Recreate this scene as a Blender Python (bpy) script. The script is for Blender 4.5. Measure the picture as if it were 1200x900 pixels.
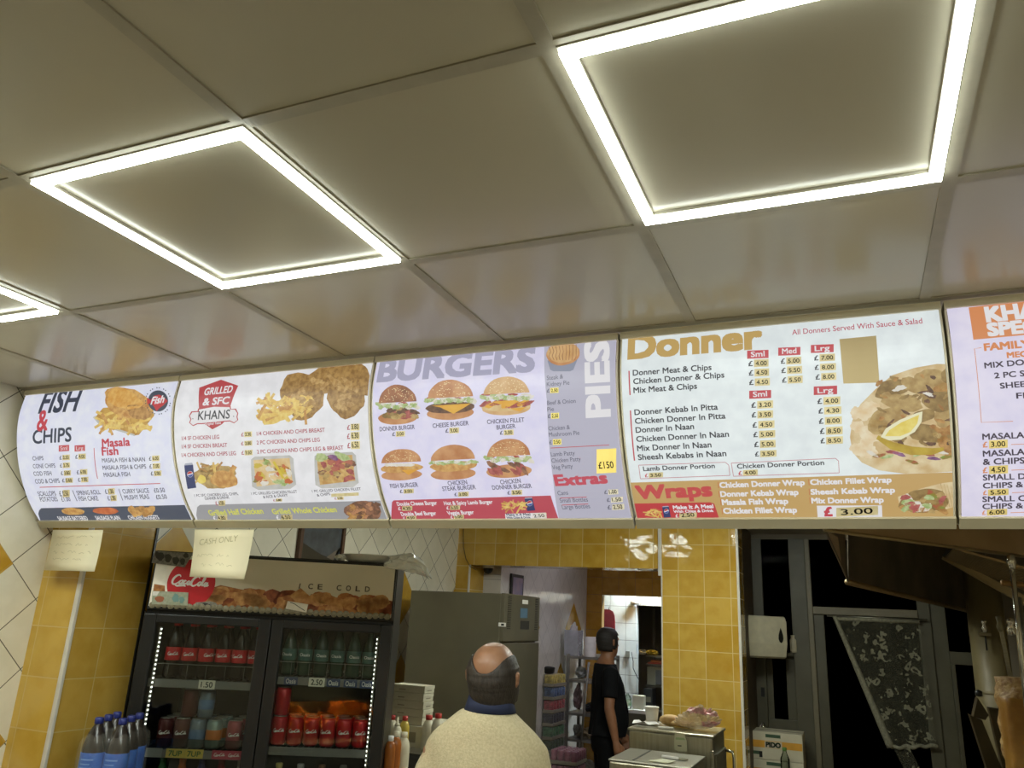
import bpy, bmesh, math, random
from mathutils import Vector, Matrix
for o in list(bpy.data.objects): bpy.data.objects.remove(o)
SC = bpy.context.scene
COL = SC.collection
R = math.radians
# ---------------------------------------------------------------- camera
CAM = Vector((0.9735174, -0.9265763, 1.7527002)); FPX = 913.0577
YAW, PITCH, ROLL = 0.412244355, 0.294513556, 0.0504796817
_f = Vector((-math.sin(YAW), math.cos(YAW), 0)); _r = Vector((math.cos(YAW), math.sin(YAW), 0)); _u = Vector((0, 0, 1))
FW = _f*math.cos(PITCH) + _u*math.sin(PITCH); _u2 = _u*math.cos(PITCH) - _f*math.sin(PITCH)
RT = _r*math.cos(ROLL) + _u2*math.sin(ROLL); UP = _u2*math.cos(ROLL) - _r*math.sin(ROLL)
cd = bpy.data.cameras.new('camera'); cam = bpy.data.objects.new('camera', cd); COL.objects.link(cam)
cam.matrix_world = Matrix(((RT.x, UP.x, -FW.x, CAM.x), (RT.y, UP.y, -FW.y, CAM.y), (RT.z, UP.z, -FW.z, CAM.z), (0, 0, 0, 1)))
cd.sensor_fit = 'HORIZONTAL'; cd.sensor_width = 36.0; cd.lens = 36.0*FPX/1200.0; cd.clip_start = 0.05
SC.camera = cam
# ---------------------------------------------------------------- world, exposure
w = bpy.data.worlds.new('night'); SC.world = w; w.use_nodes = True
w.node_tree.nodes['Background'].inputs[0].default_value = (0.010, 0.013, 0.022, 1)
w.node_tree.nodes['Background'].inputs[1].default_value = 0.15
vs = SC.view_settings
vs.view_transform = 'Standard'; vs.look = 'None'; vs.gamma = 1.0; vs.use_curve_mapping = False
vs.exposure = 0.0
LED = 142.0          # radiance of the ceiling light strips
STAFF_LED = 195.0    # the older fitting over the staff area
BOARD = 0.74        # backlight of the menu boards
KITCHEN = 26.0
# ---------------------------------------------------------------- helpers
def ray(px, py): return FW + RT*((px-600)/FPX) - UP*((py-450)/FPX)
def at(px, py, ax, v):
    """the point seen at pixel (px, py) of the photograph on the plane axis=v"""
    d = ray(px, py); k = 'xyz'.index(ax); t = (v-CAM[k])/d[k]; return CAM + d*t
def lin(c):
    c = c/255.0
    return c/12.92 if c <= 0.04045 else ((c+0.055)/1.055)**2.4
def rgb(c): return (lin(c[0]), lin(c[1]), lin(c[2]), 1.0)
MATS = {}
def mat(name, c, rough=0.5, metal=0.0, emit=None, es=0.0, c2=None, scale=20.0, bump=0.0, bscale=60.0, spec=0.5, alpha=None, trans=0.0, detail=4.0, stretch=None, base=None):
    """procedural Principled material; c2 mottles the colour with noise, bump roughens the surface"""
    if name in MATS: return MATS[name]
    m = bpy.data.materials.new(name); m.use_nodes = True; nt = m.node_tree; b = nt.nodes['Principled BSDF']
    b.inputs['Base Color'].default_value = rgb(c); b.inputs['Roughness'].default_value = rough; b.inputs['Metallic'].default_value = metal
    b.inputs['Specular IOR Level'].default_value = spec
    if trans: b.inputs['Transmission Weight'].default_value = trans
    tc = nt.nodes.new('ShaderNodeTexCoord'); vec = tc.outputs['Object']
    if stretch:
        mp = nt.nodes.new('ShaderNodeMapping'); mp.inputs['Scale'].default_value = stretch; nt.links.new(vec, mp.inputs[0]); vec = mp.outputs[0]
    nz = nt.nodes.new('ShaderNodeTexNoise'); nz.inputs['Scale'].default_value = scale; nz.inputs['Detail'].default_value = detail; nt.links.new(vec, nz.inputs['Vector'])
    rp = nt.nodes.new('ShaderNodeValToRGB'); rp.color_ramp.elements[0].position = 0.35; rp.color_ramp.elements[1].position = 0.65
    rp.color_ramp.elements[0].color = rgb(c); rp.color_ramp.elements[1].color = rgb(c2 if c2 else tuple(min(255, x*1.05) for x in c))
    nt.links.new(nz.outputs['Fac'], rp.inputs[0]); 
    if base is None: nt.links.new(rp.outputs[0], b.inputs['Base Color'])
    else: b.inputs['Base Color'].default_value = rgb(base)
    if emit is not None or es:
        b.inputs['Emission Strength'].default_value = es
        if emit: b.inputs['Emission Color'].default_value = rgb(emit)
        else: nt.links.new(rp.outputs[0], b.inputs['Emission Color'])
    if bump:
        n2 = nt.nodes.new('ShaderNodeTexNoise'); n2.inputs['Scale'].default_value = bscale; nt.links.new(vec, n2.inputs['Vector'])
        bp = nt.nodes.new('ShaderNodeBump'); bp.inputs['Strength'].default_value = bump; bp.inputs['Distance'].default_value = 0.01
        nt.links.new(n2.outputs['Fac'], bp.inputs['Height']); nt.links.new(bp.outputs[0], b.inputs['Normal'])
    if alpha is not None: b.inputs['Alpha'].default_value = alpha
    MATS[name] = m; return m
def glass_mat(name, tint=(235, 240, 238), ior=1.45, dark=1.0, rough=0.0):
    """a thin clear pane: lets the view through and mirrors the room more at grazing angles"""
    if name in MATS: return MATS[name]
    m = bpy.data.materials.new(name); m.use_nodes = True; nt = m.node_tree; nt.nodes.clear()
    out = nt.nodes.new('ShaderNodeOutputMaterial'); mx = nt.nodes.new('ShaderNodeMixShader'); fr = nt.nodes.new('ShaderNodeFresnel')
    t = nt.nodes.new('ShaderNodeBsdfTransparent'); g = nt.nodes.new('ShaderNodeBsdfGlossy')
    fr.inputs[0].default_value = ior; t.inputs[0].default_value = tuple(x*dark for x in rgb(tint)[:3])+(1,); g.inputs['Roughness'].default_value = rough
    nt.links.new(fr.outputs[0], mx.inputs[0]); nt.links.new(t.outputs[0], mx.inputs[1]); nt.links.new(g.outputs[0], mx.inputs[2]); nt.links.new(mx.outputs[0], out.inputs[0])
    MATS[name] = m; return m
def tile_mat(name, c, c2, grout, size, axes, off=(0, 0), diag=False, gold=None, gw=0.012, rough=0.12, wave=0.25, wscale=9.0, mott=14.0):
    """glazed wall tiles; axes are the two world axes of the wall, off a corner where tiles meet"""
    m = bpy.data.materials.new(name); m.use_nodes = True; nt = m.node_tree; N = nt.nodes; L = nt.links; b = N['Principled BSDF']
    tc = N.new('ShaderNodeTexCoord'); sp = N.new('ShaderNodeSeparateXYZ'); L.new(tc.outputs['Object'], sp.inputs[0])
    def M(op, a, bb=None):
        n = N.new('ShaderNodeMath'); n.operation = op
        for i, x in enumerate((a, bb)):
            if x is None: continue
            if isinstance(x, (int, float)): n.inputs[i].default_value = x
            else: L.new(x, n.inputs[i])
        return n.outputs[0]
    p = M('SUBTRACT', sp.outputs['XYZ'.index(axes[0])], off[0]); q = M('SUBTRACT', sp.outputs['XYZ'.index(axes[1])], off[1])
    if diag:
        k = 0.70710678/size; a, bb = M('MULTIPLY', M('ADD', p, q), k), M('MULTIPLY', M('SUBTRACT', q, p), k)
    else: a, bb = M('DIVIDE', p, size), M('DIVIDE', q, size)
    fa, fb = M('FLOOR', a), M('FLOOR', bb); ra, rb = M('SUBTRACT', a, fa), M('SUBTRACT', bb, fb)
    ea, eb = M('MINIMUM', ra, M('SUBTRACT', 1.0, ra)), M('MINIMUM', rb, M('SUBTRACT', 1.0, rb)); e = M('MINIMUM', ea, eb)
    g = M('LESS_THAN', e, gw)
    nz = N.new('ShaderNodeTexNoise'); nz.inputs['Scale'].default_value = mott; nz.inputs['Detail'].default_value = 5; L.new(tc.outputs['Object'], nz.inputs['Vector'])
    cx = N.new('ShaderNodeCombineXYZ'); L.new(fa, cx.inputs[0]); L.new(fb, cx.inputs[1])
    wn = N.new('ShaderNodeTexWhiteNoise'); L.new(cx.outputs[0], wn.inputs['Vector'])
    fac = M('ADD', M('MULTIPLY', M('SUBTRACT', nz.outputs['Fac'], 0.5), 2.2), wn.outputs['Value'])
    def mix(f, x, y):
        n = N.new('ShaderNodeMix'); n.data_type = 'RGBA'; L.new(f, n.inputs[0])
        for i, z in ((6, x), (7, y)):
            if isinstance(z, tuple): n.inputs[i].default_value = z
            else: L.new(z, n.inputs[i])
        return n.outputs[2]
    cl = N.new('ShaderNodeClamp'); L.new(fac, cl.inputs[0]); col = mix(cl.outputs[0], rgb(c), rgb(c2))
    if gold:      # rows of ochre diamonds, each two tiles wide: (row height, first centre, spacing)
        gd = None
        for z0, y0, per in gold[2]:
            m_ = M('ABSOLUTE', M('SUBTRACT', M('MODULO', M('ADD', M('SUBTRACT', sp.outputs['XYZ'.index(axes[0])], y0), per*20.5), per), per/2))
            k_ = M('LESS_THAN', M('ADD', m_, M('ABSOLUTE', M('SUBTRACT', sp.outputs[2], z0))), size*1.4142); gd = k_ if gd is None else M('MAXIMUM', gd, k_)
        col = mix(gd, col, mix(cl.outputs[0], rgb(gold[0]), rgb(gold[1]))); g = M('MULTIPLY', g, M('SUBTRACT', 1.0, M('MULTIPLY', gd, .8)))
    col = mix(g, col, rgb(grout)); L.new(col, b.inputs['Base Color'])
    L.new(M('ADD', M('MULTIPLY', g, 0.5), rough), b.inputs['Roughness'])
    n2 = N.new('ShaderNodeTexNoise'); n2.inputs['Scale'].default_value = wscale; n2.inputs['Detail'].default_value = 1.5; L.new(tc.outputs['Object'], n2.inputs['Vector'])
    h = M('SUBTRACT', M('MULTIPLY', n2.outputs['Fac'], wave), M('MULTIPLY', g, 0.05))
    bp = N.new('ShaderNodeBump'); bp.inputs['Strength'].default_value = 0.6; bp.inputs['Distance'].default_value = 0.02; L.new(h, bp.inputs['Height']); L.new(bp.outputs[0], b.inputs['Normal'])
    return m
class MB:
    """collects shapes (in world coordinates, or the thing's own with local=True) and links them as ONE mesh object"""
    def __init__(s): s.v = []; s.f = []; s.mi = []; s.sm = []; s.mats = []
    def slot(s, m):
        if m not in s.mats: s.mats.append(m)
        return s.mats.index(m)
    def add(s, vs, fs, m, smooth=False):
        o = len(s.v); k = s.slot(m); s.v += [Vector(v) for v in vs]
        for f in fs: s.f.append([i+o for i in f]); s.mi.append(k); s.sm.append(smooth)
        return s
    def bm(s, b, m, smooth=False, M=None):
        b.verts.index_update(); vs = [(M @ v.co) if M else v.co.copy() for v in b.verts]
        s.add(vs, [[v.index for v in f.verts] for f in b.faces], m, smooth); b.free(); return s
    def box(s, c, size, m, bevel=0.0, rz=0.0, M=None, seg=2):
        b = bmesh.new(); bmesh.ops.create_cube(b, size=1.0, matrix=Matrix.Diagonal((size[0], size[1], size[2], 1)))
        if bevel: bmesh.ops.bevel(b, geom=b.edges[:], offset=bevel, segments=seg, affect='EDGES', profile=0.5)
        T = Matrix.Translation(c) @ (M if M else Matrix.Rotation(rz, 4, 'Z'))
        return s.bm(b, m, False, T)
    def box2(s, a, b, m, bevel=0.0):
        a, b = Vector(a), Vector(b); d = b-a
        return s.box((a+b)/2, (abs(d.x), abs(d.y), abs(d.z)), m, bevel)
    def tube(s, pts, rad, m, n=10, caps=True, smooth=True, closed=False):
        pts = [Vector(p) for p in pts]; k = len(pts); rad = rad if isinstance(rad, (list, tuple)) else [rad]*k
        vs = []; fs = []; ref = None
        for i, p in enumerate(pts):
            a = pts[(i-1) % k] if (closed or i) else pts[0]; b = pts[(i+1) % k] if (closed or i < k-1) else pts[-1]
            t = (b-a).normalized()
            if ref is None: ref = t.orthogonal().normalized()
            ref = (ref - t*ref.dot(t)).normalized(); o = t.cross(ref)
            for j in range(n):
                an = 2*math.pi*j/n; vs.append(p + (ref*math.cos(an)+o*math.sin(an))*rad[i])
        kk = k if closed else k-1
        for i in range(kk):
            for j in range(n):
                i2 = (i+1) % k; fs.append((i*n+j, i*n+(j+1) % n, i2*n+(j+1) % n, i2*n+j))
        if caps and not closed: fs += [tuple(reversed(range(n))), tuple(range((k-1)*n, k*n))]
        return s.add(vs, fs, m, smooth)
    def cyl(s, p0, p1, r0, m, r1=None, n=20, smooth=True): return s.tube([p0, p1], [r0, r0 if r1 is None else r1], m, n, True, smooth)
    def loft(s, rings, m, smooth=True, caps=True, closed=True):
        n = len(rings[0]); vs = [p for r in rings for p in r]; fs = []
        for i in range(len(rings)-1):
            for j in range(n if closed else n-1): fs.append((i*n+j, i*n+(j+1) % n, (i+1)*n+(j+1) % n, (i+1)*n+j))
        if caps and closed: fs += [tuple(reversed(range(n))), tuple(range((len(rings)-1)*n, len(rings)*n))]
        return s.add(vs, fs, m, smooth)
    def lathe(s, prof, c, m, n=20, smooth=True, sx=1.0, sy=1.0):
        c = Vector(c)
        return s.loft([[c + Vector((r*sx*math.cos(2*math.pi*j/n), r*sy*math.sin(2*math.pi*j/n), z)) for j in range(n)] for r, z in prof], m, smooth)
    def plate(s, quad, thick, m, n=None):
        """a flat sheet with real thickness from a polygon of 3-D points"""
        q = [Vector(p) for p in quad]; nn = (q[1]-q[0]).cross(q[-1]-q[0]).normalized() if n is None else Vector(n)
        k = len(q); vs = q + [p - nn*thick for p in q]
        fs = [tuple(range(k)), tuple(reversed(range(k, 2*k)))] + [(i, k+i, k+(i+1) % k, (i+1) % k) for i in range(k)]
        return s.add(vs, fs, m)
    def build(s, name, parent=None, local=False, shade=None, **kw):
        me = bpy.data.meshes.new(name); inv = None
        if parent is not None and not local:
            inv = world_of(parent).inverted()
        me.from_pydata([tuple(inv @ v) if inv else tuple(v) for v in s.v], [], s.f); me.update()
        for m in s.mats: me.materials.append(m)
        for p, k, q in zip(me.polygons, s.mi, s.sm): p.material_index = k; p.use_smooth = q
        b = bmesh.new(); b.from_mesh(me); bmesh.ops.recalc_face_normals(b, faces=b.faces[:]); b.to_mesh(me); b.free()
        o = bpy.data.objects.new(name, me); COL.objects.link(o)
        if parent is not None: o.parent = parent
        if kw: tag(o, **kw)
        return o
def world_of(o):
    m = o.matrix_basis.copy()
    while o.parent: o = o.parent; m = o.matrix_basis @ m
    return m
def tag(o, label=None, cat=None, group=None, kind=None):
    if label: o['label'] = label
    if cat: o['category'] = cat
    if group: o['group'] = group
    if kind: o['kind'] = kind
    return o
def thing(name, label, cat, loc=(0, 0, 0), rz=0.0, group=None):
    o = bpy.data.objects.new(name, None); COL.objects.link(o); o.empty_display_size = 0.05
    o.matrix_basis = Matrix.Translation(loc) @ Matrix.Rotation(rz, 4, 'Z'); return tag(o, label, cat, group)
KIDS = {}
def dup(root, loc, rz=0.0, label=None, group=None):
    """a copy of a thing, its parts and their sub-parts"""
    def cp(o, par):
        c = o.copy(); COL.objects.link(c); c.parent = par
        for ch in [x for x in list(COL.objects) if x.parent == o and x.name not in done]: done.add(ch.name); cp(ch, c)
        return c
    done = set(); c = cp(root, None); c.matrix_basis = Matrix.Translation(loc) @ Matrix.Rotation(rz, 4, 'Z')
    if label: c['label'] = label
    if group: c['group'] = group
    return c
def rnd(a, b): return random.uniform(a, b)
# ---------------------------------------------------------------- lettering
_TX = {}
def text2d(s, bold=0.0, shear=0.0, spacing=1.0):
    """flat lettering as (vertices, faces, xmin, xmax) with cap height 1"""
    key = (s, bold, shear, spacing)
    if key in _TX: return _TX[key]
    def mesh_of(t):
        cu = bpy.data.curves.new('t', 'FONT'); cu.body = t; cu.shear = shear; cu.space_character = spacing; cu.resolution_u = 3
        ob = bpy.data.objects.new('t', cu); COL.objects.link(ob); bpy.context.view_layer.update()
        me = bpy.data.meshes.new_from_object(ob.evaluated_get(bpy.context.evaluated_depsgraph_get()))
        r = ([(v.co.x, v.co.y) for v in me.vertices], [tuple(p.vertices) for p in me.polygons])
        bpy.data.objects.remove(ob); bpy.data.curves.remove(cu); bpy.data.meshes.remove(me); return r
    v, f = mesh_of(s); h, _ = mesh_of('H'); cap = max(y for x, y in h)
    if bold:      # heavier strokes: the outlines laid over themselves, shifted by the extra weight
        n = 8 if bold >= .03 else 4; v0, f0, k = v, f, len(v)
        for i in range(n):
            a = 2*math.pi*(i+.5*(n == 4))/n; ca, sa = math.cos(a), math.sin(a); q = bold*.86/max(abs(ca), abs(sa)); v = v + [(x+q*ca, y+q*sa) for x, y in v0]; f = f + [tuple(q+k*(i+1) for q in t) for t in f0]
    v = [(x/cap, y/cap) for x, y in v]; xs = [x for x, y in v]
    _TX[key] = (v, f, min(xs), max(xs)); return _TX[key]
class Art:
    """flat printed graphics laid on a surface: 2-D polygons in the surface's own coordinates, mapped onto it"""
    def __init__(s, px, xyz, breaks=(), clip=None):
        s.px, s.xyz, s.breaks, s.clip = px, xyz, breaks, clip; s.items = []
    def poly2(s, pts, m, d=0): s.items.append((list(pts), [tuple(range(len(pts)))], m, d)); return s
    def poly(s, pts, m, d=0): return s.poly2([s.px(*p) for p in pts], m, d)
    def rect(s, x0, y0, x1, y1, m, d=0, sl=0.0):
        return s.poly([(x0, y0), (x1, y0+sl*(x1-x0)), (x1, y1+sl*(x1-x0)), (x0, y1)], m, d)
    def line(s, a, b, w, m, d=1):
        dx, dy = b[0]-a[0], b[1]-a[1]; l = math.hypot(dx, dy) or 1; nx, ny = -dy/l*w/2, dx/l*w/2
        return s.poly([(a[0]+nx, a[1]+ny), (b[0]+nx, b[1]+ny), (b[0]-nx, b[1]-ny), (a[0]-nx, a[1]-ny)], m, d)
    def path(s, pts, w, m, d=1):
        """a pen stroke through the points"""
        ws = w if isinstance(w, (list, tuple)) else [w]*len(pts); L = []; Rr = []
        for i, p in enumerate(pts):
            a = pts[max(0, i-1)]; b = pts[min(len(pts)-1, i+1)]; dx, dy = b[0]-a[0], b[1]-a[1]; l = math.hypot(dx, dy) or 1
            nx, ny = -dy/l*ws[i]/2, dx/l*ws[i]/2; L.append((p[0]+nx, p[1]+ny)); Rr.append((p[0]-nx, p[1]-ny))
        for i in range(len(pts)-1): s.poly([L[i], L[i+1], Rr[i+1], Rr[i]], m, d)
        return s
    def blob(s, cx, cy, rx, ry, m, d=1, wob=0.08, seed=0, ang=0.0, n=26, y0=None, y1=None):
        r = random.Random(seed*977+int(cx*7+cy*13)); ph = [r.uniform(0, 6.28) for _ in range(4)]; pts = []
        for i in range(n):
            t = 2*math.pi*i/n; k = 1+wob*(math.sin(3*t+ph[0])*.5+math.sin(5*t+ph[1])*.35+math.sin(9*t+ph[2])*.3)
            x, y = rx*k*math.cos(t), ry*k*math.sin(t)
            if y0 is not None: y = max(y, y0*ry)
            if y1 is not None: y = min(y, y1*ry)
            pts.append((cx+x*math.cos(ang)-y*math.sin(ang), cy+x*math.sin(ang)+y*math.cos(ang)))
        return s.poly(pts, m, d)
    def text(s, t, a, b, h, m, d=3, bold=0.0, shear=0.0, spacing=1.0):
        """lettering whose baseline runs from pixel a to pixel b, capitals h pixels tall"""
        v, f, x0, x1 = text2d(t, bold, shear, spacing)
        A, B = Vector(s.px(*a)), Vector(s.px(*b)); mid = ((a[0]+b[0])/2, (a[1]+b[1])/2)
        dx, dy = b[0]-a[0], b[1]-a[1]; l = math.hypot(dx, dy) or 1
        H = (Vector(s.px(mid[0]+dy/l*h, mid[1]-abs(dx)/l*h)) - Vector(s.px(*mid))); ex = (B-A)/(x1-x0)
        ey = Vector((-ex.y, ex.x)).normalized(); ey = ey if ey.dot(H) > 0 else -ey; ey = ey*H.length
        s.items.append(([tuple(A + ex*(x-x0) + ey*y) for x, y in v], f, m, d)); return s
    def build(s, name, parent, base=0.0004, eps=0.00012):
        out = MB()
        for pts, fs, m, d in s.items:
            b = bmesh.new(); vs = [b.verts.new((p[0], p[1], 0)) for p in pts]
            for f in fs:
                try: b.faces.new([vs[i] for i in f])
                except ValueError: pass
            if s.clip:      # nothing is printed beyond the edge of the sheet
                for co, no in (((s.clip[0], 0, 0), (-1, 0, 0)), ((s.clip[1], 0, 0), (1, 0, 0)), ((0, s.clip[2], 0), (0, -1, 0)), ((0, s.clip[3], 0), (0, 1, 0))):
                    if b.verts: bmesh.ops.bisect_plane(b, geom=b.verts[:]+b.edges[:]+b.faces[:], plane_co=co, plane_no=no, clear_outer=True)
                if not b.faces: b.free(); continue
            if s.breaks:
                lo = min(p[1] for p in pts); hi = max(p[1] for p in pts)
                for k in s.breaks:
                    if lo+1e-5 < k < hi-1e-5: bmesh.ops.bisect_plane(b, geom=b.verts[:]+b.edges[:]+b.faces[:], plane_co=(0, k, 0), plane_no=(0, 1, 0))
            bmesh.ops.triangulate(b, faces=[f for f in b.faces if len(f.verts) > 4]); b.verts.index_update()
            out.add([s.xyz(v.co.x, v.co.y, base+eps*d) for v in b.verts], [[v.index for v in f.verts] for f in b.faces], m); b.free()
        return out.build(name, parent)
# ================================================================ the setting
XP_ = .17; CZ = 2.6; WL = -2.255; YB = 5.43
M_ceil = mat('ceiling_panel', (192, 185, 164), 0.24, c2=(198, 191, 170), scale=1.2, bump=0.02, bscale=90, spec=0.55)
M_bar = mat('ceiling_bar', (168, 161, 142), 0.45)
M_gapshade = mat('gap_shade', (22, 20, 16), 0.9)  # near-black colour standing in for the shadow in narrow gaps
M_diag = tile_mat('white_diagonal_tiles', (226, 219, 196), (236, 229, 208), (96, 88, 70), 0.2, 'YZ', (1.478, 1.742), True, ((206, 164, 66), (186, 142, 44), ((1.88, 1.06, 1.1314), (1.18, 1.20, 1.1314))), 0.010, 0.22, 0.12)
M_yel = tile_mat('ochre_tiles', (206, 168, 76), (188, 146, 50), (212, 186, 122), 0.2, 'XZ', (-0.2855, 1.998), False, None, 0.014, 0.08, 0.5, 7.0, 11.0)
M_yel_side = tile_mat('ochre_tiles_side', (200, 162, 74), (180, 140, 48), (200, 172, 100), 0.2, 'YZ', (1.64, 1.836), False, None, 0.012, 0.14, 0.25, 7.0, 11.0)
M_yel_pil = tile_mat('ochre_tiles_pillar', (208, 170, 78), (190, 150, 52), (208, 178, 108), 0.2, 'XZ', (-2.216, 1.836), False, None, 0.012, 0.14, 0.22, 7.0, 11.0)
M_lilac = tile_mat('pale_kitchen_tiles', (204, 198, 190), (212, 206, 198), (138, 130, 124), 0.2, 'YZ', (7.83, 1.70), True, ((190, 148, 60), (170, 126, 40), ((1.70, 7.83, 1.35), (1.07, 7.43, 1.35))), 0.008, 0.10, 0.5, 6.0)
M_wtile = tile_mat('white_square_tiles', (205, 208, 204), (214, 217, 212), (130, 130, 124), 0.2, 'XZ', (-1.43, 1.99), False, None, 0.014, 0.10, 0.5, 6.0)
M_white = mat('white_trim_plastic', (206, 200, 186), 0.4)
M_floor = tile_mat('floor_tiles', (132, 120, 102), (142, 130, 112), (70, 62, 54), 0.3, 'XY', (0, 0), False, None, 0.012, 0.3, 0.1)
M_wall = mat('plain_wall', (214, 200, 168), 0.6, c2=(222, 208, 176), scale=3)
M_drabwall = mat('drab_wall', (112, 102, 84), 0.6, c2=(120, 110, 90), scale=3)  # same finish as the plain wall in a darker tone
def struct(name, mb): return tag(mb.build(name), kind='structure')
struct('floor', MB().box2((WL-.2, -3.2, -0.1), (3.4, 11, 0), M_floor))
b = MB(); b.box2((WL-.2, -3.2, CZ+0.022), (3.4, 6.54, CZ+0.08), M_gapshade)
for i in range(-4, 6):
    for j in range(-5, 10):
        x0, x1, y0, y1 = i*.6, (i+1)*.6, j*.6, (j+1)*.6
        x0 = max(x0, WL); x1 = min(x1, 3.2)
        if x1-x0 < .1 or y0 < -3.05 or y0 > YB: continue
        b.box2((x0+.0139, y0+.0139, CZ+.0025), (x1-.0139, min(y1, YB)-.0139, CZ+.015), M_ceil)
for i in range(-3, 6): b.box2((i*.6-.0135, -3.0, CZ-.001), (i*.6+.0135, YB, CZ+.006), M_bar)
for j in range(-5, 10):
    for i in range(-4, 6): b.box2((max(i*.6+.0135, WL), j*.6-.0135, CZ-.0008), (min((i+1)*.6-.0135, 3.2), j*.6+.0135, CZ+.006), M_bar)
b.box2((WL, YB, CZ), (3.2, 6.54, CZ+.02), M_bar); b.box2((-3.0, 6.54, CZ), (XP_, 11, CZ+.02), M_bar)
struct('ceiling', b)
struct('wall_left', MB().box2((WL-.2, -3.2, 0), (WL, YB+.3, CZ+.05), M_diag))
struct('wall_right', MB().box2((3.2, -3.2, 0), (3.4, 6.54, CZ+.05), M_wall))
struct('wall_front', MB().box2((WL-.2, -3.25, 0), (3.4, -3.05, CZ+.05), M_wall))
# the tiled pillar standing out of the left wall
b = MB(); b.box2((WL-.02, 1.487, 0), (-2.012, 1.83, CZ), M_yel_pil); b.f = b.f[:]
b2 = MB(); b2.box2((-2.0125, 1.4885, 0), (-2.009, 1.827, CZ), M_yel_side)
b.v, n0 = b.v, len(b.v); b.add(b2.v, b2.f, M_yel_side); struct('wall_pillar', b)
struct('trim_1', MB().box2((-2.026, 1.479, 0), (-2.004, 1.494, CZ), M_white, .003))
struct('trim_2', MB().box2((-2.016, 1.824, 0), (-2.003, 1.838, CZ), mat('black_trim', (26, 24, 20), .4), .002))
# rear wall of the shop: a tiled beam over the kitchen opening and the pillar to its right
XL, XR, XP, ZB = at(550, 675, 'y', YB).x, at(775.5, 690, 'y', YB).x, at(866, 690, 'y', YB).x, 2.207
b = MB(); b.box2((WL-.02, YB, 0), (XL, YB+.3, CZ+.02), M_yel); b.box2((XL, YB, ZB), (XR, YB+.3, CZ+.02), M_yel); b.box2((XR, YB, 0), (XP, YB+.3, CZ+.02), M_yel)
struct('wall_back', b)
struct('trim_3', MB().box2((XL-.008, YB-.006, 0), (XL+.006, YB+.01, ZB), M_white))
struct('trim_4', MB().box2((XR-.026, YB-.014, ZB-.055), (XR+.002, YB-.0005, CZ-.006), M_white, .003))
struct('trim_5', MB().box2((XP-.014, YB-.008, 0), (XP+.006, YB+.006, CZ-.006), M_white, .003))
struct('trim_6', MB().box2((XR-.004, YB-.004, 0), (XR+.006, YB+.004, ZB), M_white))
# kitchen passage behind the opening
YK = 8.3; XK = -1.95
K1 = at(705, 740, 'y', YK).x; ZK = at(735, 698, 'y', YK).z
struct('wall_kitchen', MB().box2((XK-.3, YB+.3, 0), (XK, YK+.1, CZ+.05), M_lilac))
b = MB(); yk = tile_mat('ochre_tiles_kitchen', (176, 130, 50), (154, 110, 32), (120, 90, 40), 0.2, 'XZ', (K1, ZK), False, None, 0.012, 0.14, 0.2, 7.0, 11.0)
b.box2((XK-.02, YK, 0), (K1, YK+.1, CZ+.02), yk); b.box2((K1, YK, ZK), (.4, YK+.1, CZ+.02), yk)
struct('wall_passage', b)
W1 = at(745.5, 760, 'y', 8.9).x
struct('wall_scullery', MB().box2((K1-.9, 8.9, 0), (W1, 9.02, CZ), M_wtile))
b = MB(); b.box2((-3.0, 10.4, 0), (XP, 10.5, CZ), M_drabwall)
zl = at(760, 703, 'y', 8.9).z; b.box2((W1, 8.9, zl-.07), (.4, 9.02, CZ), mat('lintel_paint', (150, 146, 134), .5)); struct('wall_rear', b)
struct('wall_jamb', MB().box2((XP-.12, YB+.3, 0), (XP, 6.36, CZ), mat('dim_brown_board', (84, 68, 44), .6, c2=(74, 60, 38), scale=5)))
struct('wall_divider', MB().box2((XP-.12, 6.48, 0), (XP, 10.4, CZ), M_drabwall))

# ---------------------------------------------------------------- ceiling lights
def led_mat(name, k, c=(0.92, 1.0, 0.93)):
    m = bpy.data.materials.new(name); m.use_nodes = True; p = m.node_tree.nodes['Principled BSDF']
    p.inputs['Base Color'].default_value = (.8, .8, .75, 1); p.inputs['Emission Color'].default_value = c+(1,); p.inputs['Emission Strength'].default_value = k; return m
M_led = led_mat('led_diffuser', LED); M_led2 = led_mat('led_diffuser_staff', STAFF_LED); M_led3 = led_mat('led_diffuser_dim', STAFF_LED*.26)
M_edge = led_mat('led_diffuser_edge', LED*.055); M_hous = mat('light_housing', (214, 210, 196), 0.4)
def ring(mb, c, o, i, z0, z1, m, me=None):
    for k in range(4):
        T = Matrix.Translation((c[0], c[1], 0)) @ Matrix.Rotation(k*math.pi/2, 4, 'Z')
        vs = [T @ Vector(p) for p in ((-o, -o, z0), (o, -o, z0), (i, -i, z0), (-i, -i, z0), (-o, -o, z1), (o, -o, z1), (i, -i, z1), (-i, -i, z1))]
        mb.add(vs, [(0, 1, 2, 3), (7, 6, 5, 4)], m); mb.add(vs, [(0, 4, 5, 1), (2, 6, 7, 3)], me or m)
def ceiling_light(label, x, y, m=None, group=None):
    t = thing('ceiling_light', label, 'light', (x, y, CZ), group=group)
    h = MB(); ring(h, (x, y), .2865, .2615, CZ-.004, CZ+.0025, M_hous); h.build('frame', t)
    d = MB(); ring(d, (x, y), .2835, .2645, CZ-.013, CZ-.004, m or M_led, m or M_edge); d.build('light_strip', t)
    return t
ceiling_light('square glowing light frame in the ceiling above the burgers board, seen whole', -.283, .287)
ceiling_light('large square glowing light frame in the ceiling, nearest the top right', .9, .287)
ceiling_light('square light frame in the ceiling beside the left wall, only one corner seen', -1.497, .287)
ceiling_light('square light frame in the ceiling right of the others, out of sight', 2.1, .287)
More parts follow.
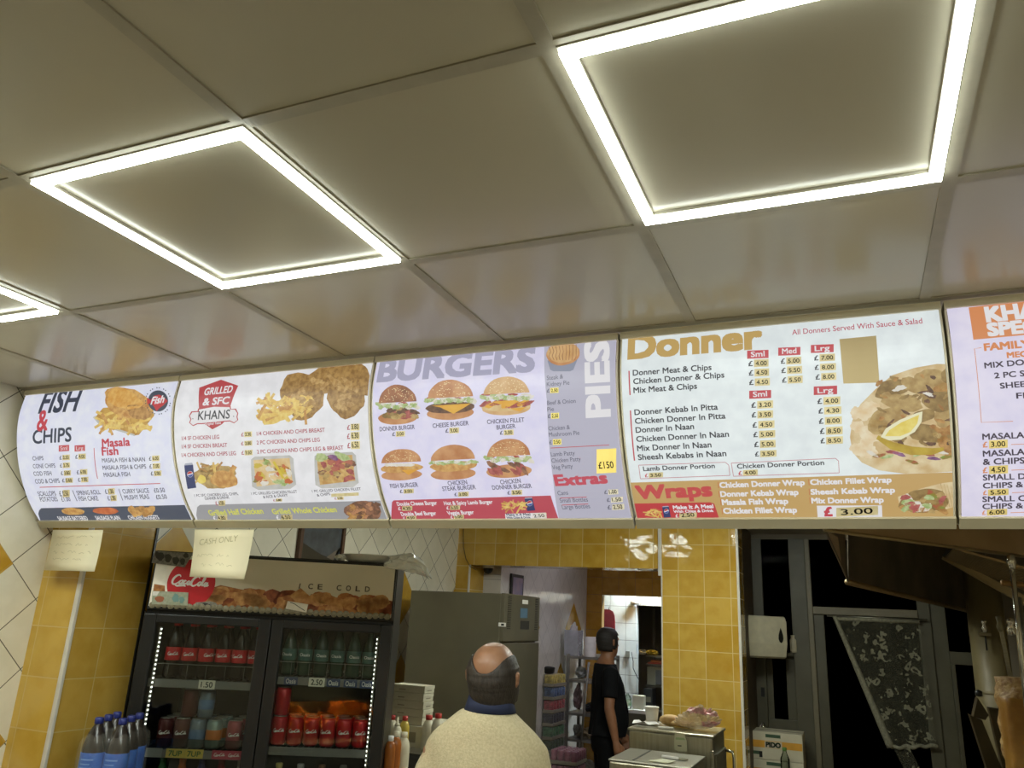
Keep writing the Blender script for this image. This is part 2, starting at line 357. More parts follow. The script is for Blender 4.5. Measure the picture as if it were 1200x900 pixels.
ceiling_light('square light frame in the staff area ceiling behind the menu boards', -.9, 3.3, M_led3)
ceiling_light('square light frame in the staff area ceiling above the hot cupboard', .3, 3.9, M_led2)
def rect_lamp(label, x, y, z, lx, ly, k, c=(1, .95, .9)):
    t = thing('ceiling_lamp', label, 'light', (x, y, z))
    MB().box((x, y, z-.02), (lx, ly, .04), M_hous, .006).build('casing', t); m = led_mat('kitchen_tube', k, c)
    MB().box((x, y, z-.05), (lx-.03, ly-.03, .02), m, .004).build('light_panel', t); return t
rect_lamp('slim white lamp on the kitchen passage ceiling', -.9, 6.7, CZ, .6, .1, KITCHEN*1.9, (.97, .96, 1.12))
rect_lamp('white lamp over the tiled scullery wall at the far end', -1.1, 8.62, CZ, .5, .12, KITCHEN*12, (.82, 1.0, 1.1))
# ================================================================ the lit menu boards
PROF = [(1.200, 2.592), (1.190, 2.48), (1.207, 2.37), (1.250, 2.25), (1.320, 2.135), (1.400, 2.050)]
def _cat(p0, p1, p2, p3, t):
    return tuple(.5*((2*b)+(-a+c)*t+(2*a-5*b+4*c-d)*t*t+(-a+3*b-3*c+d)*t**3) for a, b, c, d in zip(p0, p1, p2, p3))
_P = [(1.205, 2.70)]+PROF+[(1.49, 1.96)]
CURVE = [_cat(_P[i], _P[i+1], _P[i+2], _P[i+3], k/6) for i in range(5) for k in range(6)]+[PROF[-1]]
ARC = [0.0]
for a, b in zip(CURVE, CURVE[1:]): ARC.append(ARC[-1]+math.hypot(b[0]-a[0], b[1]-a[1]))
def prof(s, d):
    """point of the board's curved section at arc length s from the top, d in front of it"""
    k = 0
    while k < len(ARC)-2 and ARC[k+1] < s: k += 1
    a, b = CURVE[k], CURVE[k+1]; t = (s-ARC[k])/(ARC[k+1]-ARC[k]); l = math.hypot(b[0]-a[0], b[1]-a[1])
    ny, nz = (b[1]-a[1])/l, -(b[0]-a[0])/l
    return a[0]+(b[0]-a[0])*t+ny*d, a[1]+(b[1]-a[1])*t+nz*d
def board_px(x, y):
    """photograph pixel -> (x along the boards, -arc length) on the curved face"""
    r = ray(x, y); best = None
    for k in range(len(CURVE)-1):
        a, b = CURVE[k], CURVE[k+1]; ny, nz = (b[1]-a[1]), -(b[0]-a[0])
        t = ((a[0]-CAM.y)*ny+(a[1]-CAM.z)*nz)/(r.y*ny+r.z*nz); P = CAM+r*t
        u = ((P.y-a[0])*(b[0]-a[0])+(P.z-a[1])*(b[1]-a[1]))/((b[0]-a[0])**2+(b[1]-a[1])**2)
        if -1e-6 <= u <= 1+1e-6: return (P.x, -(ARC[k]+u*(ARC[k+1]-ARC[k])))
        e = max(-u, u-1)
        if best is None or e < best[0]: best = (e, (P.x, -(ARC[k]+u*(ARC[k+1]-ARC[k]))))
    return best[1]
def board_xyz(u, v, d):
    y, z = prof(-v, d); return Vector((u, y, z))
BRK = [-s for s in ARC[1:-1]]
def P_(name, c, c2=None, scale=40, k=1.0, detail=4.0):
    """translucent print, lit from behind"""
    return mat('print_'+name, c, 0.35, es=BOARD*k, c2=c2, scale=scale, spec=0.35, detail=detail, base=(70, 70, 70))
Pd = {}
def col(c, k=1.0):
    key = (c, k)
    if key not in Pd: Pd[key] = P_('_%d_%d_%d_%d' % (c[0], c[1], c[2], int(k*100)), c, c, 5, k)
    return Pd[key]
RED, NAVY, INK, WHT = col((208, 74, 86)), col((62, 72, 92)), col((40, 40, 48)), col((246, 244, 246))
ORNG, GOLD, GREY = col((226, 140, 80)), col((210, 172, 106)), col((178, 178, 186))
TAPE = mat('brown_tape', (192, 180, 140), .55, es=.60, c2=(180, 166, 124), scale=60)
PEN = mat('pen_ink', (30, 28, 24), .6)
M_rail2 = mat('board_lower_rail', (176, 165, 136), .42, c2=(182, 171, 142), scale=8); M_rail = mat('board_rail_aluminium', (222, 212, 184), .42, c2=(228, 218, 190), scale=8)
FRY = P_('fries', (240, 210, 124), (218, 174, 84), 60); FRY2 = P_('fries_light', (246, 220, 130), (232, 190, 90), 60)
CRUMB = P_('crumb', (208, 160, 92), (166, 114, 56), 70); CRUMB2 = P_('crumb_gold', (230, 184, 108), (196, 136, 68), 55)
BUN = P_('bun', (222, 166, 112), (194, 126, 74), 22); BUN2 = P_('bun_pale', (232, 192, 136), (214, 164, 104), 22); BUND = P_('bun_dark', (186, 124, 84), (140, 84, 54), 30)
CREAM = P_('cream_crumb', (240, 214, 160), (226, 190, 128), 30)
LET = P_('lettuce', (156, 182, 104), (206, 216, 160), 90); PAT = P_('patty', (128, 88, 64), (88, 58, 44), 90); MEAT = P_('red_meat', (198, 108, 100), (158, 72, 70), 80)
CHS = P_('cheese', (244, 190, 70), (236, 170, 50), 15); MAYO = P_('mayonnaise', (244, 240, 228), (230, 222, 204), 40); SESAME = P_('sesame', (246, 226, 176), None, 20)
DON = P_('donner_meat', (178, 148, 88), (132, 102, 52), 45); DON2 = P_('donner_light', (208, 180, 118), (172, 138, 80), 45); CHILI = P_('pale_chilli', (206, 178, 60), (184, 150, 40), 30)
LEMON = P_('lemon', (250, 232, 130), (240, 214, 90), 50); NAAN = P_('naan', (240, 222, 178), (216, 184, 128), 26); SALAD = P_('salad', (128, 160, 60), (180, 90, 60), 60)
TRAY = P_('tray', (214, 212, 206), (196, 196, 190), 30); BROWNT = P_('paper_tray', (214, 170, 80), (190, 140, 56), 30); GRILL = P_('grilled', (168, 118, 88), (104, 68, 52), 70)
PURP = P_('red_cabbage', (120, 70, 120), (170, 120, 160), 60)
# each board: label, left and right seam, sheet colour and how warm its tubes have become
XS = [-2.222, -1.346, -0.469, 0.386, 1.238, 2.09]
SHEETS = [(229, 232, 254), (236, 236, 240), (226, 222, 252), (234, 243, 245), (230, 224, 250)]
LABELS = ['lit menu board headed fish and chips, leftmost of the row', 'lit menu board headed grilled and SFC, with a red badge and fried chicken',
          'lit menu board headed burgers and pies, with six pictured burgers', 'lit menu board headed donner and wraps, with a gold headline',
          'lit menu board with an orange specials heading, cut off at the right']
BOARDS = []
def make_board(k):
    x0, x1 = XS[k]+.0035, XS[k+1]-.0035
    t = thing('menu_board', LABELS[k], 'menu board', ((x0+x1)/2, 1.40, 2.05), group='lit menu boards over the counter')
    n = len(ARC)
    def band(mb, s0, s1, d, m, xa, xb, thick):
        ss = [s0]+[s for s in ARC if s0+1e-4 < s < s1-1e-4]+[s1]; rows = []
        rows = [[(xa,)+prof(s, d), (xb,)+prof(s, d), (xb,)+prof(s, d-thick), (xa,)+prof(s, d-thick)] for s in ss]; mb.loft(rows, m, False)
    S = ARC[-1]; TR, BR = .023, .022
    sh = MB(); band(sh, TR, S-BR, 0, mat('sheet_%d' % k, SHEETS[k], .32, es=BOARD, spec=.4, base=(96, 96, 96)), x0+.006, x1-.006, .003); sh.build('light_sheet', t)
    r = MB(); band(r, .002, TR, .006, M_rail, x0, x1, .02); r.build('top_rail', t)
    r = MB(); band(r, S-BR, S+.012, .008, M_rail2, x0, x1, .022); r.build('bottom_rail', t)
    # casing behind the sheet: side plates and back
    c = MB(); side = [prof(s, -.004) for s in ARC]+[(1.46, 2.055), (1.46, 2.592)]
    for xa, xb in ((x0, x0+.0045), (x1-.0045, x1)):
        a = [Vector((xa, y, z)) for y, z in side]; bb = [Vector((xb, y, z)) for y, z in side]; m = len(a)
        c.add(a+bb, [tuple(range(m)), tuple(reversed(range(m, 2*m)))]+[(i, (i+1) % m, m+(i+1) % m, m+i) for i in range(m)], M_rail)
    c.box2((x0, 1.455, 2.06), (x1, 1.475, 2.592), M_rail); c.build('casing', t)
    BOARDS.append(t); return t
for k in range(5): make_board(k)
ART = [Art(board_px, board_xyz, BRK, (XS[k]+.0095, XS[k+1]-.0095, -ARC[-1]+.0225, -.0235)) for k in range(5)]
def sticker(k, x0, y0, x1, y1, txt=None, m=None, sl=-0.05, pound=True, th=.62, side=None):
    """a strip of tape stuck over a printed price, with the new price written on it"""
    a = Art(board_px, board_xyz, BRK); w, h = x1-x0, y1-y0
    if pound:
        pw = min(h*.75, w*.28); ART[k].text('£', (x0, y1-h*.14), (x0+pw*.8, y1-h*.14+sl*pw), h*.66, side or INK, 3, .02); x0 += pw
    a.rect(x0, y0, x1, y1, m or TAPE, 4, sl)
    if txt:
        w = x1-x0; a.text(txt, (x0+w*.12, y1-h*.2+sl*w*.1), (x1-w*.12, y1-h*.2+sl*w*.9), h*th, PEN, 6, .012)
    a.build('price_sticker', BOARDS[k])
def fries(A, x0, y0, x1, y1, n, seed, L=None, m=None):
    r = random.Random(seed); L = L or (x1-x0)*.34
    for i in range(n):
        cx, cy = r.uniform(x0, x1), r.uniform(y0, y1); an = r.uniform(-1.1, .5)+(0 if r.random() < .75 else 1.2); l = L*r.uniform(.6, 1)
        dx, dy = math.cos(an)*l/2, math.sin(an)*l/2
        A.line((cx-dx, cy-dy), (cx+dx, cy+dy), L*r.uniform(.14, .2), (m or (FRY, FRY2, CRUMB2, FRY2))[i % 4], 2+(i % 5))
def can(A, x0, y0, x1, y1, lean=0.0):
    """a blue cola can with a round red, white and blue emblem"""
    w, h = x1-x0, y1-y0; dx = lean*h; B = col((36, 52, 110)); S = col((186, 190, 204))
    A.poly([(x0, y0+h*.08), (x1, y0+h*.05), (x1+dx, y1-h*.05), (x0+dx, y1)], B, 5)
    A.poly([(x0+w*.1, y0), (x1-w*.1, y0-h*.03), (x1, y0+h*.05), (x0, y0+h*.08)], S, 6)
    cx, cy, r = x0+w*.52+dx*.4, y0+h*.42, w*.34
    A.blob(cx, cy, r, r*1.05, WHT, 6, 0, 0, 0, 20); A.blob(cx, cy, r*.92, r*.97, col((200, 40, 50)), 7, 0, 0, -.3, 20, y1=-.16); A.blob(cx, cy, r*.92, r*.97, col((40, 80, 170)), 7, 0, 0, -.3, 20, y0=.2)
def burger(A, x0, y0, x1, y1, kind, seed):
    r = random.Random(seed); w, h = x1-x0, y1-y0; cx = (x0+x1)/2; sl = -.05
    top = {'donner': BUND, 'cheese': BUN, 'fillet': BUN2, 'fish': BUN, 'steak': BUN, 'cdonner': BUN}[kind]
    A.blob(cx, y1-h*.16, w*.46, h*.17, BUN if kind != 'fillet' else BUN2, 1, .02, seed, sl)
    if kind in ('donner', 'cheese', 'cdonner', 'fillet'):
        if kind == 'donner':
            for i in range(16): A.blob(x0+w*r.uniform(.1, .9), y0+h*r.uniform(.62, .84), w*.12, h*.06, (DON, PAT, DON2, MEAT)[i % 4], 2+i % 3, .2, i, r.uniform(-.5, .5))
        elif kind == 'cheese':
            A.blob(cx, y0+h*.70, w*.48, h*.15, PAT, 2, .05, seed, sl); A.poly([(x0+w*.14, y0+h*.66), (x1-w*.1, y0+h*.60), (x1-w*.22, y0+h*.70), (cx+w*.06, y0+h*.86), (x0+w*.3, y0+h*.7)], CHS, 4)
        elif kind == 'fillet':
            A.blob(cx, y0+h*.78, w*.47, h*.13, CREAM, 2, .05, seed, sl)
            for i in range(9): A.blob(x0+w*(.1+.1*i), y0+h*r.uniform(.66, .76), w*.12, h*.06, (MEAT, CHS, MEAT)[i % 3], 3, .2, i, -.4)
            A.poly([(x0+w*.2, y0+h*.66), (x1-w*.2, y0+h*.6), (cx+w*.05, y0+h*.8)], CHS, 4); A.poly([(x0+w*.55, y0+h*.84), (x1-w*.12, y0+h*.80), (x1-w*.25, y0+h*.92)], CHS, 4)
        else:
            for i in range(18): A.blob(x0+w*r.uniform(.1, .92), y0+h*r.uniform(.62, .86), w*.10, h*.05, (MEAT, MEAT, GRILL)[i % 3], 2+i % 3, .2, i, r.uniform(.4, 1.3))
        for i in range(15): A.blob(x0+w*(.05+.9*i/14), y0+h*(.52+r.uniform(-.03, .06)), w*.07, h*.055, (LET, LET, MAYO)[i % 3], 5, .25, i, r.uniform(-.5, .5))
        for i in range(4): A.blob(x0+w*(.12+.25*i), y0+h*.475, w*.10, h*.03, (col((176, 60, 44)), MAYO)[i % 2], 4, .1, i)
        A.blob(cx, y0+h*.46, w*.44, h*.45, top, 6, .02, seed, sl, 30, y1=-.02)
    else:
        A.blob(cx, y0+h*.62, w*.48, h*.15, CRUMB2, 2, .05, seed, sl)
        if kind == 'fish':
            A.poly([(x0+w*.5, y0+h*.68), (x1-w*.12, y0+h*.66), (cx+w*.16, y0+h*.84)], CHS, 3)
            for i in range(6): A.blob(x0+w*(.2+.1*i), y0+h*.52, w*.09, h*.05, MAYO, 4, .2, i)
        else:
            for i in range(13): A.blob(x0+w*(.07+.87*i/12), y0+h*(.51+r.uniform(-.02, .04)), w*.07, h*.05, (LET, MAYO, LET)[i % 3], 4, .25, i, r.uniform(-.4, .4))
        A.blob(cx, y0+h*.44, w*.45, h*.43, top, 6, .02, seed, sl, 30, y1=.0)
    if kind != 'steak':
        for i in range(60):
            a, q = r.uniform(math.pi, 2*math.pi), math.sqrt(r.uniform(.05, .85)); px_, py_ = cx+w*.42*q*math.cos(a), y0+h*.44+h*.42*q*math.sin(a)
            A.blob(px_, py_, w*.012, h*.010, SESAME, 7, 0, i, 0, 6)
def T(k, s, ax, ay, bx, by, h, m=INK, d=3, bold=0.0, shear=0.0, sp=1.0): ART[k].text(s, (ax, ay), (bx, by), h, m, d, bold, shear, sp)
# ---------------------------------------------------------------- board 1
A = ART[0]; DN = col((66, 72, 88)); TX = col((84, 84, 100))
T(0, 'FISH', 44.8, 484, 90, 481, 21.5, DN, 3, .03, .05); T(0, '&', 43, 505, 55.8, 503.6, 22, RED, 4, .022); T(0, 'CHIPS', 38.5, 520, 84, 517, 15.8, DN, 3, .02, .05)
for x0, x1, s in ((69, 81.2, 'Sml'), (87.5, 99.8, 'Lrg')):
    A.rect(x0, 522, x1, 529.2, RED, 1, -.06); T(0, s, x0+2, 527.6, x1-2, 527.2, 4.4, WHT)
for s, a, b, y in (('CHIPS', 38.5, 51.3, 539.6), ('CONE CHIPS', 39.2, 65.2, 548.8), ('COD FISH', 40, 61, 557.6), ('COD & CHIPS', 42, 70.5, 566.6)): T(0, s, a, y, b, y-.035*(b-a), 4.8, TX, 3, .01)
for q in ((70, 533, 82, 539.4, '2.50'), (88.6, 531.8, 100.8, 538.4, '4.00'), (70.7, 542.2, 82.3, 548.5, '2.75'), (71.8, 551.3, 83.3, 557.6, '3.80'), (90.5, 550, 102.6, 556.6, '6.00'), (73.5, 560, 85.6, 566, '3.60'), (92, 559, 103.8, 565.3, '7.00'),
          (175, 534, 187, 540.6, '6.00'), (175.6, 543, 188, 549.7, '7.00'), (177.3, 551.6, 189.4, 558, '5.00'), (70.6, 574.2, 82, 582.6, '0.50'), (124, 572.3, 134.8, 579.6, '1.30'), (127.1, 580.3, 137, 587.2, '1.30'),
          (86.4, 610.6, 95.2, 614, '1.80'), (125.8, 610.6, 134.4, 614, '1.60'), (166.6, 610.2, 177.3, 613.8, '2.40')): sticker(0, *q, side=TX)
A.line((110.3, 525), (114.5, 561), .8, RED); A.line((46.6, 571), (188, 566.5), .9, RED)
T(0, 'Masala', 119.7, 523.8, 152.8, 522, 9.2, RED, 3, .03); T(0, 'Fish', 119.7, 533.6, 139.2, 532.6, 9.2, RED, 3, .03)
for s, a, y, b, y2 in (('MASALA FISH & NAAN', 120, 541.9, 170.3, 540.6), ('MASALA FISH & CHIPS', 120.8, 550.5, 171.7, 549), ('MASALA FISH', 122.2, 558.9, 153, 557.9), ('SCALLOPS', 45.5, 581.2, 66.3, 580.5), ('POTATOES', 48, 587.8, 68.4, 587.1), ('£1.00', 73, 587.6, 83.3, 587.1),
                       ('SPRING ROLL', 91, 580.3, 118.5, 578.9), ('FISH CAKE', 93.3, 586.9, 116, 586.3), ('CURRY SAUCE', 144.6, 578.3, 175.4, 577.2), ('£0.50', 181.2, 577.2, 194, 576.5), ('MUSHY PEAS', 147, 585.5, 175.6, 584.4), ('£0.50', 183.8, 585, 196.4, 584.3)): T(0, s, a, y, b, y2, 4.8, TX, 3, .012)
A.line((85, 574.4), (90.5, 587.2), .7, TX); A.line((139.3, 572.8), (144, 586.3), .7, TX)
BAND = col((70, 80, 102)); A.poly([(48.5, 595.4), (46, 598), (45, 602), (48.6, 613.6), (226, 612.4), (217.5, 591.6)], BAND, 1)
A.blob(85.5, 599.2, 13.5, 4.2, CRUMB2, 3, .06, 1, .05); A.blob(124, 598.6, 15, 4, P_('sausage', (226, 130, 76), (200, 96, 52), 30), 3, .06, 2, .02)
for i in range(11): A.blob(154+i*2.4, 599+((i*7) % 5)*1.4-2.6, 4.2, 3.8, (CRUMB2, CRUMB)[i % 2], 3+i % 3, .1, i)
for s, a, b, y in (('SAUSAGE BATTERED', 69.5, 104, 609.7), ('SAUSAGE PLAIN', 113.4, 141.8, 609.1), ('CHICKEN NUGGETS', 151.6, 187.3, 608.6)): T(0, s, a, y, b, y-.3, 3.8, WHT, 3, .03)
A.poly([(111, 490), (121, 478), (178, 474), (181, 487), (163, 509.5), (157, 510.5), (118, 497)], BROWNT, 1); A.poly([(109, 489), (112, 487), (119, 496), (158, 509), (158, 511), (117, 498.5)], TRAY, 2)
fries(A, 118, 484, 172, 503, 44, 5, 18); A.blob(150, 472, 29, 17, CRUMB2, 8, .09, 3, .28); A.blob(146, 468, 21, 11, P_('batter_light', (240, 194, 110), (222, 160, 70), 50), 9, .12, 4, .28); A.blob(163, 483, 15, 8, CRUMB, 9, .12, 5, .3)
A.blob(185.6, 470, 11.8, 12.4, NAVY, 10, 0, 0, 0, 30)
A.poly([(172.5, 466), (177, 469), (181, 464), (187, 462.5), (193, 466), (197, 470), (192, 475), (187, 478.5), (184, 482), (181, 477), (177, 472), (173, 474.5)], col((206, 52, 62)), 11)
T(0, 'Fish', 176.8, 474.2, 192.6, 471.6, 7.5, WHT, 13, .03, .2)
for i in range(34):
    a = i*2*math.pi/34
    if i % 3: A.blob(185.6+14.6*math.cos(a), 470+15.4*math.sin(a), .75, .8, NAVY, 10, 0, 0, 0, 6)
# ---------------------------------------------------------------- board 2
A = ART[1]; B2 = col((186, 60, 70)); q2 = lambda x, y: (190+x/4.285, 410+y/4.285)
RD = col((196, 66, 76)); TX = col((92, 88, 96)); TX2 = col((186, 84, 96))
A.poly([q2(*p) for p in ((296, 150), (383, 180), (342, 288), (340, 292), (186, 300), (187, 190))], RD, 1)
A.poly([q2(*p) for p in ((208, 368), (318, 356), (300, 374), (253, 399))], RD, 1)
def ribbon(o, m, d): A.poly([q2(*p) for p in ((186-o, 300-o), (260, 286-o), (340+o, 288-o), (342+o, 300-o*.5), (366+o, 300-o), (378+o, 318), (374+o, 336), (378+o, 352), (362, 364+o), (340, 354+o), (318, 356+o), (200, 368+o), (178, 368+o), (156, 378+o), (141-o, 366), (148-o, 348), (140-o, 332), (152-o, 314-o), (184-o, 312-o))], m, d)
ribbon(5, RD, 2); ribbon(0, WHT, 3)
T(1, 'GRILLED', *q2(210, 228), *q2(352, 213), 7.2, WHT, 3, .03, .08); T(1, '& SFC', *q2(203, 279), *q2(337, 270), 7.8, WHT, 3, .03, .08); T(1, 'KHANS', *q2(180, 352), *q2(340, 344), 10, col((70, 70, 74)), 5, .01, .06)
T(1, 'Original Taste', *q2(215, 380), *q2(296, 371), 2.7, WHT, 4, .02, .15)
for i, (a, b) in enumerate((((155, 346)), ((360, 334)))): A.blob(*q2(a, b), .6, .6, INK, 5, 0, 0, 0, 8)
for s, a, b in (('1/4 SF CHICKEN LEG', (100, 454), (288, 446)), ('1/4 SF CHICKEN BREAST', (100, 495), (328, 487)), ('1/4 CHICKEN AND CHIPS LEG', (100, 538), (372, 528)), ('1/4 CHICKEN AND CHIPS BREAST', (476, 430), (818, 411)), ('2 PC CHICKEN AND CHIPS LEG', (476, 475), (793, 460)), ('2 PC CHICKEN AND CHIPS LEG & BREAST', (478, 521), (912, 500))):
    T(1, s, *q2(*a), *q2(*b), 4.4, TX2, 3, .015)
for x0, y0, x1, y1, s in ((398, 411, 452, 438, '2.30'), (398, 457, 453, 482, '2.80'), (400, 503, 455, 530, '3.50'), (930, 372, 992, 406, '3.80'), (930, 414, 992, 452, '6.30'), (932, 460, 994, 499, '6.50'), (272, 757, 318, 783, '6.50'), (560, 747, 603, 762, '5.80'), (868, 738, 912, 753, '5.50'), (262, 832, 328, 858, '4.80'), (578, 828, 655, 855, '6.50')):
    sticker(1, *q2(x0, y0), *q2(x1, y1), s, th=.74 if x0 > 900 else .62, side=WHT if y0 > 820 else TX2)
fc = [(705, 300, 110, 120), (925, 240, 95, 100), (860, 140, 140, 75), (1005, 150, 45, 85)]
for i, (x, y, rx, ry) in enumerate(fc): A.blob(*q2(x, y-72 if i == 0 else y), rx/4.285, ry/4.285, P_('fried', (190, 150, 86), (144, 104, 50), 70), 1+i, .1, i+3, -.3)
for i in range(26):
    r = random.Random(i); x, y, rx, ry = fc[i % 3]; A.blob(*q2(x+r.uniform(-.6, .6)*rx, (y-72 if i % 3 == 0 else y)+r.uniform(-.6, .6)*ry), rx*.2/4.285, ry*.14/4.285, P_('fried_light', (214, 178, 116), (176, 134, 74), 70), 5, .25, i, r.uniform(-1, 1))
fries(A, *q2(500, 240), *q2(745, 340), 60, 9, 20); A.blob(*q2(560, 330), 20, 9, FRY2, 1, .2, 3, -.2)
can(A, *q2(112, 570), *q2(156, 698), .13)
A.blob(*q2(268, 636), 25, 14, DON2, 1, .14, 3); fries(A, *q2(180, 575), *q2(300, 670), 26, 3, 13, (DON2, FRY, CRUMB, DON)); A.blob(*q2(312, 650), 16, 10, CRUMB2, 7, .08, 5, .1); A.line(q2(340, 630), q2(366, 582), 6, CRUMB2, 7); A.blob(*q2(200, 650), 5, 5, LEMON, 8, .1, 1)
def tub(cx, cy, w, h, food, seed):
    r = random.Random(seed); x0, y0 = cx-w/2, cy-h/2
    A.poly([(x0+w*.04, y0+h*.1), (x0+w*.12, y0+h*.02), (x0+w*.86, y0-h*.02), (x0+w*.94, y0+h*.08), (x0+w, y0+h*.84), (x0+w*.88, y0+h*.96), (x0+w*.2, y0+h), (x0+w*.06, y0+h*.9)], TRAY, 1)
    A.poly([(x0+w*.09, y0+h*.12), (x0+w*.86, y0+h*.06), (x0+w*.93, y0+h*.78), (x0+w*.16, y0+h*.9)], food[0], 2)
    for i in range(34): A.blob(x0+w*r.uniform(.16, .86), y0+h*r.uniform(.16, .8), w*.09, h*.07, food[i % len(food)], 3+i % 4, .25, i+seed, r.uniform(-1, 1))
tub(*q2(556, 618), 55, 40, (CREAM, col((206, 110, 60)), SALAD, MAYO, LET, col((216, 190, 70))), 3); A.path([q2(560, 560), q2(585, 600), q2(610, 645)], 3, col((226, 200, 60)), 8)
tub(*q2(872, 606), 54, 42, (P_('rice', (226, 190, 120), (200, 150, 80), 60), MEAT, GRILL, col((190, 110, 86)), DON2, MEAT), 8); A.blob(*q2(905, 535), 10, 4, LET, 7, .2, 2, .4); A.blob(*q2(862, 540), 6, 3, PURP, 7, .2, 2, .4); A.blob(*q2(800, 540), 7, 5, LET, 7, .2, 4)
for s, a, b in (('1 PC SFC CHICKEN LEG, CHIPS,', (165, 738), (385, 728)), ('DINNER & DRINK', (218, 753), (340, 746)), ('1 PC GRILLED CHICKEN FILLET', (450, 728), (680, 717)), ('& RICE & GRAVY', (510, 745), (633, 735)), ('1 PC GRILLED CHICKEN FILLET', (755, 716), (1000, 703)), ('& CHIPS', (780, 736), (845, 728))): T(1, s, *q2(*a), *q2(*b), 2.9, TX, 3, .012)
sticker(1, *q2(850, 722), *q2(988, 738), None, pound=False)
A.poly([q2(*p) for p in ((176, 790), (190, 778), (1108, 756), (1145, 858), (182, 868), (172, 830))], col((166, 166, 170)), 1)
T(1, 'Grilled Half Chicken', *q2(240, 831), *q2(512, 821), 5.6, col((226, 226, 90)), 3, .03); T(1, 'Grilled Whole Chicken', *q2(558, 824), *q2(880, 813), 5.6, col((226, 226, 90)), 3, .03)
A.blob(*q2(1010, 808), 22, 11.5, GRILL, 4, .08, 2, .05)
for i in range(40):
    r = random.Random(i+50); A.blob(*q2(1010+r.uniform(-75, 75), 808+r.uniform(-38, 38)), 4, 2.2, (GRILL, CRUMB, PAT, col((196, 140, 100)))[i % 4], 5+i % 3, .2, i, r.uniform(-.8, .8))
# ---------------------------------------------------------------- board 3
A = ART[2]; LAV = col((182, 180, 204)); TX = col((92, 88, 110)); SUBT = col((108, 108, 124))
q3 = lambda x, y: (430+x/3.753, 380+y/3.753); q4 = lambda x, y: (560+x/3.747, 380+y/3.747)
A.poly([(638, 402), (722.5, 391), (742.5, 607), (655, 607.6), (648, 560), (641, 470)], col((196, 194, 212)), 1)
T(2, 'BURGERS', 441.4, 447, 626.5, 434.2, 24.5, LAV, 3, .045)
for k_, (x0, y0, x1, y1) in (('donner', (441, 450.5, 491.5, 497)), ('cheese', (498, 444.5, 558, 491.5)), ('fillet', (563, 441, 624.5, 486)), ('fish', (444.6, 525.5, 496.5, 562.5)), ('steak', (502.5, 520.5, 560, 562)), ('cdonner', (567.5, 513.5, 625.5, 559.5))): burger(A, x0, y0, x1, y1, k_, int(x0))
for s, a, y, b, y2 in (('DONNER BURGER', 445.2, 505.4, 486.2, 502.6), ('CHEESE BURGER', 507.3, 501.4, 549.4, 498), ('CHICKEN FILLET', 571, 496.8, 614.7, 494.2), ('BURGER', 582.2, 503.4, 604.3, 501.5), ('FISH BURGER', 458, 572, 490.5, 570.2), ('CHICKEN', 525.4, 568.8, 548, 567.2), ('STEAK BURGER', 519, 575.2, 558, 573), ('CHICKEN', 586.7, 567.4, 610.7, 565.6), ('DONNER BURGER', 577.4, 573.8, 623.5, 571.6)): T(2, s, a, y, b, y2, 4.9, TX, 3, .015)
for q in ((459.8, 505.4, 474.8, 511.9, '3.00'), (522.2, 501.4, 538, 508, '3.00'), (586, 503.8, 602, 510.2, '3.00'), (469, 573, 485, 578.4, '3.00'), (532.9, 576.6, 549.4, 582, '3.00'), (595, 574.3, 612, 580.2, '3.50')): sticker(2, *q, side=TX)
A.poly([(459.4, 588.5), (461.5, 586.2), (645.4, 580.6), (654.4, 607.4), (458.4, 609.6)], col((200, 74, 92)), 2)
for s, a, y, b, y2 in (('Double Cheese Burger', 466, 592.6, 512.6, 591.2), ('Double Beef Burger', 470.8, 604.4, 511.8, 603.2), ('Hot & Spicy Lamb Burger', 521, 591.8, 577.9, 590), ('Veggie Burger', 525, 603.3, 556, 602)): T(2, s, a, y, b, y2, 4.2, WHT, 4, .03)
for q in ((467.3, 593.2, 483.3, 598.6, '4.20'), (473, 604.8, 488, 609, '4.50'), (523.8, 592.5, 539.2, 597.6, '3.50'), (528.6, 603.6, 543.8, 608.2, '3.00')): sticker(2, *q, side=WHT)
fries(A, 590, 588.5, 614, 598, 26, 4, 10); can(A, 614.7, 583, 624, 598.6, .22)
A.poly([(592, 602), (640, 600.5), (641, 607.6), (592.6, 608)], WHT, 4); T(2, 'Make It A Meal', 594, 604.4, 622, 603.8, 2.7, NAVY, 6, .03); T(2, 'With Chips & Drink', 594, 607.4, 622, 607, 2.2, NAVY, 6, .03); sticker(2, 624, 601.8, 640.5, 607.4, '2.50', pound=False)
A.poly([q4(*p) for p in ((306, 160), (442, 145), (420, 200), (405, 207), (332, 207), (318, 200))], col((150, 156, 176)), 3); A.blob(*q4(374, 130), 19.8, 13.6, BUN, 4, .03, 2, -.1)
A.blob(*q4(374, 124), 18.6, 12, BUN2, 5, .02, 2, -.1)
for i in range(9): A.path([q4(312+i*15, 100-i*1.5), q4(320+i*14, 120), q4(312+i*15, 140), q4(322+i*13, 158)], .7, BUND, 6)
def vtext(k, s, x0, y0, x1, y1, m, bold):
    """lettering read from bottom to top inside the pixel box"""
    v, f, a, b = text2d(s, bold); pts = []
    for x, y in v:
        t = (x-a)/(b-a); pts.append(board_px(x1-(x1-x0)*y + (t*-2.0), y1+(y0-y1)*t - (x1-x0)*(1-y)*.06))
    ART[k].items.append((pts, f, m, 4))
vtext(2, 'PIES', 688, 400, 714.5, 490, WHT, .045)
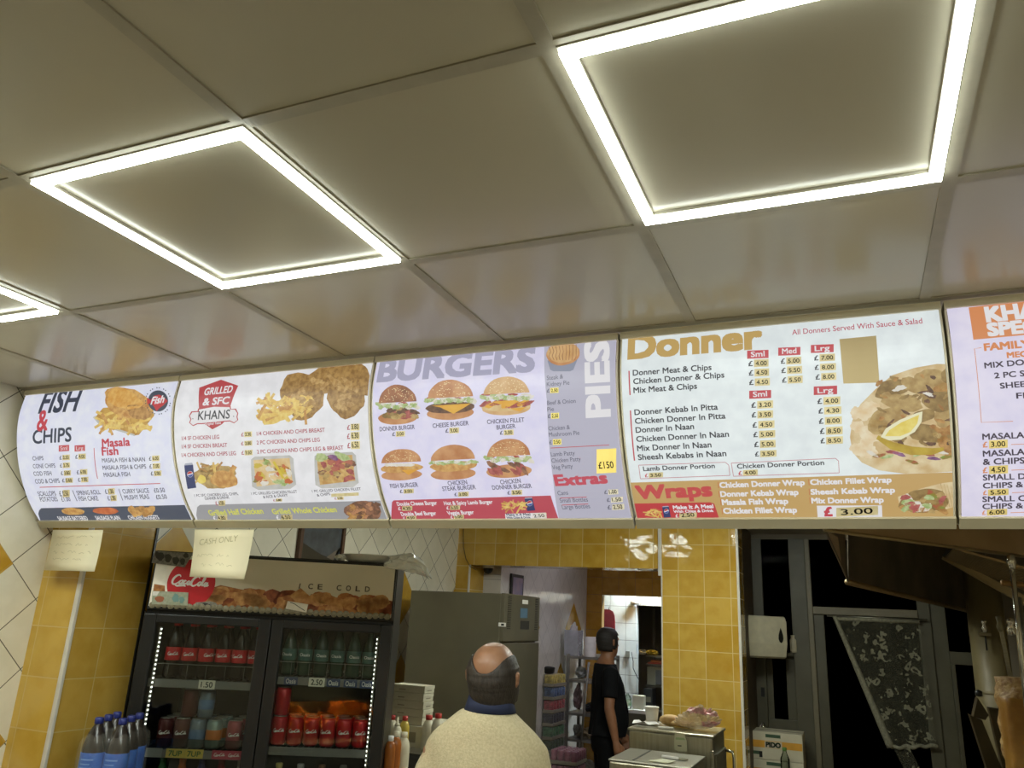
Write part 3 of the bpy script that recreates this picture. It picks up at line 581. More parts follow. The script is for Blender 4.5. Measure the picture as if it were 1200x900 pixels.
for s, a, y, b, y2 in (('Steak &', 640.9, 445.5, 660, 443.5), ('Kidney Pie', 640.9, 452.8, 667.5, 450.7), ('Beef & Onion', 641.4, 474.6, 674.8, 472), ('Pie', 641.7, 482.3, 649.4, 481.5), ('Chicken &', 643, 504.5, 668, 502.8), ('Mushroom Pie', 643.5, 511.7, 679.3, 509.4), ('Lamb Patty', 646, 534.8, 674, 533), ('Chicken Patty', 646.7, 542.2, 680.9, 540), ('Veg Patty', 647.5, 550.1, 671.6, 548.2), ('Cans', 654, 580.3, 666.2, 579.4), ('Small Bottles', 656.6, 588.8, 689.4, 587.5), ('Large Bottles', 659.3, 596.6, 692, 595.2)): T(2, s, a, y, b, y2, 4.9, SUBT, 4, .005)
YT = mat('yellow_tape', (206, 190, 110), .55, es=.6)
for q in ((641, 454.7, 654.7, 460.8, '2.50'), (642.2, 484, 655.3, 490.9, '2.50'), (644, 514.8, 658, 521.5, '2.50')): sticker(2, *q, m=YT, side=SUBT)
for a, b in (((645.4, 525), (714, 521.4)), ((656.6, 583.4), (687.6, 582.3)), ((658.7, 591.7), (689.4, 590.4))): A.line(a, b, .8, RED, 4)
sticker(2, 699.3, 526.5, 722.3, 554.8, '£150', m=mat('sticky_note', (226, 206, 120), .6, es=.66, c2=(220, 198, 108), scale=10), pound=False, th=.27)
T(2, 'Extras', 650.7, 569, 712.7, 565.6, 12.2, col((210, 88, 104)), 4, .05)
CT = mat('clear_tape', (206, 198, 176), .4, es=.55)
for q in ((708.4, 573.6, 724.5, 579.6, '1.00'), (711.5, 582.6, 730, 588.8, '1.50'), (712.5, 591, 731.6, 597.6, '2.50')): sticker(2, *q, m=CT, side=SUBT, th=.7)
# ---------------------------------------------------------------- board 4
A = ART[3]; TX = col((58, 58, 64)); q5 = lambda x, y: (720+x/3.332, 350+y/3.332); q6 = lambda x, y: (920+x/3.214, 340+y/3.214)
T(3, 'Donner', 735.2, 420.2, 894, 407, 26, col((206, 172, 104)), 3, .05)
T(3, 'All Donners Served With Sauce & Salad', 928.4, 392.6, 1081, 379, 6.2, col((196, 74, 96)), 3, .005)
A.line((737.2, 434.6), (738.4, 463), 1.5, RED, 3); A.line((738.8, 481), (743.6, 539.7), 1.5, RED, 3)
for s, a, y, b, y2 in (('Donner Meat & Chips', 741.6, 440.2, 834, 433.5), ('Chicken Donner & Chips', 742.2, 450.2, 849, 442.3), ('Mix Meat & Chips', 742.5, 460.6, 817, 455.4), ('Donner Kebab In Pitta', 743.7, 486.4, 841.5, 479.8), ('Chicken Donner In Pitta', 744.3, 496.6, 850.5, 490.3), ('Donner In Naan', 745.2, 507.2, 813.6, 502.6), ('Chicken Donner In Naan', 746, 517.7, 854.5, 511.6), ('Mix Donner In Naan', 747, 528.5, 834, 524), ('Sheesh Kebabs in Naan', 748, 539, 851.5, 534.2)): T(3, s, a, y, b, y2, 6.5, TX, 3, .02)
for s, x0, y0, x1, y1 in (('Sml', 875.5, 411, 900.7, 420.6), ('Med', 912, 407.6, 938, 417), ('Lrg', 950.2, 404.4, 977, 413.8), ('Sml', 878, 458, 903.7, 467.4), ('Lrg', 953.6, 453, 981, 463)):
    A.rect(x0, y0, x1, y1, col((208, 68, 80)), 2, -.04); T(3, s, x0+4.5, y1-2.2, x1-4.5, y1-3.2, 6, WHT, 4, .02)
for q in ((877, 421.6, 900.7, 430.4, '4.00'), (877.6, 432.5, 901.3, 441.3, '4.50'), (878, 443.6, 902.2, 452.4, '4.50'), (915, 418.8, 939, 427.4, '5.00'), (915.7, 429.6, 940, 438.4, '5.50'), (916.6, 441, 940.6, 449.6, '5.50'), (954.2, 415.2, 978.5, 423.6, '7.00'), (954.8, 426.4, 979.7, 434.6, '8.00'), (955.8, 437.4, 980, 446, '8.00'),
          (880.6, 470, 906, 479, '3.20'), (881, 481.6, 906, 490.4, '3.50'), (882, 493.4, 907.6, 502.2, '4.50'), (883, 504.8, 908.5, 513.4, '5.00'), (884, 516.2, 909, 525, '5.00'), (885, 528, 910, 535.8, '3.50'), (958, 465.4, 984.7, 474.6, '4.00'), (959.2, 477, 986, 485.8, '4.30'), (959.8, 488.8, 986.6, 497.8, '8.00'), (961, 500.4, 987.5, 509.6, '8.50'), (961.7, 512, 987.8, 520.6, '8.50')): sticker(3, *q, side=TX, th=.56)
a = Art(board_px, board_xyz, BRK); a.poly([(983.8, 397.6), (1026.7, 393.5), (1030.5, 448.3), (988.4, 449.5)], mat('brown_cover_card', (164, 146, 106), .6, es=.52, c2=(168, 150, 110), scale=6), 5); a.build('cover_card', BOARDS[3])
def outline(pts, w, m, d):
    for p, q in zip(pts, pts[1:]+pts[:1]): ART[3].line(p, q, w, m, d)
OL = col((206, 130, 140)); outline([(748.5, 545), (850, 541.6), (854, 545), (855.4, 557), (750.6, 561)], .7, OL, 3); outline([(857, 542.6), (979, 537), (982.6, 540), (983.4, 554), (859.6, 558)], .7, OL, 3)
T(3, 'Lamb Donner Portion', 754, 551.9, 838, 548.2, 5.2, TX, 3, .02); T(3, 'Chicken Donner Portion', 864, 549, 966, 544.6, 5.4, TX, 3, .02); sticker(3, 756, 554, 777, 560, '3.50', side=RED); sticker(3, 865.6, 550.8, 888, 557.6, '4.00', side=RED)
A.poly([(735.5, 565.6), (1123.2, 553.2), (1124, 606.4), (743, 607.4)], GOLD, 1)
T(3, 'Wraps', 746.4, 584.4, 835.5, 580.6, 15, col((210, 84, 84)), 4, .05)
A.poly([(742, 590), (832, 588.4), (837, 590), (842.6, 606.6), (743.2, 607.2)], col((206, 54, 64)), 2)
fries(A, 757, 597, 775, 605, 24, 6, 9); can(A, 776, 593, 784, 606.4, .16)
T(3, 'Make It A Meal', 789, 596.6, 836.4, 595, 4.2, WHT, 4, .04); T(3, 'With Chips & Drink', 789.6, 600.8, 836.4, 599.6, 2.9, WHT, 4, .04); sticker(3, 792, 601.4, 816.6, 607, '2.50', side=WHT, th=.8)
for i, (s, a, y, b, y2) in enumerate((('Chicken Donner Wrap', 843.6, 571.4, 943.3, 568.2), ('Donner Kebab Wrap', 844.5, 581.9, 936, 579.6), ('Masala Fish Wrap', 846.4, 591.5, 924, 590), ('Chicken Fillet Wrap', 848, 601.6, 934.3, 600.3), ('Chicken Fillet Wrap', 949.6, 568, 1045, 565), ('Sheesh Kebab Wrap', 950.2, 579.4, 1049, 577), ('Mix Donner Wrap', 951, 589.6, 1035.7, 588.5))):
    T(3, s, a, y, b, y2, 6.2, WHT, 4, .045); A.line((a-2, y-7), (a-1.4, y+.6), .9, col((206, 120, 70)), 4)
A.poly([(957.2, 592.4), (1033.4, 592), (1034, 606), (958.2, 606.2)], WHT, 3); T(3, '£', 966, 604.4, 976, 604.2, 10, RED, 5, .05); sticker(3, 980, 595, 1029, 605.6, '3.00', pound=False, th=.62)
# naan with donner meat, and the wrap below it
def clipx(pts, xm): return [(min(x, xm), y) for x, y in pts]
A.blob(1066, 491, 69, 63, NAAN, 2, .03, 3, -.2, 40) if False else A.poly([(1121.5, 427), (1098, 426.5), (1072, 431), (1045, 440), (1026, 456), (1008, 474), (999, 492), (996, 512), (999, 530), (1010, 542), (1030, 551), (1060, 555), (1095, 554), (1122.5, 552)], NAAN, 2)
r = random.Random(5)
for i in range(15): A.blob(1000+r.uniform(4, 24), 470+r.uniform(0, 64), 8, 7, P_('naan_light', (248, 234, 200), (236, 208, 160), 40), 3, .2, i)
for x, y, rx, ry, an, m in ((1045, 456, 20, 11, -.3, DON), (1092, 446, 20, 14, .1, DON2), (1112, 440, 9, 10, .3, DON), (1058, 472, 24, 10, .15, DON2), (1040, 490, 22, 12, -.3, DON2), (1100, 470, 20, 12, .1, DON), (1108, 488, 14, 12, -.4, DON2), (1086, 508, 24, 10, .2, DON), (1110, 512, 12, 14, .2, CRUMB), (1046, 508, 18, 8, .4, DON), (1070, 452, 16, 8, .5, DON2), (1104, 456, 14, 7, -.5, CRUMB), (1028, 500, 12, 9, .2, DON2), (1112, 528, 10, 7, 0, CRUMB), (1080, 488, 18, 7, -.3, DON)):
    A.blob(x, y, rx, ry, m, 4+int(x) % 3, .12, int(x), an)
for i in range(46): A.blob(min(1114, 1030+r.uniform(0, 88)), 440+r.uniform(0, 82), r.uniform(3, 7), r.uniform(1.5, 3), (DON, PAT, DON2, CRUMB)[i % 4], 7, .2, i, r.uniform(-1, 1))
A.path([(1028, 512), (1045, 522), (1068, 528), (1092, 529), (1106, 526)], [5, 9, 10, 8, 4], CHILI, 9)
A.poly([(1032, 512), (1038, 502), (1054, 492), (1074, 484), (1081, 482), (1080, 494), (1072, 506), (1056, 515), (1042, 516)], col((250, 246, 206)), 10); A.poly([(1037, 511), (1042, 504), (1056, 495), (1077, 486), (1075, 496), (1067, 506), (1055, 511)], LEMON, 11)
for i in range(12): A.blob(1022+i*8+r.uniform(-2, 2), 533+r.uniform(-5, 9), 8, 2, (MAYO, SALAD, LET, MEAT, PURP)[i % 5], 8, .2, i, r.uniform(-.5, .5))
A.blob(1054, 455, 8, 3, MAYO, 9, .3, 1, -.3); A.blob(1088, 462, 6, 2, MAYO, 9, .3, 1, .3)
A.poly([(1052, 582), (1080, 572), (1104, 566), (1123.5, 563.5), (1123.8, 592), (1104, 598), (1066, 600), (1054, 592)], NAAN, 4); A.blob(1083, 587, 29, 14, DON, 5, .1, 3, -.1)
for i in range(30): A.blob(1083+r.uniform(-24, 24), 588+r.uniform(-11, 11), 6, 3, (DON2, MAYO, MEAT, SALAD, CRUMB, LET)[i % 6], 6+i % 3, .2, i, r.uniform(-1, 1))
for i in range(5): A.line((1102+i*4, 566+i), (1110+i*3, 594), .5, DON2, 7)
# ---------------------------------------------------------------- board 5
A = ART[4]; TX = col((72, 62, 76)); q7 = lambda x, y: (1090+x/3.0, 330+y/3.0); OR = col((232, 150, 96))
A.poly([(1135, 360.4), (1290, 343), (1294, 384), (1140.6, 398.2)], OR, 1)
T(4, 'KHANS', 1155.7, 377, 1256, 367, 16.4, WHT, 3, .06); T(4, 'SPECIALS', 1157.7, 393.5, 1275, 383, 14, WHT, 3, .06)
T(4, 'FAMILY', 1153.3, 411, 1208, 406.5, 8, OR, 3, .05); T(4, 'MEG', 1180, 419.4, 1204, 417.6, 6.2, OR, 3, .05)
A.path([(1150, 407.5), (1141.8, 408.6), (1150, 495), (1187, 493.6)], .8, OR, 3)
for s, a, y, b, y2, h in (('MIX DO', 1153.8, 431.6, 1200.5, 427.6, 6.4), ('2 PC S', 1165.4, 443.4, 1201, 440.6, 6.4), ('SHEE', 1172, 455.4, 1202, 453, 6.4), ('FI', 1191, 467, 1201.4, 466.4, 6.4), ('MASALA', 1151.2, 515.2, 1200.5, 513, 6.8), ('MASALA', 1151.8, 535, 1201, 532.6, 6.8), ('& CHIPS', 1151.8, 544.6, 1201, 542.8, 6.8), ('SMALL D', 1151.8, 562.8, 1202, 561, 6.4), ('CHIPS &', 1151.8, 572.2, 1199, 570.6, 6.2), ('SMALL C', 1151.2, 588, 1202, 586.6, 6.2), ('CHIPS &', 1151.2, 596.4, 1199, 595.2, 6)): T(4, s, a, y, b, y2, h, TX, 3, .025)
for q in ((1151.7, 516, 1180.8, 525.6, '3.00'), (1151.7, 546, 1181.2, 555.6, '4.50'), (1152, 573.4, 1181.8, 581, '5.50'), (1151, 597, 1180.2, 604.2, '6.00')):
    sticker(4, *q, side=OR, m=mat('gold_tape', (196, 176, 112), .55, es=.6)); A.line((q[2]+4, (q[1]+q[3])/2), (1240, (q[1]+q[3])/2-2), .7, OR, 3)
for k in range(5): ART[k].build('printed_menu', BOARDS[k])
# two handwritten sheets taped under the boards
PAPER = mat('note_paper', (230, 220, 186), .7, c2=(224, 213, 178), scale=4); FAINT = mat('pencil', (176, 166, 128), .7)
def note(label, quad, y, lines):
    t = thing('paper_note', label, 'note', at((quad[2][0]+quad[3][0])/2, quad[2][1], 'y', y)); P = [at(px_, py_, 'y', y) for px_, py_ in quad]
    rows = []
    for i in range(7):
        u = i/6; a, c = P[0].lerp(P[3], u), P[1].lerp(P[2], u); bow = Vector((0, -.012*u*u, 0)); rows.append([a+bow, (a+c)/2+bow*1.5, c+bow])
    mb = MB(); mb.loft(rows, PAPER, True, False, False); o = mb.build('sheet', t)
    md = o.modifiers.new('thickness', 'SOLIDIFY'); md.thickness = .0006; md.offset = 0
    def xyz(u, v, d):
        k = (P[0].z-v)/(P[0].z-P[3].z); return Vector((u, y-.012*k*k*(1+.5*max(0, 1-abs((u-(P[0].x+P[1].x)/2)/((P[1].x-P[0].x)/2))))-.0012-d, v))
    A = Art(lambda a, c: (at(a, c, 'y', y).x, at(a, c, 'y', y).z), xyz)
    for i, l in enumerate(lines):
        if l[0]: A.text(l[0], l[1], l[2], l[3], FAINT, 1, 0, .1)
        else: scrawl(A, *l[1:], seed=i+3)
    seen = {}
    for it in A.items: seen.setdefault(round(it[0][0][1]*55), []).append(it)
    for its in seen.values():
        A.items = its; A.build('handwritten_line', t)
def scrawl(A, x0, x1, y, h, seed):
    """a line of pencil too faint to read"""
    q = random.Random(seed); x = x0; pts = []
    while x < x1:
        pts.append((x, y-h*q.uniform(0, 1))); x += q.uniform(.8, 2.0)
        if q.random() < .16 and len(pts) > 2: A.path(pts, .45, FAINT, 1); pts = []; x += 2.5
    if len(pts) > 1: A.path(pts, .45, FAINT, 1)
note('cream handwritten paper note hanging under the fish and chips board', [(62, 621), (121, 621), (113.5, 670), (54, 668.5)], 1.412, [(None, 68, 110, 631, 3.4), (None, 66, 106, 640, 3.4), (None, 64, 108, 649, 3.4), (None, 64, 98, 657, 3.4)])
note('cream handwritten note reading cash only, hanging under the grilled and SFC board', [(228.5, 620.5), (298, 620.5), (288.5, 679), (225, 676)], 1.412, [('CASH ONLY', (234, 639), (279, 634), 6.5), (None, 232, 270, 653, 4), (None, 238, 276, 664, 4)])
# ================================================================ the drinks fridge and what stands in and around it
BLK = mat('fridge_black', (24, 23, 21), .38, c2=(28, 27, 25), scale=8); BLK2 = mat('fridge_inner_black', (44, 43, 38), .6)
STEEL = mat('brushed_steel', (150, 146, 132), .34, .85, c2=(140, 136, 122), scale=6, stretch=(1, 1, 30)); STEELD = mat('dull_steel', (120, 115, 96), .36, .5, c2=(112, 107, 90), scale=3, spec=.4)
CHROME = mat('chrome', (210, 208, 200), .15, 1.0)
FG = glass_mat('fridge_glass', (246, 249, 246), 1.5, .97); CLR = glass_mat('clear_plastic', (226, 232, 226), 1.4, .95, .05)
COLA = mat('cola', (22, 10, 8), .2, spec=.3); CRED = mat('cola_red', (190, 26, 34), .4); CWH = mat('print_white', (226, 222, 214), .5)
FA = R(28); FL = Vector((-1.845, 1.70, 0)); FX = Vector((math.cos(FA), math.sin(FA), 0)); FY = Vector((-math.sin(FA), math.cos(FA), 0)); FWD = 1.062; FH = 1.962
def flp(px, py, dep=0.0):
    """pixel -> (across, height) on a plane parallel to the fridge's front"""
    d = ray(px, py); t = ((FL-CAM).dot(FY)+dep)/d.dot(FY); P = CAM+d*t; return ((P-FL).dot(FX), P.z)
SCRIPT = [[(2.2, 2.3), (1.95, 2.72), (1.35, 2.7), (.7, 2.1), (.35, 1.2), (.5, .45), (1.1, .25), (1.8, .7), (2.2, 1.2)], [(1.1, .25), (1.7, -.1), (2.6, .05), (3.5, .12), (4.1, -.05)],
          [(2.9, 1.5), (2.4, 1.3), (2.2, .8), (2.45, .45), (2.9, .7), (3.0, 1.2), (2.8, 1.5), (3.3, 1.35)], [(3.95, 1.3), (3.6, 1.45), (3.3, .95), (3.45, .45), (3.9, .65), (4.25, 1.05)],
          [(4.9, 1.4), (4.45, 1.35), (4.25, .8), (4.5, .45), (4.85, .8), (5.02, 1.4), (4.92, .7), (5.1, .45), (5.45, .9)],
          [(7.2, 2.3), (6.95, 2.72), (6.35, 2.7), (5.7, 2.1), (5.35, 1.2), (5.5, .45), (6.1, .25), (6.8, .7), (7.1, 1.1)], [(7.75, 1.5), (7.3, 1.3), (7.1, .8), (7.35, .45), (7.75, .7), (7.85, 1.2), (7.65, 1.5), (8.1, 1.2)],
          [(8.1, .9), (8.6, 2.1), (8.6, 2.65), (8.35, 2.4), (8.2, 1.0), (8.35, .5), (8.65, .8)], [(9.35, 1.4), (8.95, 1.35), (8.75, .8), (9.0, .45), (9.3, .8), (9.5, 1.4), (9.42, .7), (9.6, .5), (9.95, .9)]]
def smooth(pts, k=3):
    out = []
    for i in range(len(pts)-1):
        p0, p1, p2, p3 = pts[max(0, i-1)], pts[i], pts[i+1], pts[min(len(pts)-1, i+2)]
        out += [_cat(p0, p1, p2, p3, j/k) for j in range(k)]
    return out+[pts[-1]]
def script(A, x0, y0, x1, y1, m, d=4, w=.30, h=.36, flip=1, k=3):
    """flowing cola lettering along the baseline from (x0, y0) to (x1, y1)"""
    dx, dy = x1-x0, y1-y0; l = math.hypot(dx, dy)
    for pl in SCRIPT:
        q = smooth(pl, k); n = len(q)
        P = [(x0+dx*(x+.18*y)/10.4-flip*-dy/l*0+(dy/l)*(y/10.4*l)*flip, y0+dy*(x+.18*y)/10.4-flip*(y/10.4*l)*dx/l) for x, y in q]
        A.path(P, [l/10.4*w*(.55+.75*math.sin(math.pi*i/(n-1))) for i in range(n)], m, d)
fr = thing('drinks_fridge', 'tall black double-door drinks fridge with a cola header', 'fridge', FL, FA)
def lb(mb, x0, x1, y0, y1, z0, z1, m, bev=0.0): return mb.box(((x0+x1)/2, (y0+y1)/2, (z0+z1)/2), (x1-x0, y1-y0, z1-z0), m, bev)
b = MB(); D = .62
lb(b, 0, .025, 0.0, D, .08, FH, BLK); lb(b, FWD-.025, FWD, 0, D, .08, FH, BLK); lb(b, .025, FWD-.025, D-.03, D, .08, FH, BLK2); lb(b, 0, FWD, .0, D, FH, FH+.012, BLK); lb(b, .025, FWD-.025, .0, D-.03, .08, .2, BLK); lb(b, .025, FWD-.025, .03, D-.03, 1.70, 1.73, BLK2); lb(b, .53, .55, .05, D-.03, .2, 1.7, BLK2)
lb(b, 0, FWD, 0.0, .05, 1.71, 1.728, BLK); b.build('cabinet', fr, True)
for x in (.06, FWD-.06):
    for y in (.06, D-.06): MB().cyl((x, y, 0), (x, y, .08), .02, BLK).build('foot', fr, True)
hd = MB(); lb(hd, .004, FWD-.004, -.022, .02, 1.724, FH+.006, BLK, .004); hd = hd.build('header_box', fr, True)
HB = mat('header_print', (220, 212, 190), .3, c2=(206, 198, 176), scale=2.5)  # printed colours only, the header has no glow
A = Art(lambda x, y: flp(x, y, -.0225), lambda u, v, d: FL+FX*u+FY*(-.0225-d)+Vector((0, 0, v)), (), (.012, FWD-.012, 1.738, FH-.004))
A.poly2([(.012, 1.738), (FWD-.012, 1.738), (FWD-.012, FH-.004), (.012, FH-.004)], HB, 0)
A.poly2([(.012, 1.738), (.16, 1.738), (.16, FH-.004), (.012, FH-.004)], mat('header_white', (238, 232, 216), .3), 1)
SN = [mat('snack_a', (188, 128, 66), .4, c2=(146, 84, 40), scale=40), mat('snack_b', (166, 92, 52), .4, c2=(120, 58, 34), scale=36), mat('snack_c', (208, 158, 96), .4, c2=(170, 112, 60), scale=44)]
q = random.Random(4)
A.poly2([(.17, 1.742), (FWD-.014, 1.742), (FWD-.014, 1.80), (.9, 1.80), (.8, 1.81), (.6, 1.80), (.4, 1.825), (.3, 1.84), (.2, 1.80)], SN[0], 1)
for i in range(70):
    u = .19+.85*q.random(); A.poly2([(u+.042*q.uniform(.6, 1.2)*math.cos(t*.5236)*1.0, 1.742+.012+q.uniform(0, .04)*0+max(0, .035+.028*math.sin(t*.5236)+.018*math.sin(i))) for t in range(12)], SN[i % 3], 2+i % 3)
def hx(u): return [(u+.05*math.cos(t*.6), 1.80+.014*math.sin(t*.6)) for t in range(10)]
for i, u in enumerate((.285, .36, .62, .79)): A.poly2([(max(.02, min(FWD-.02, x)), z+(.012 if i == 0 else 0)) for x, z in hx(u)], SN[2 if i % 2 else 0], 5)
A.poly2([(.02, 1.83), (.065, 1.825), (.07, 1.80), (.055, 1.79), (.02, 1.795)], SN[0], 3)
A.poly2([(.60, 1.81), (.645, 1.845), (.72, 1.79), (.66, 1.765)], SN[2], 6)
cx, cz = flp(224.2, 683.5, -.0225); rr = .102
A.poly2([(cx+rr*math.cos(t*math.pi/24), max(1.742, min(FH-.006, cz+rr*math.sin(t*math.pi/24)))) for t in range(48)], CRED, 7)
script(A, 199.5, 685.2, 245.6, 689.5, CWH, 9, .42, k=4)
for i, ch in enumerate('ICE COLD'):
    if ch != ' ':
        x = 349.8+11.1*i; A.text(ch, (x, 689.5+.05*(x-350)), (x+(1.2 if ch == 'I' else 5.6), 689.5+.05*(x+5-350)), 6, mat('header_grey', (88, 80, 66), .5), 8, .02)
A.build('header_print', hd)
# doors: frame, glass, inner light strip
def door(x0, x1, gl, gr, strip, nm):
    f = MB(); z0, z1, g0, g1 = .2, 1.708, .27, 1.672
    lb(f, x0, gl, -.03, 0, z0, z1, BLK, .004); lb(f, gr, x1, -.03, 0, z0, z1, BLK, .004); lb(f, gl, gr, -.03, 0, g1, z1, BLK, .004); lb(f, gl, gr, -.03, 0, z0, g0, BLK, .004)
    fo = f.build('door', fr, True); tag(fo, nm)
    MB().box(((gl+gr)/2, -.012, (g0+g1)/2), (gr-gl, .004, g1-g0), FG).build('glass', fo, True)
    h = MB(); hx_ = gr+.018 if x0 < .3 else gl-.018; lb(h, hx_-.008, hx_+.008, -.052, -.03, .8, 1.09, BLK, .005); h.build('handle', fo, True)
    sg = 1 if x0 < .3 else -1
    s = MB(); lb(s, strip-.004, strip+.004, .003, .018, .3, 1.655, mat('strip_grey', (120, 118, 108), .4))
    o = s.build('light_strip', fr, True); dm = led_mat('strip_led', 3.2, (1, 1, .92)) if 'strip_led' not in bpy.data.materials else bpy.data.materials['strip_led']
    dd = MB()
    for i in range(75): lb(dd, strip+sg*.003-.002, strip+sg*.003+.002, .001, .010, .31+i*.018, .3165+i*.018, dm)
    dd.build('led_dots', o, True, kind='stuff')
door(.002, .539, .056, .487, .070, 'left glass door'); door(.543, FWD-.002, .592, 1.012, 1.0, 'right glass door')
SHELF = mat('shelf_wire', (120, 118, 110), .4, .6); RAILM = mat('price_rail', (112, 110, 104), .4)
SHZ = {'l': (1.445, 1.172, .895), 'r': (1.476, 1.198, .90)}
for side, (a, c) in (('l', (.03, .528)), ('r', (.552, FWD-.03))):
    for z in SHZ[side]:
        s = MB()
        for i in range(21): s.cyl((a+.004+(c-a-.008)*i/20, .035, z-.006), (a+.004+(c-a-.008)*i/20, .57, z-.006), .002, SHELF, n=6)
        s.tube([(a, .035, z-.006), (c, .035, z-.006)], .003, SHELF, 6); s.tube([(a, .57, z-.006), (c, .57, z-.006)], .003, SHELF, 6)
        s = s.build('shelf', fr, True); p = MB(); lb(p, a+.004, c-.004, .022, .030, z-.034, z-.002, RAILM, .001); p.build('price_rail', s, True)
g = MB(); lb(g, .035, .525, .026, .028, 1.174, 1.212, CLR); tag(g.build('clear_shelf_guard', fr, True))
def wire(z, a, c):
    g = MB(); n = 6
    pts = [(a+(c-a)*i/24, .028+.006*math.cos(i*math.pi/2), z) for i in range(25)]; g.tube(pts, .0018, SHELF, 6)
    for i in range(n+1): g.tube([(a+(c-a)*i/n, .03, z), (a+(c-a)*i/n, .03, z-.062)], .0012, SHELF, 5)
    g.build('bottle_guard', fr, True)
wire(1.505, .04, .52); wire(1.535, .56, FWD-.04)
def loc(x, y, z): return FL+FX*x+FY*y+Vector((0, 0, z))
# price tags on the shelf rails
def tagcard(k, label, x, z, w_, h_, m, txt=None, ink=PEN, dep=.0205, cat='price card', name='price_card', grp=None, th=.6):
    t = thing(name, label, cat, loc(x, dep, z), FA, grp); MB().box((0, 0, 0), (w_, .0015, h_), m).build('card', t, True)
    if txt:
        A = Art(lambda u, v: (u, v), lambda u, v, d: Vector((u, -.001-d, v))); A.items = []
        v, f, a, c = text2d(txt, .02); s_ = w_*.72/(c-a); hh = h_*th
        A.items.append(([((x_-(a+c)/2)*s_, (y_-.5)*hh) for x_, y_ in v], f, ink, 1)); b2 = MB()
        b2.add([Vector((p[0], -.0012, p[1])) for p in A.items[0][0]], f, ink); b2.build('writing', t, True)
    return t
CARD = mat('card_white', (214, 206, 186), .6)
x, z = flp(242.5, 801, .02); tagcard(0, 'white card marked 1.50 on the left door upper shelf rail', x, 1.428, .068, .036, CARD, '1.50')
x, z = flp(371.5, 796.5, .02); tagcard(0, 'white card marked 2.50 on the right door upper shelf rail', x, 1.457, .068, .036, CARD, '2.50')
BLU = mat('tag_blue', (52, 64, 96), .5)
for i, px_ in enumerate((341, 391, 411, 430)):
    tagcard(0, 'small blue drink tag on the right door upper rail, %s' % ('left of the price card', 'first after the price card', 'second after the price card', 'last before the light strip')[i], flp(px_, 797, .02)[0], 1.457, .058, .032, BLU, 'Oasis', CWH, grp='blue tags on the upper rail', name='shelf_tag', cat='tag')
YEL = mat('tag_yellow', (208, 186, 92), .5); GRN = mat('ink_green', (60, 110, 70), .5)
for i, px_ in enumerate((206, 228)): tagcard(0, '%s yellow tag with a green mark on the lower left rail' % ('left', 'right')[i], flp(px_, 878, .02)[0], 1.157, .075, .034, YEL, '7UP', GRN, grp='yellow tags on the lower rail', name='shelf_tag', cat='tag')
tagcard(0, 'plain grey tag at the left end of the lower left rail', .12, 1.157, .07, .034, mat('tag_grey', (140, 140, 132), .5), name='shelf_tag', cat='tag')
def small_script(mb, w_, h0, r_, m, lo, z):
    """cola lettering bent round a can or label"""
    A = Art(lambda u, v: (u, v), lambda u, v, d: Vector(((r_+.0004)*math.sin(u/r_), -(r_+.0004)*math.cos(u/r_), v)))
    script(A, -w_/2, z, w_/2, z, m, 0, .44, flip=-1, k=2)
    for pts, fs, mm, d in A.items: mb.add([lo+A.xyz(p[0], p[1], 0) for p in pts], fs, mm)
PINK = mat('tag_pink', (176, 70, 84), .5)
for i, px_ in enumerate((258, 275)):
    t = tagcard(0, '%s pink cola tag on the lower left rail' % ('left', 'right')[i], flp(px_, 878, .02)[0], 1.157, .062, .034, PINK, grp='pink tags on the lower rail', name='shelf_tag', cat='tag')
    A = Art(lambda u, v: (u, v), lambda u, v, d: Vector((u, -.0012, v))); script(A, -.024, -.006, .024, -.006, CWH, 0, .4, flip=-1, k=2); A.build('writing', t) if False else None
    m_ = MB()
    for pts, fs, mm, d in A.items: m_.add([A.xyz(p[0], p[1], 0) for p in pts], fs, mm)
    m_.build('writing', t, True)
# bottles and cans
def bottle(name, label, body, cap, lab, lab2, h=.232, r_=.0325, script_=False, liquid=None):
    t = thing(name, label, 'bottle'); k = h/.232
    MB().lathe([(r_*.72, 0), (r_*.98, .006), (r_, .02), (r_*.95, .05*k), (r_, .07*k), (r_, .125*k), (r_*.98, .135*k), (r_*.82, .165*k), (r_*.52, .195*k), (.0125, .212*k), (.0125, .218*k)], (0, 0, 0), body, 18).build('body', t, True)
    l = MB(); l.lathe([(r_+.0006, .072*k), (r_+.0009, .074*k), (r_+.0009, .124*k), (r_+.0006, .126*k)], (0, 0, 0), lab, 18)
    if script_: small_script(l, .05, 0, r_+.001, lab2, Vector((0, 0, 0)), .093*k)
    l.build('label', t, True)
    MB().lathe([(.0135, .214*k), (.0145, .216*k), (.0145, .230*k), (.0125, .232*k), (0.002, .2325*k)], (0, 0, 0), cap, 14).build('cap', t, True); return t
cb = bottle('cola_bottle', '', COLA, CRED, CRED, CWH, script_=True); names = ['first from the left', 'second from the left', 'third from the left', 'fourth from the left', 'fifth from the left', 'last at the right']
for i, x in enumerate((.118, .188, .258, .332, .402, .472)):
    o = cb if i == 0 else dup(cb, (0, 0, 0)); o.matrix_basis = Matrix.Translation(loc(x, .075, 1.446)) @ Matrix.Rotation(FA+(.25, .1, .7, .0, -.1, -.4)[i], 4, 'Z')
    o['label'] = 'red label cola bottle on the top left shelf, '+names[i]; o['group'] = 'cola bottles on the top left shelf'
for i in range(6):
    dup(cb, loc(.10+.075*i, .16, 1.446), FA+.3*i, 'cola bottle in the second row of the top left fridge shelf', 'cola bottles in the second row')
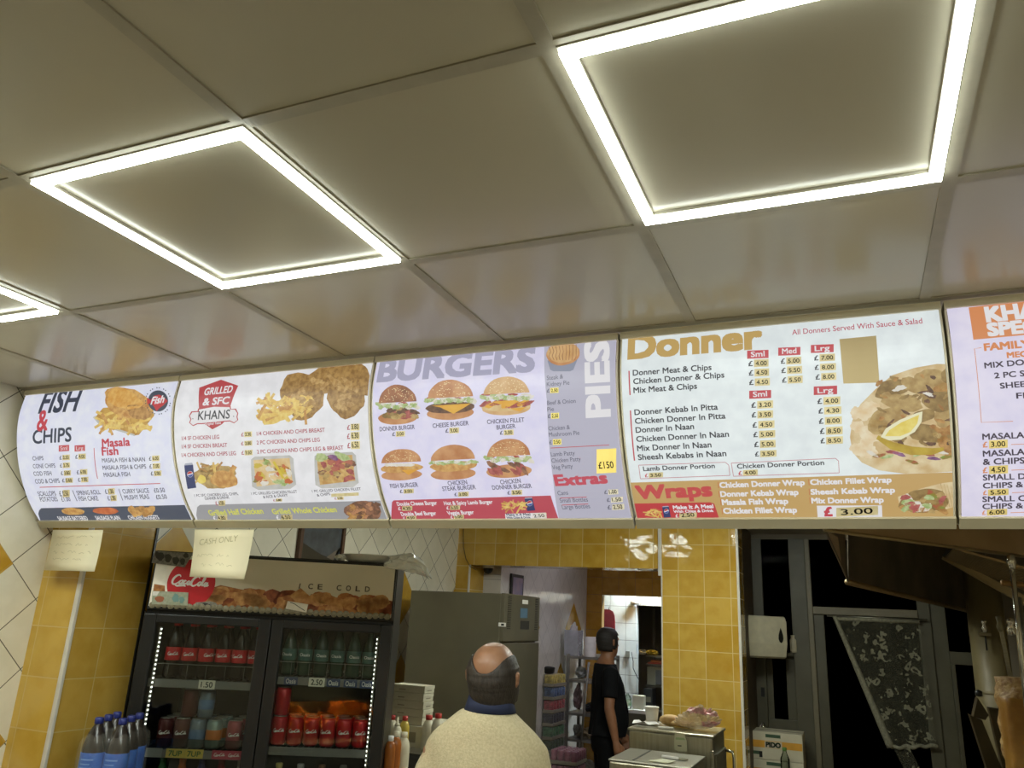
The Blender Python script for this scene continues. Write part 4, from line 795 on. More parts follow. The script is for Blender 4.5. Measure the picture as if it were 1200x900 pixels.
TEAL = mat('green_drink', (26, 50, 38), .2, spec=.3); SIL = mat('silver_cap', (150, 150, 140), .3, .7); TLAB = mat('teal_label', (64, 104, 92), .45, c2=(48, 84, 78), scale=40)
ob = bottle('drink_bottle', '', TEAL, BLK, TLAB, CWH, h=.205, r_=.0318)
t_ = MB(); A = Art(lambda u, v: (u, v), lambda u, v, d: Vector((.0345*math.sin(u/.034), -.0345*math.cos(u/.034), v)))
v, f, a, c = text2d('Oasis', .02); t_.add([A.xyz((x-(a+c)/2)*.046/(c-a), .082+y*.012, 0) for x, y in v], f, CWH); t_.build('lettering', ob, True)
for i, x in enumerate((.615, .684, .754, .826, .896, .966)):
    o = ob if i == 0 else dup(ob, (0, 0, 0)); o.matrix_basis = Matrix.Translation(loc(x, .075, 1.477)) @ Matrix.Rotation(FA+(-.2, .1, .15, -.1, .2, .0)[i], 4, 'Z')
    o['label'] = 'dark green drink bottle on the top right shelf, '+('first from the left', 'second from the left', 'third from the left', 'fourth from the left', 'fifth from the left', 'last at the right')[i]; o['group'] = 'green drink bottles on the top right shelf'
ALU = mat('can_aluminium', (176, 174, 166), .28, .9)
def can3(name, label, c, c2, sc=None, h=.115, r_=.0325):
    t = thing(name, label, 'can'); b = MB(); b.lathe([(r_*.8, 0), (r_, .009), (r_, h-.014), (r_*.84, h-.003)], (0, 0, 0), c, 18)
    if sc: small_script(b, .052, 0, r_, sc, Vector((0, 0, 0)), h*.45)
    elif c2: b.lathe([(r_+.0005, h*.3), (r_+.0008, h*.32), (r_+.0008, h*.62), (r_+.0005, h*.64)], (0, 0, 0), c2, 18)
    b.build('body', t, True)
    MB().lathe([(r_*.84, h-.003), (r_*.86, h), (r_*.8, h), (r_*.77, h-.004), (.002, h-.004)], (0, 0, 0), ALU, 18).build('lid', t, True); return t
CANR = mat('can_red', (176, 34, 40), .32, .25); rc = can3('cola_can', '', CANR, None, CWH)
OR6 = ('first from the left', 'second from the left', 'third from the left', 'fourth from the left', 'fifth from the left', 'last beside the light strip')
for i, x in enumerate((.612, .680, .749, .818, .887, .956)):
    o = rc if i == 0 else dup(rc, (0, 0, 0)); o.matrix_basis = Matrix.Translation(loc(x, .07, 1.199)) @ Matrix.Rotation(FA+(.1, .05, .1, -.2, .1, .2)[i], 4, 'Z')
    o['label'] = 'red cola can in the right door front row, '+OR6[i]; o['group'] = 'red cola cans in the right door'
for i, x in enumerate((.66, .73, .80, .87, .94)): dup(rc, loc(x, .145, 1.199), FA+.4*i, 'red cola can in the back row behind the right door', 'red cola cans in the back row')
dup(rc, loc(.612, .070, 1.3145), FA+2.4, 'red cola can stacked on another at the left end of the right door shelf')
blu = can3('soda_can', '', mat('can_silver_blue', (130, 140, 146), .35, .4, c2=(110, 126, 140), scale=30), mat('can_mark', (96, 120, 150), .4)); grn = can3('soda_can', '', mat('can_silver_green', (126, 146, 140), .35, .4, c2=(150, 168, 160), scale=30), mat('can_orange', (190, 110, 50), .4))
pnk = can3('soda_can', '', mat('can_pink', (150, 62, 70), .35, .3, c2=(170, 90, 92), scale=30), None, CWH); drk = can3('soda_can', '', mat('can_maroon', (84, 34, 32), .35, .3), None, CWH)
for k, (src, x, lab) in enumerate(((drk, .138, 'dark maroon can at the left end of the left door can shelf'), (drk, .205, 'dark maroon can, second along the left door can shelf'), (blu, .270, 'silver blue can in the middle of the left door can shelf'), (grn, .340, 'pale green can with an orange mark on the left door can shelf'), (pnk, .425, 'pink can at the right end of the left door can shelf'))):
    first = src.get('used') is None; o = src if first else dup(src, (0, 0, 0)); src['used'] = 1
    o.matrix_basis = Matrix.Translation(loc(x, .075, 1.173)) @ Matrix.Rotation(FA+.15, 4, 'Z'); o['label'] = lab; o['group'] = 'mixed cans in the left door'
    for j in (1, 2): dup(src, loc(x+.004*j, .075+.069*j, 1.173), FA+.5*j, lab.replace(' can', ' can in row %s behind the front one,' % ('two', 'three')[j-1], 1) if False else {1: 'second', 2: 'third'}[j]+' row can behind the '+lab.split(' on the')[0].split(' at the')[0].split(' in the')[0].split(',')[0]+(' at the left end' if k == 0 else ' next along' if k == 1 else ''), 'mixed cans in the left door')
for o in (drk, blu, grn, pnk):
    if 'used' in o: del o['used']
for c in list(COL.objects):
    if 'used' in c: del c['used']
dup(drk, loc(.215, .10, 1.289), FA+2.6, 'dark red can stacked on the left door cans, barcode side out'); dup(blu, loc(.285, .10, 1.289), FA+2.8, 'silver blue can stacked on the left door cans')
# tops of the bottles on the lowest visible shelf
lo = [('green', (34, 92, 40)), ('orange', (170, 92, 36)), ('dark blue', (40, 48, 90)), ('dark red', (110, 30, 30)), ('cream', (170, 164, 146))]
for i, (nm, c) in enumerate(lo):
    m = mat('low_'+nm.replace(' ', '_'), c, .25); o = bottle('drink_bottle', '%s bottle on the lowest seen shelf of the left door' % nm, m, m, m, m, h=.236); o.matrix_basis = Matrix.Translation(loc(.15+.08*i, .075, .896)) @ Matrix.Rotation(FA, 4, 'Z')
for i, (nm, c) in enumerate((('pale yellow', (176, 160, 90)), ('silver', (150, 150, 146)), ('brown', (90, 60, 36)), ('grey', (110, 110, 104)))):
    m = mat('low_'+nm.replace(' ', '_'), c, .3); o = bottle('drink_bottle', '%s bottle on the lowest seen shelf of the right door' % nm, m, m, m, m, h=.226); o.matrix_basis = Matrix.Translation(loc(.63+.09*i, .075, .90)) @ Matrix.Rotation(FA, 4, 'Z')
# coins standing along the foot of the header
COIN = mat('dull_coin', (146, 138, 112), .5, .25, c2=(126, 118, 94), scale=60); coin = None
for i in range(40):
    x = .028+i*.0258
    if coin is None:
        coin = MB(); coin.lathe([(.0005, -.0011), (.0128, -.0011), (.0134, -.0006), (.0134, .0006), (.0128, .0011), (.0005, .0011)], (0, 0, 0), COIN, 22); coin = coin.build('coin'); o = coin
    else: o = coin.copy(); COL.objects.link(o)
    o.matrix_basis = Matrix.Translation(loc(x, -.0262-.0012*(i % 2), 1.7425+.0016*((i*7) % 3))) @ Matrix.Rotation(FA, 4, 'Z') @ Matrix.Rotation(R(90), 4, 'X')
    tag(o, 'dull coin standing in the row along the bottom of the fridge header', 'coin', 'coins along the fridge header')
# notes and a card taped on the header
def taped(name, label, cat, quad, m, art, dep=-.029):
    P = [FL+FX*a+FY*dep+Vector((0, 0, c)) for a, c in (flp(x, y, dep) for x, y in quad)]; t = thing(name, label, cat, P[3], FA)
    MB().plate(P, .0008, m).build('sheet', t); A = Art(lambda x, y: flp(x, y, dep-.001), lambda u, v, d: FL+FX*u+FY*(dep-.001-d)+Vector((0, 0, v))); art(A)
    if A.items: A.build('print', t)
NG = mat('note_grey', (150, 146, 134), .6, c2=(112, 108, 100), scale=70); NGR = mat('note_green', (150, 158, 132), .6, c2=(176, 178, 154), scale=60); NB = mat('note_orange', (160, 92, 60), .6); DKI = mat('note_dark', (62, 60, 54), .6)
def g1(A):
    for x, y, a, c in ((188, 652, 4.5, 5), (197, 654, 4, 5), (206, 657, 4, 4.5), (214, 658, 3, 4), (184, 650, 2, 4), (218, 651, 3, 3)): A.blob(x, y, a, c, DKI, 1, .15, int(x))
def g2(A):
    A.blob(187, 702, 5.4, 3.6, NB, 1, .12, 1); A.poly([(179, 693), (187, 693), (184, 698), (179, 698)], CWH, 1); A.blob(206, 701, 4, 5, mat('note_teal', (110, 146, 140), .6), 1, .2, 3); A.blob(213, 703, 3, 4, mat('note_teal', (110, 146, 140), .6), 1, .2, 4)
taped('banknote', 'grey banknote copy taped over the top left corner of the fridge header', 'banknote', [(181.8, 645.2), (226.4, 648.4), (216.4, 664.8), (177.8, 659.6)], NG, g1)
taped('banknote', 'green banknote copy with orange circles below the cola badge', 'banknote', [(178.8, 692.4), (220.8, 694.4), (220, 709.6), (177.8, 707.8)], NGR, g2)
taped('banknote', 'folded grey banknote copy behind the coins right of the green one', 'banknote', [(229, 706), (246, 704.6), (253, 706.4), (257, 712), (252, 714.4), (229.4, 713)], NG, lambda A: A.blob(240, 709, 6, 2.4, DKI, 1, .2, 3), -.0235)
taped('paper_card', 'small white card taped on the header under the ice cold lettering', 'card', [(337.2, 704.4), (361.2, 708.2), (359, 717.8), (334.6, 713.2)], CARD, lambda A: A.path([(340, 706), (345, 707.6), (350, 711), (357, 715.6)], .8, DKI, 1))
# on top of the fridge
t = thing('food_tray', 'white oval tray lying on the drinks fridge', 'tray', loc(.93, .10, FH+.012), FA)
tr = MB(); tr.loft([[Vector((.13*k*math.cos(j*math.pi/12), .09*k*math.sin(j*math.pi/12), z)) for j in range(24)] for k, z in ((.7, 0.0), (.92, .012), (1.0, .034), (1.04, .036), (.97, .03), (.88, .012), (.1, .008))], mat('tray_plastic', (232, 230, 218), .3), True); tr.build('body', t, True)
def crumpled(name, label, cat, m, c, size, seed, rot=0.0, drape=None, sub=3, parts=()):
    """a crinkled bag: a sphere pushed into creases"""
    b = bmesh.new(); bmesh.ops.create_icosphere(b, subdivisions=sub, radius=1.0); q = random.Random(seed); dirs = [Vector((q.gauss(0, 1), q.gauss(0, 1), q.gauss(0, 1))).normalized() for _ in range(26)]
    for v in b.verts:
        n = v.co.normalized(); k = 1.0
        for i, d in enumerate(dirs): k -= .13*max(0, 1-abs(n.dot(d)-.35)*9)
        p = n*k; p = Vector((p.x*size[0], p.y*size[1], max(-1, p.z)*size[2]))
        if drape: p = drape(p)
        v.co = p
    mb = MB(); mb.bm(b, m, False); t = thing(name, label, cat, c, rot); mb.build('film', t, True); return t
BAGM = mat('bag_film', (236, 236, 228), .1, spec=1.0, alpha=.8, bump=1.0, bscale=22)
def dr(p):
    k = max(0, p.x)/.13; return Vector((p.x, p.y, p.z-.085*k*k)) if p.x > 0 else Vector((p.x, p.y, max(p.z, -.03)))
crumpled('plastic_bag', 'crinkled clear plastic bag hanging over the right end of the drinks fridge', 'bag', BAGM, loc(1.105, -.01, FH+.015), (.12, .06, .05), 3, FA, dr)
crumpled('foil_scrap', 'small crumpled wrapper left of the white tray on the fridge', 'wrapper', BAGM, loc(.80, .02, FH+.027), (.03, .03, .016), 8, FA)
# hot chip display on the serving counter: the fridge door mirrors its glow
hx0, hx1, hy0, hy1 = -.80, -.10, .26, .56
hd_ = thing('hot_display', 'heated steel chip display on the serving counter, mirrored in the fridge door', 'food warmer', ((hx0+hx1)/2, hy0, 1.021))
b = MB(); b.box2((hx0, hy0, 1.021), (hx1, hy1, 1.05), STEEL, .003); b.build('base', hd_); MB().box2((hx0, hy0, 1.31), (hx1, hy1, 1.335), CHROME, .003).build('roof', hd_); MB().box2((hx0, hy1-.012, 1.225), (hx1, hy1, 1.31), CHROME, .003).build('front_lip', hd_); MB().box2((hx0, hy0, 1.05), (hx0+.02, hy1, 1.31), STEEL).build('side_panel', hd_); MB().box2((hx1-.02, hy0, 1.05), (hx1, hy1, 1.31), STEEL).build('side_panel', hd_); MB().box2((hx0, hy0, 1.05), (hx1, hy0+.01, 1.31), BLK2).build('rear_panel', hd_)  # front lip added to hide the heat lamp from the fridge door
MB().box2((hx0+.08, (hy0+hy1)/2-.03, 1.29), (hx1-.08, (hy0+hy1)/2+.0, 1.305), led_mat('heat_lamp', 85, (1, .52, .16))).build('heat_lamp', hd_)
ch = MB(); q = random.Random(31); CHP = mat('chip_potato', (236, 176, 80), .5, c2=(214, 140, 50), scale=20)
for i in range(230):
    x, y = q.uniform(hx0+.06, hx1-.06), q.uniform(hy0+.05, hy1-.03); z = 1.055+.16*math.sin(math.pi*(y-hy0)/(hy1-hy0))*(.7+.3*math.sin(x*14))*q.random(); an = q.uniform(0, 6.3); tl = q.uniform(-.5, .9)
    ch.box((x, y, z+.01), (.085, .018, .018), CHP, 0, M=Matrix.Rotation(an, 4, 'Z') @ Matrix.Rotation(tl, 4, 'Y'))
tag(ch.build('chips'), 'heap of golden chips under the heat lamp of the counter display', 'food', kind='stuff')
# picture on the left wall behind the fridge
fp = [at(x, y, 'x', WL+.02) for x, y in ((348, 617), (407, 619.5), (402, 658), (343, 655))]
y0, y1, z0, z1 = fp[0].y+.04, fp[1].y-.02, 1.93, 2.33
t = thing('framed_picture', 'dark framed landscape picture on the left wall above the fridge', 'picture', (WL, (y0+y1)/2, z0)); FRM = mat('frame_brown', (84, 56, 34), .5)
b = MB()
for a in ((y0, y0+.03, z0, z1), (y1-.03, y1, z0, z1), (y0, y1, z0, z0+.03), (y0, y1, z1-.03, z1)): b.box2((WL, a[0], a[2]), (WL+.03, a[1], a[3]), FRM, .003)
b.build('frame', t)
A = Art(lambda y, z: (y, z), lambda u, v, d: Vector((WL+.014+d, u, v)))
A.rect(y0, z0, y1, z1, mat('painting_dark', (44, 42, 38), .3), 0); A.poly2([(y0+.03, z0+.2), (y1-.03, z0+.16), (y1-.03, z1-.03), (y0+.03, z1-.03)], mat('painting_sky', (84, 90, 96), .3, c2=(62, 66, 70), scale=12), 1); A.poly2([(y0+.3, z0+.16), (y1-.1, z0+.15), (y1-.05, z0+.24), (y0+.5, z0+.27)], mat('painting_pale', (118, 106, 92), .3), 2); A.poly2([(y0+.03, z0+.03), (y1-.03, z0+.03), (y1-.03, z0+.14), (y0+.25, z0+.18), (y0+.03, z0+.24)], mat('painting_land', (52, 48, 38), .3), 3)
A.build('canvas', t); MB().box2((WL+.002, y0+.01, z0+.01), (WL+.012, y1-.01, z1-.01), FRM).build('backing', t)
# blue-labelled water pack standing left of the fridge
sx = thing('side_counter', 'low side counter left of the fridge, hidden below the picture', 'counter', (-1.80, 1.50, 0)); MB().box2((-2.0, 1.36, .04), (-1.60, 1.645, 1.0), M_white, .004).build('base', sx); MB().box2((-2.005, 1.35, 1.0), (-1.59, 1.65, 1.03), STEEL, .004).build('top', sx)
pk = thing('bottle_pack', 'shrink-wrapped pack of blue-labelled bottles beside the fridge', 'bottle pack', (-1.722, 1.452, 1.031), FA)
PWAT = mat('dark_soda', (40, 34, 30), .15); PLAB = mat('blue_label', (40, 86, 170), .4, c2=(58, 110, 190), scale=18); PCAP = mat('blue_cap', (34, 44, 110), .35)
for i in range(2):
    for j in range(3):
        c = Vector((i*.088, j*.088, 0)); bb = MB(); bb.lathe([(.03, 0), (.041, .008), (.0425, .03), (.0425, .18), (.041, .195), (.03, .235), (.016, .262), (.0135, .268), (.0135, .28)], c, PWAT if True else CLR, 18); bo = bb.build('bottle', pk, True)
        l = MB(); l.lathe([(.0432, .075), (.0436, .077), (.0436, .168), (.0432, .17)], c, PLAB, 18)
        A = Art(lambda u, v: (u, v), lambda u, v, d: c+Vector((.0440*math.sin(u/.0436), -.0440*math.cos(u/.0436), v)))
        for a, d_, e, g_ in ((-.03, .145, .02, .15), (-.03, .13, .01, .134), (-.025, .085, .0, .098), (.004, .083, .02, .088), (-.03, .118, .018, .121)):
            l.add([A.xyz(a+(e-a)*s_/4, zz, 0) for s_ in range(5) for zz in (d_, g_)], [(2*s_, 2*s_+2, 2*s_+3, 2*s_+1) for s_ in range(4)], CWH if d_ < .1 else mat('label_pale', (110, 146, 200), .4))
        l.build('label', bo, True); MB().lathe([(.0145, .268), (.016, .27), (.016, .288), (.013, .291), (.001, .2915)], c, PCAP, 14).build('cap', bo, True)
fm = MB(); ring_ = lambda k, z, o=0: [Vector((.044+(.092*k)*max(-1, min(1, 1.35*math.cos(t*math.pi/20))), .088+(.137*k)*max(-1, min(1, 1.35*math.sin(t*math.pi/20))), z+.004*math.sin(t*1.7)*(z > .19))) for t in range(40)]
fm.loft([ring_(1, .002), ring_(1, .19), ring_(.97, .215), ring_(.8, .236), ring_(.52, .243), ring_(.1, .240)], mat('shrink_film', (210, 206, 190), .08, spec=.9, alpha=.07, bump=.3, bscale=24), True, False); fm.build('shrink_film', pk, True)
# ================================================================ staff area: steel fridge, boxes, sauces, hot cupboard
def qat(px, py, y): return at(px, py, 'y', y)
a, c = qat(482, 692, 4.3), qat(592, 694, 4.3); ZS = (a.z+c.z)/2; XA, XC = a.x, c.x; YE = 5.0
zp = qat(592, 753, 4.3).z
uf = thing('upright_fridge', 'tall dull steel catering fridge seen from its plain side', 'fridge', ((XA+XC)/2, 4.3, 0))
b = MB(); b.box2((XA, 4.3, .12), (XC-.03, YE, ZS-.004), STEELD, .004); b.build('cabinet', uf)
b = MB(); b.box2((XC-.03, 4.302, zp+.006), (XC, YE-.002, ZS), STEELD, .004); cp = b.build('control_panel', uf)
b = MB()
for i in range(18): b.box2((XC-.002, 4.36, zp+.09+i*.013), (XC+.003, 4.42, zp+.095+i*.013), BLK2)
for i in range(18): b.box2((XC-.002, YE-.1, zp+.09+i*.013), (XC+.003, YE-.05, zp+.095+i*.013), BLK2)
b.build('vent', cp)
b = MB(); b.box2((XC, 4.6, zp+.17), (XC+.002, 4.74, zp+.24), mat('display_blue', (84, 112, 132), .4)); b.box2((XC, 4.61, zp+.09), (XC+.002, 4.78, zp+.15), BLK2); b.box2((XC, 4.63, zp+.27), (XC+.002, 4.74, zp+.3), CWH); b.build('control_sticker', cp)
b = MB(); b.box2((XC-.03, 4.302, .15), (XC+.005, YE-.002, zp-.006), STEELD, .004); d = b.build('door', uf); MB().box2((XC+.005, 4.34, 1.0), (XC+.03, 4.37, 1.4), STEEL, .004).build('handle', d)
p = qat(588.5, 732, 4.299); b = MB(); b.box2((p.x-.028, 4.298, p.z-.013), (p.x+.028, 4.3, p.z+.013), CWH); b.box2((p.x-.008, 4.2975, p.z-.007), (p.x+.014, 4.298, p.z+.007), BLK2); b.build('badge', uf)
for x in (XA+.06, XC-.1):
    for y in (4.36, YE-.06): MB().cyl((x, y, 0), (x, y, .12), .02, STEEL).build('foot', uf)
# worktop behind the man with boxes and sauces
wt = thing('worktop', 'steel worktop with a raised ledge along the fridge wall, hidden behind the man', 'worktop', (-1.0, 3.0, 0))
MB().box2((-1.42, 2.80, .90), (-.42, 3.45, .94), STEEL, .004).build('top', wt); MB().box2((-1.38, 2.85, .08), (-.45, 3.42, .90), STEELD, .004).build('base', wt); MB().box2((-1.40, 2.80, .941), (-.60, 2.955, 1.10), STEEL, .004).build('ledge', wt)
CARTON = mat('white_carton', (206, 200, 176), .65, c2=(196, 190, 166), scale=8); CPRINT = mat('carton_print', (140, 132, 112), .6)
a = qat(476, 858, 2.68); ct = thing('carton', 'large white carton under the stack of takeaway boxes', 'box', (-1.2, 3.1, .941))
zb = qat(497, 851, 2.99).z; xl, xr = qat(457.5, 826, 2.99).x, qat(496, 826, 2.99).x
b = MB(); b.box2((xl-.015, 2.97, .941), (xr+.05, 3.36, zb-.002), CARTON, .003); b.build('body', ct)
b = MB(); b.box2((xl+.02, 2.9685, 1.12), (xr-.02, 2.97, 1.17), CPRINT); b.build('print', ct)
zt = qat(496, 804, 2.99).z; yd = at(509, 803.5, 'x', xr).y; hh = (zt-zb)/5
for i in range(5):
    z = zb+i*hh; nm = ('lowest', 'second from the bottom', 'middle', 'second from the top', 'topmost')[i]; dx = (.0, .003, .001, -.002, .002)[i]
    t = thing('takeaway_box', 'white lidded takeaway box, %s of the stack beside the drinks fridge' % nm, 'box', (xl, 2.99, z), group='stack of white takeaway boxes')
    MB().box2((xl+dx, 2.99, z+.001), (xr+dx, yd, z+hh-.001), CARTON, .002).build('body', t)
    MB().box2((xl+dx-.0015, 2.9885, z+hh*.55), (xr+dx+.0015, yd+.0015, z+hh-.0008), CARTON, .0012).build('lid', t)
    b = MB(); b.box2((xl+dx+.045, 2.9875, z+hh*.3), (xl+dx+.085, 2.9885, z+hh*.44), CPRINT); b.box2((xr+dx+.0014, 2.99+.25*(yd-2.99), z+hh*.3), (xr+dx+.002, 2.99+.7*(yd-2.99), z+hh*.44), CPRINT); b.build('print', t)
def jar(label, px, py0, py1, y, r_, body, cap, nozzle=False, cat='bottle', name='sauce_bottle', zf=.94):
    zt = qat(px, py0, y).z; x = qat(px, py0, y).x; z0 = zf; h = zt-z0; t = thing(name, label, cat, (x, y, z0))
    MB().lathe([(r_*.9, z0), (r_, z0+.01), (r_, zt-r_*1.3-.02), (r_*.8, zt-r_*.7-.015), (r_*.45, zt-.022)], (x, y, 0), body, 18).build('body', t)
    if nozzle: MB().lathe([(r_*.5, zt-.024), (r_*.5, zt-.014), (.006, zt-.008), (.003, zt+.02)], (x, y, 0), cap, 12).build('nozzle', t)
    else: MB().lathe([(r_*.5, zt-.022), (r_*.54, zt-.02), (r_*.54, zt), (.002, zt)], (x, y, 0), cap, 16).build('cap', t)
    return t
SWH = mat('sauce_white', (212, 204, 176), .4); SYE = mat('sauce_yellow', (196, 170, 70), .35); SOR = mat('sauce_orange', (176, 104, 44), .2, c2=(150, 84, 34), scale=10); SRD = mat('cap_red', (176, 44, 36), .4)
jar('white sauce bottle with a red cap beside the takeaway boxes', 460.5, 838, 850, 2.915, .026, SWH, SRD, zf=1.101)
jar('yellow sauce bottle with a red cap in front of the takeaway boxes', 475, 839, 856, 2.88, .026, SYE, SRD, zf=1.101)
jar('white squeezy bottle with a pale nozzle in front of the red capped ones', 466, 845, 860, 2.835, .026, SWH, SWH, True, zf=1.101)
jar('orange sauce bottle with white cap right at the fridge edge', 458.5, 862, 900, 2.35, .024, SOR, CWH)
jar('orange sauce bottle with pale cap, second from the fridge edge', 465, 857, 900, 2.42, .026, SOR, SWH)
jar('white plastic jug behind the orange sauce bottles', 474, 858, 900, 2.50, .03, SWH, SWH)
jar('cream jar with a red lid half hidden by the man on the left', 503, 838, 850, 2.90, .032, SWH, SRD, name='sauce_jar', cat='jar', zf=1.101)
jar('cream jar with a red lid beside the man, nearer his shoulder', 514, 836, 850, 2.84, .032, SWH, SRD, name='sauce_jar', cat='jar', zf=1.101)
sb = thing('side_table', 'small steel table holding the orange sauce bottles', 'table', (-.75, 2.5, 0)); MB().box2((-.955, 2.315, .90), (-.55, 2.75, .939), STEEL, .004).build('top', sb)
for x in (-.93, -.58):
    for y in (2.40 if x < -.8 else 2.35, 2.72): MB().cyl((x, y, 0), (x, y, .9), .015, STEEL).build('leg', sb)
# hot cupboard with bag, cup and paper
YH = 2.9; a, c = qat(737, 852.5, YH), qat(835, 862, YH); zt = (a.z+c.z)/2; x0, x1 = a.x, c.x; yb = at(848.5, 853, 'x', x1).y
hc = thing('hot_cupboard', 'steel hot cupboard with a paper bag and bread on top', 'oven', ((x0+x1)/2, YH, .9))
cn = thing('prep_counter', 'steel counter carrying the hot cupboard, below the picture', 'counter', (.1, 3.0, 0)); MB().box2((-.25, 2.35, .86), (.75, 3.5, .9), STEEL, .004).build('top', cn); MB().box2((-.22, 2.4, 0), (.72, 3.47, .86), STEELD).build('base', cn)
S2 = mat('hot_cupboard_steel', (170, 164, 142), .28, .8, c2=(156, 150, 128), scale=5, stretch=(20, 1, 1))
MB().box2((x0, YH, .915), (x1, yb, zt-.012), S2, .006).build('body', hc); MB().box2((x0-.006, YH-.006, zt-.012), (x1+.006, yb+.01, zt), S2, .004).build('top_plate', hc)
w_ = x1-x0
MB().box2((x0+w_*.76, YH-.006, .95), (x0+w_*.93, YH, zt-.085), STEELD, .003).build('panel', hc)
b = MB(); b.box2((x1-.012, YH-.009, .92), (x1+.004, YH, zt-.06), CHROME, .003); b.build('corner_strip', hc)
MB().box2((x1, YH+.03, .95), (x1+.012, yb-.03, zt-.08), STEELD, .003).build('door', hc)
MB().tube([(x1+.012, yb-.06, zt-.09), (x1+.045, yb-.06, zt-.095), (x1+.05, yb-.06, zt-.12), (x1+.05, yb-.06, zt-.26), (x1+.012, yb-.06, zt-.27)], .007, CHROME, 10).build('handle', hc)
for x in (x0+.03, x1-.03):
    for y in (YH+.03, yb-.03): MB().cyl((x, y, .9), (x, y, .918), .014, BLK).build('foot', hc)
def pxl(a, c): return qat(720+a/7.5, 810+c/7.5, YH-.007)
LBL = mat('label_paper', (196, 192, 160), .6, c2=(186, 182, 148), scale=10); b = MB()
b.plate([pxl(532, 365), pxl(616, 372), pxl(626, 410), pxl(638, 436), pxl(640, 530), pxl(560, 528), pxl(528, 512), pxl(526, 430)], .0008, LBL); o = b.build('paper_label', hc)
b = MB(); b.plate([pxl(540, 405), pxl(612, 410), pxl(622, 430), pxl(536, 424)], .001, mat('label_green', (150, 168, 120), .6)); b.build('label_band', o); b = MB(); b.plate([pxl(556, 474), pxl(590, 476), pxl(590, 486), pxl(556, 483)], .0011, DKI); b.build('label_mark', o)
zt2 = zt+.001
def top_at(px, py): return at(px, py, 'z', zt2)
p = top_at(764, 848); t = thing('paper_cup', 'white paper cup at the back of the hot cupboard', 'cup', p)
MB().lathe([(.026, 0), (.033, .07), (.0355, .075), (.034, .078), (.031, .07), (.025, .004), (.001, .004)], p, CWH, 20).build('body', t)
p = top_at(757, 849); t = thing('paper_sheet', 'crumpled white paper left on the hot cupboard', 'paper', p); b = MB()
b.loft([[p+Vector((-.06+.02*j, -.03+.03*i, .002+.004*((i*3+j*5) % 4))) for j in range(7)] for i in range(3)], CWH, False, False, False); o = b.build('sheet', t); md = o.modifiers.new('thickness', 'SOLIDIFY'); md.thickness = .001
p = top_at(754, 852); t = thing('knife', 'steel knife lying along the front of the hot cupboard', 'knife', p); MB().plate([p+Vector(v) for v in ((-.05, -.006, .003), (.07, -.005, .003), (.07, .010, .003), (-.02, .014, .003), (-.05, .004, .003))], .002, CHROME).build('blade', t)
MB().tube([p+Vector((.07, .003, .004)), p+Vector((.14, .006, .005))], .006, CWH, 8).build('handle', t)
BREAD = mat('bread', (206, 172, 112), .7, c2=(186, 142, 84), scale=30, bump=.2)
for i, (px_, py_, sx_, lab) in enumerate(((786, 851, .055, 'pale bread roll at the left mouth of the printed bag'), (800, 853, .06, 'pale flat bread in front of the printed bag'))):
    p = top_at(px_, py_)+Vector((0, 0, .026 if i == 0 else .017)); b = bmesh.new(); bmesh.ops.create_icosphere(b, subdivisions=3, radius=1)
    for v in b.verts: v.co = Vector((v.co.x*sx_, v.co.y*.035, v.co.z*(.026 if i == 0 else .016)))
    mb = MB(); mb.bm(b, BREAD, True, Matrix.Translation(p)); t = thing('bread_roll', lab, 'bread', p); mb.build('crumb', t)
PBAG = mat('printed_bag', (228, 206, 170), .14, spec=.9, c2=(236, 222, 196), scale=16, alpha=.5, bump=.6, bscale=26); PRED = mat('bag_red_print', (206, 134, 136), .3, c2=(226, 196, 188), scale=60)
p = top_at(812, 856)+Vector((.012, .035, 0)); b = bmesh.new(); bmesh.ops.create_icosphere(b, subdivisions=4, radius=1); q = random.Random(9); ds = [Vector((q.gauss(0, 1), q.gauss(0, 1), q.gauss(0, 1))).normalized() for _ in range(30)]
for v in b.verts:
    n = v.co.normalized(); k = 1-sum(.10*max(0, 1-abs(n.dot(d)-.3)*11) for d in ds); z = (n.z*.5+.5)*.115*(1-.25*abs(n.x))*k; v.co = p+Vector((n.x*.115*k+.012*n.z, n.y*.055*k, z*(.85+.3*(n.x+1)/2)))
mb = MB(); mb.bm(b, PBAG, False); mb.slot(PRED)
for i, f in enumerate(mb.f):
    cc = sum((mb.v[j] for j in f), Vector())/len(f)-p
    if .075 < cc.z+cc.x*.1 < .095 or (cc.x > .03 and .02 < cc.z < .045 and cc.y < 0): mb.mi[i] = 1
t = thing('bread_bag', 'clear bread bag with red print slumped on the hot cupboard', 'bag', p); mb.build('film', t)
# lower steel unit in front
YL = 2.45; a, c = qat(714, 893, YL), qat(808, 897, YL); zt = qat(760, 894, YL).z; x0, x1 = a.x, c.x
lu = thing('chip_warmer', 'low flat-topped steel unit in front of the hot cupboard', 'oven', ((x0+x1)/2, YL, .9))
MB().box2((x0, YL, .901), (x1, YL+.34, zt-.01), S2, .006).build('body', lu); MB().box2((x0-.004, YL-.004, zt-.01), (x1+.004, YL+.345, zt), STEEL, .004).build('top_plate', lu)
b = MB(); b.box2((x0+.09, YL+.02, zt), (x0+.098, YL+.33, zt+.0015), BLK); b.build('seam', lu)
p = at(795, 889, 'z', zt+.006); t = thing('scraper', 'small white handled scraper on the low steel unit', 'tool', p); MB().tube([p+Vector((-.07, .01, 0)), p+Vector((.0, .0, 0))], .006, CWH, 8).build('handle', t); MB().plate([p+Vector(v) for v in ((0, -.015, 0), (.04, -.018, 0), (.04, .012, 0), (0, .015, 0))], .002, CHROME).build('blade', t)
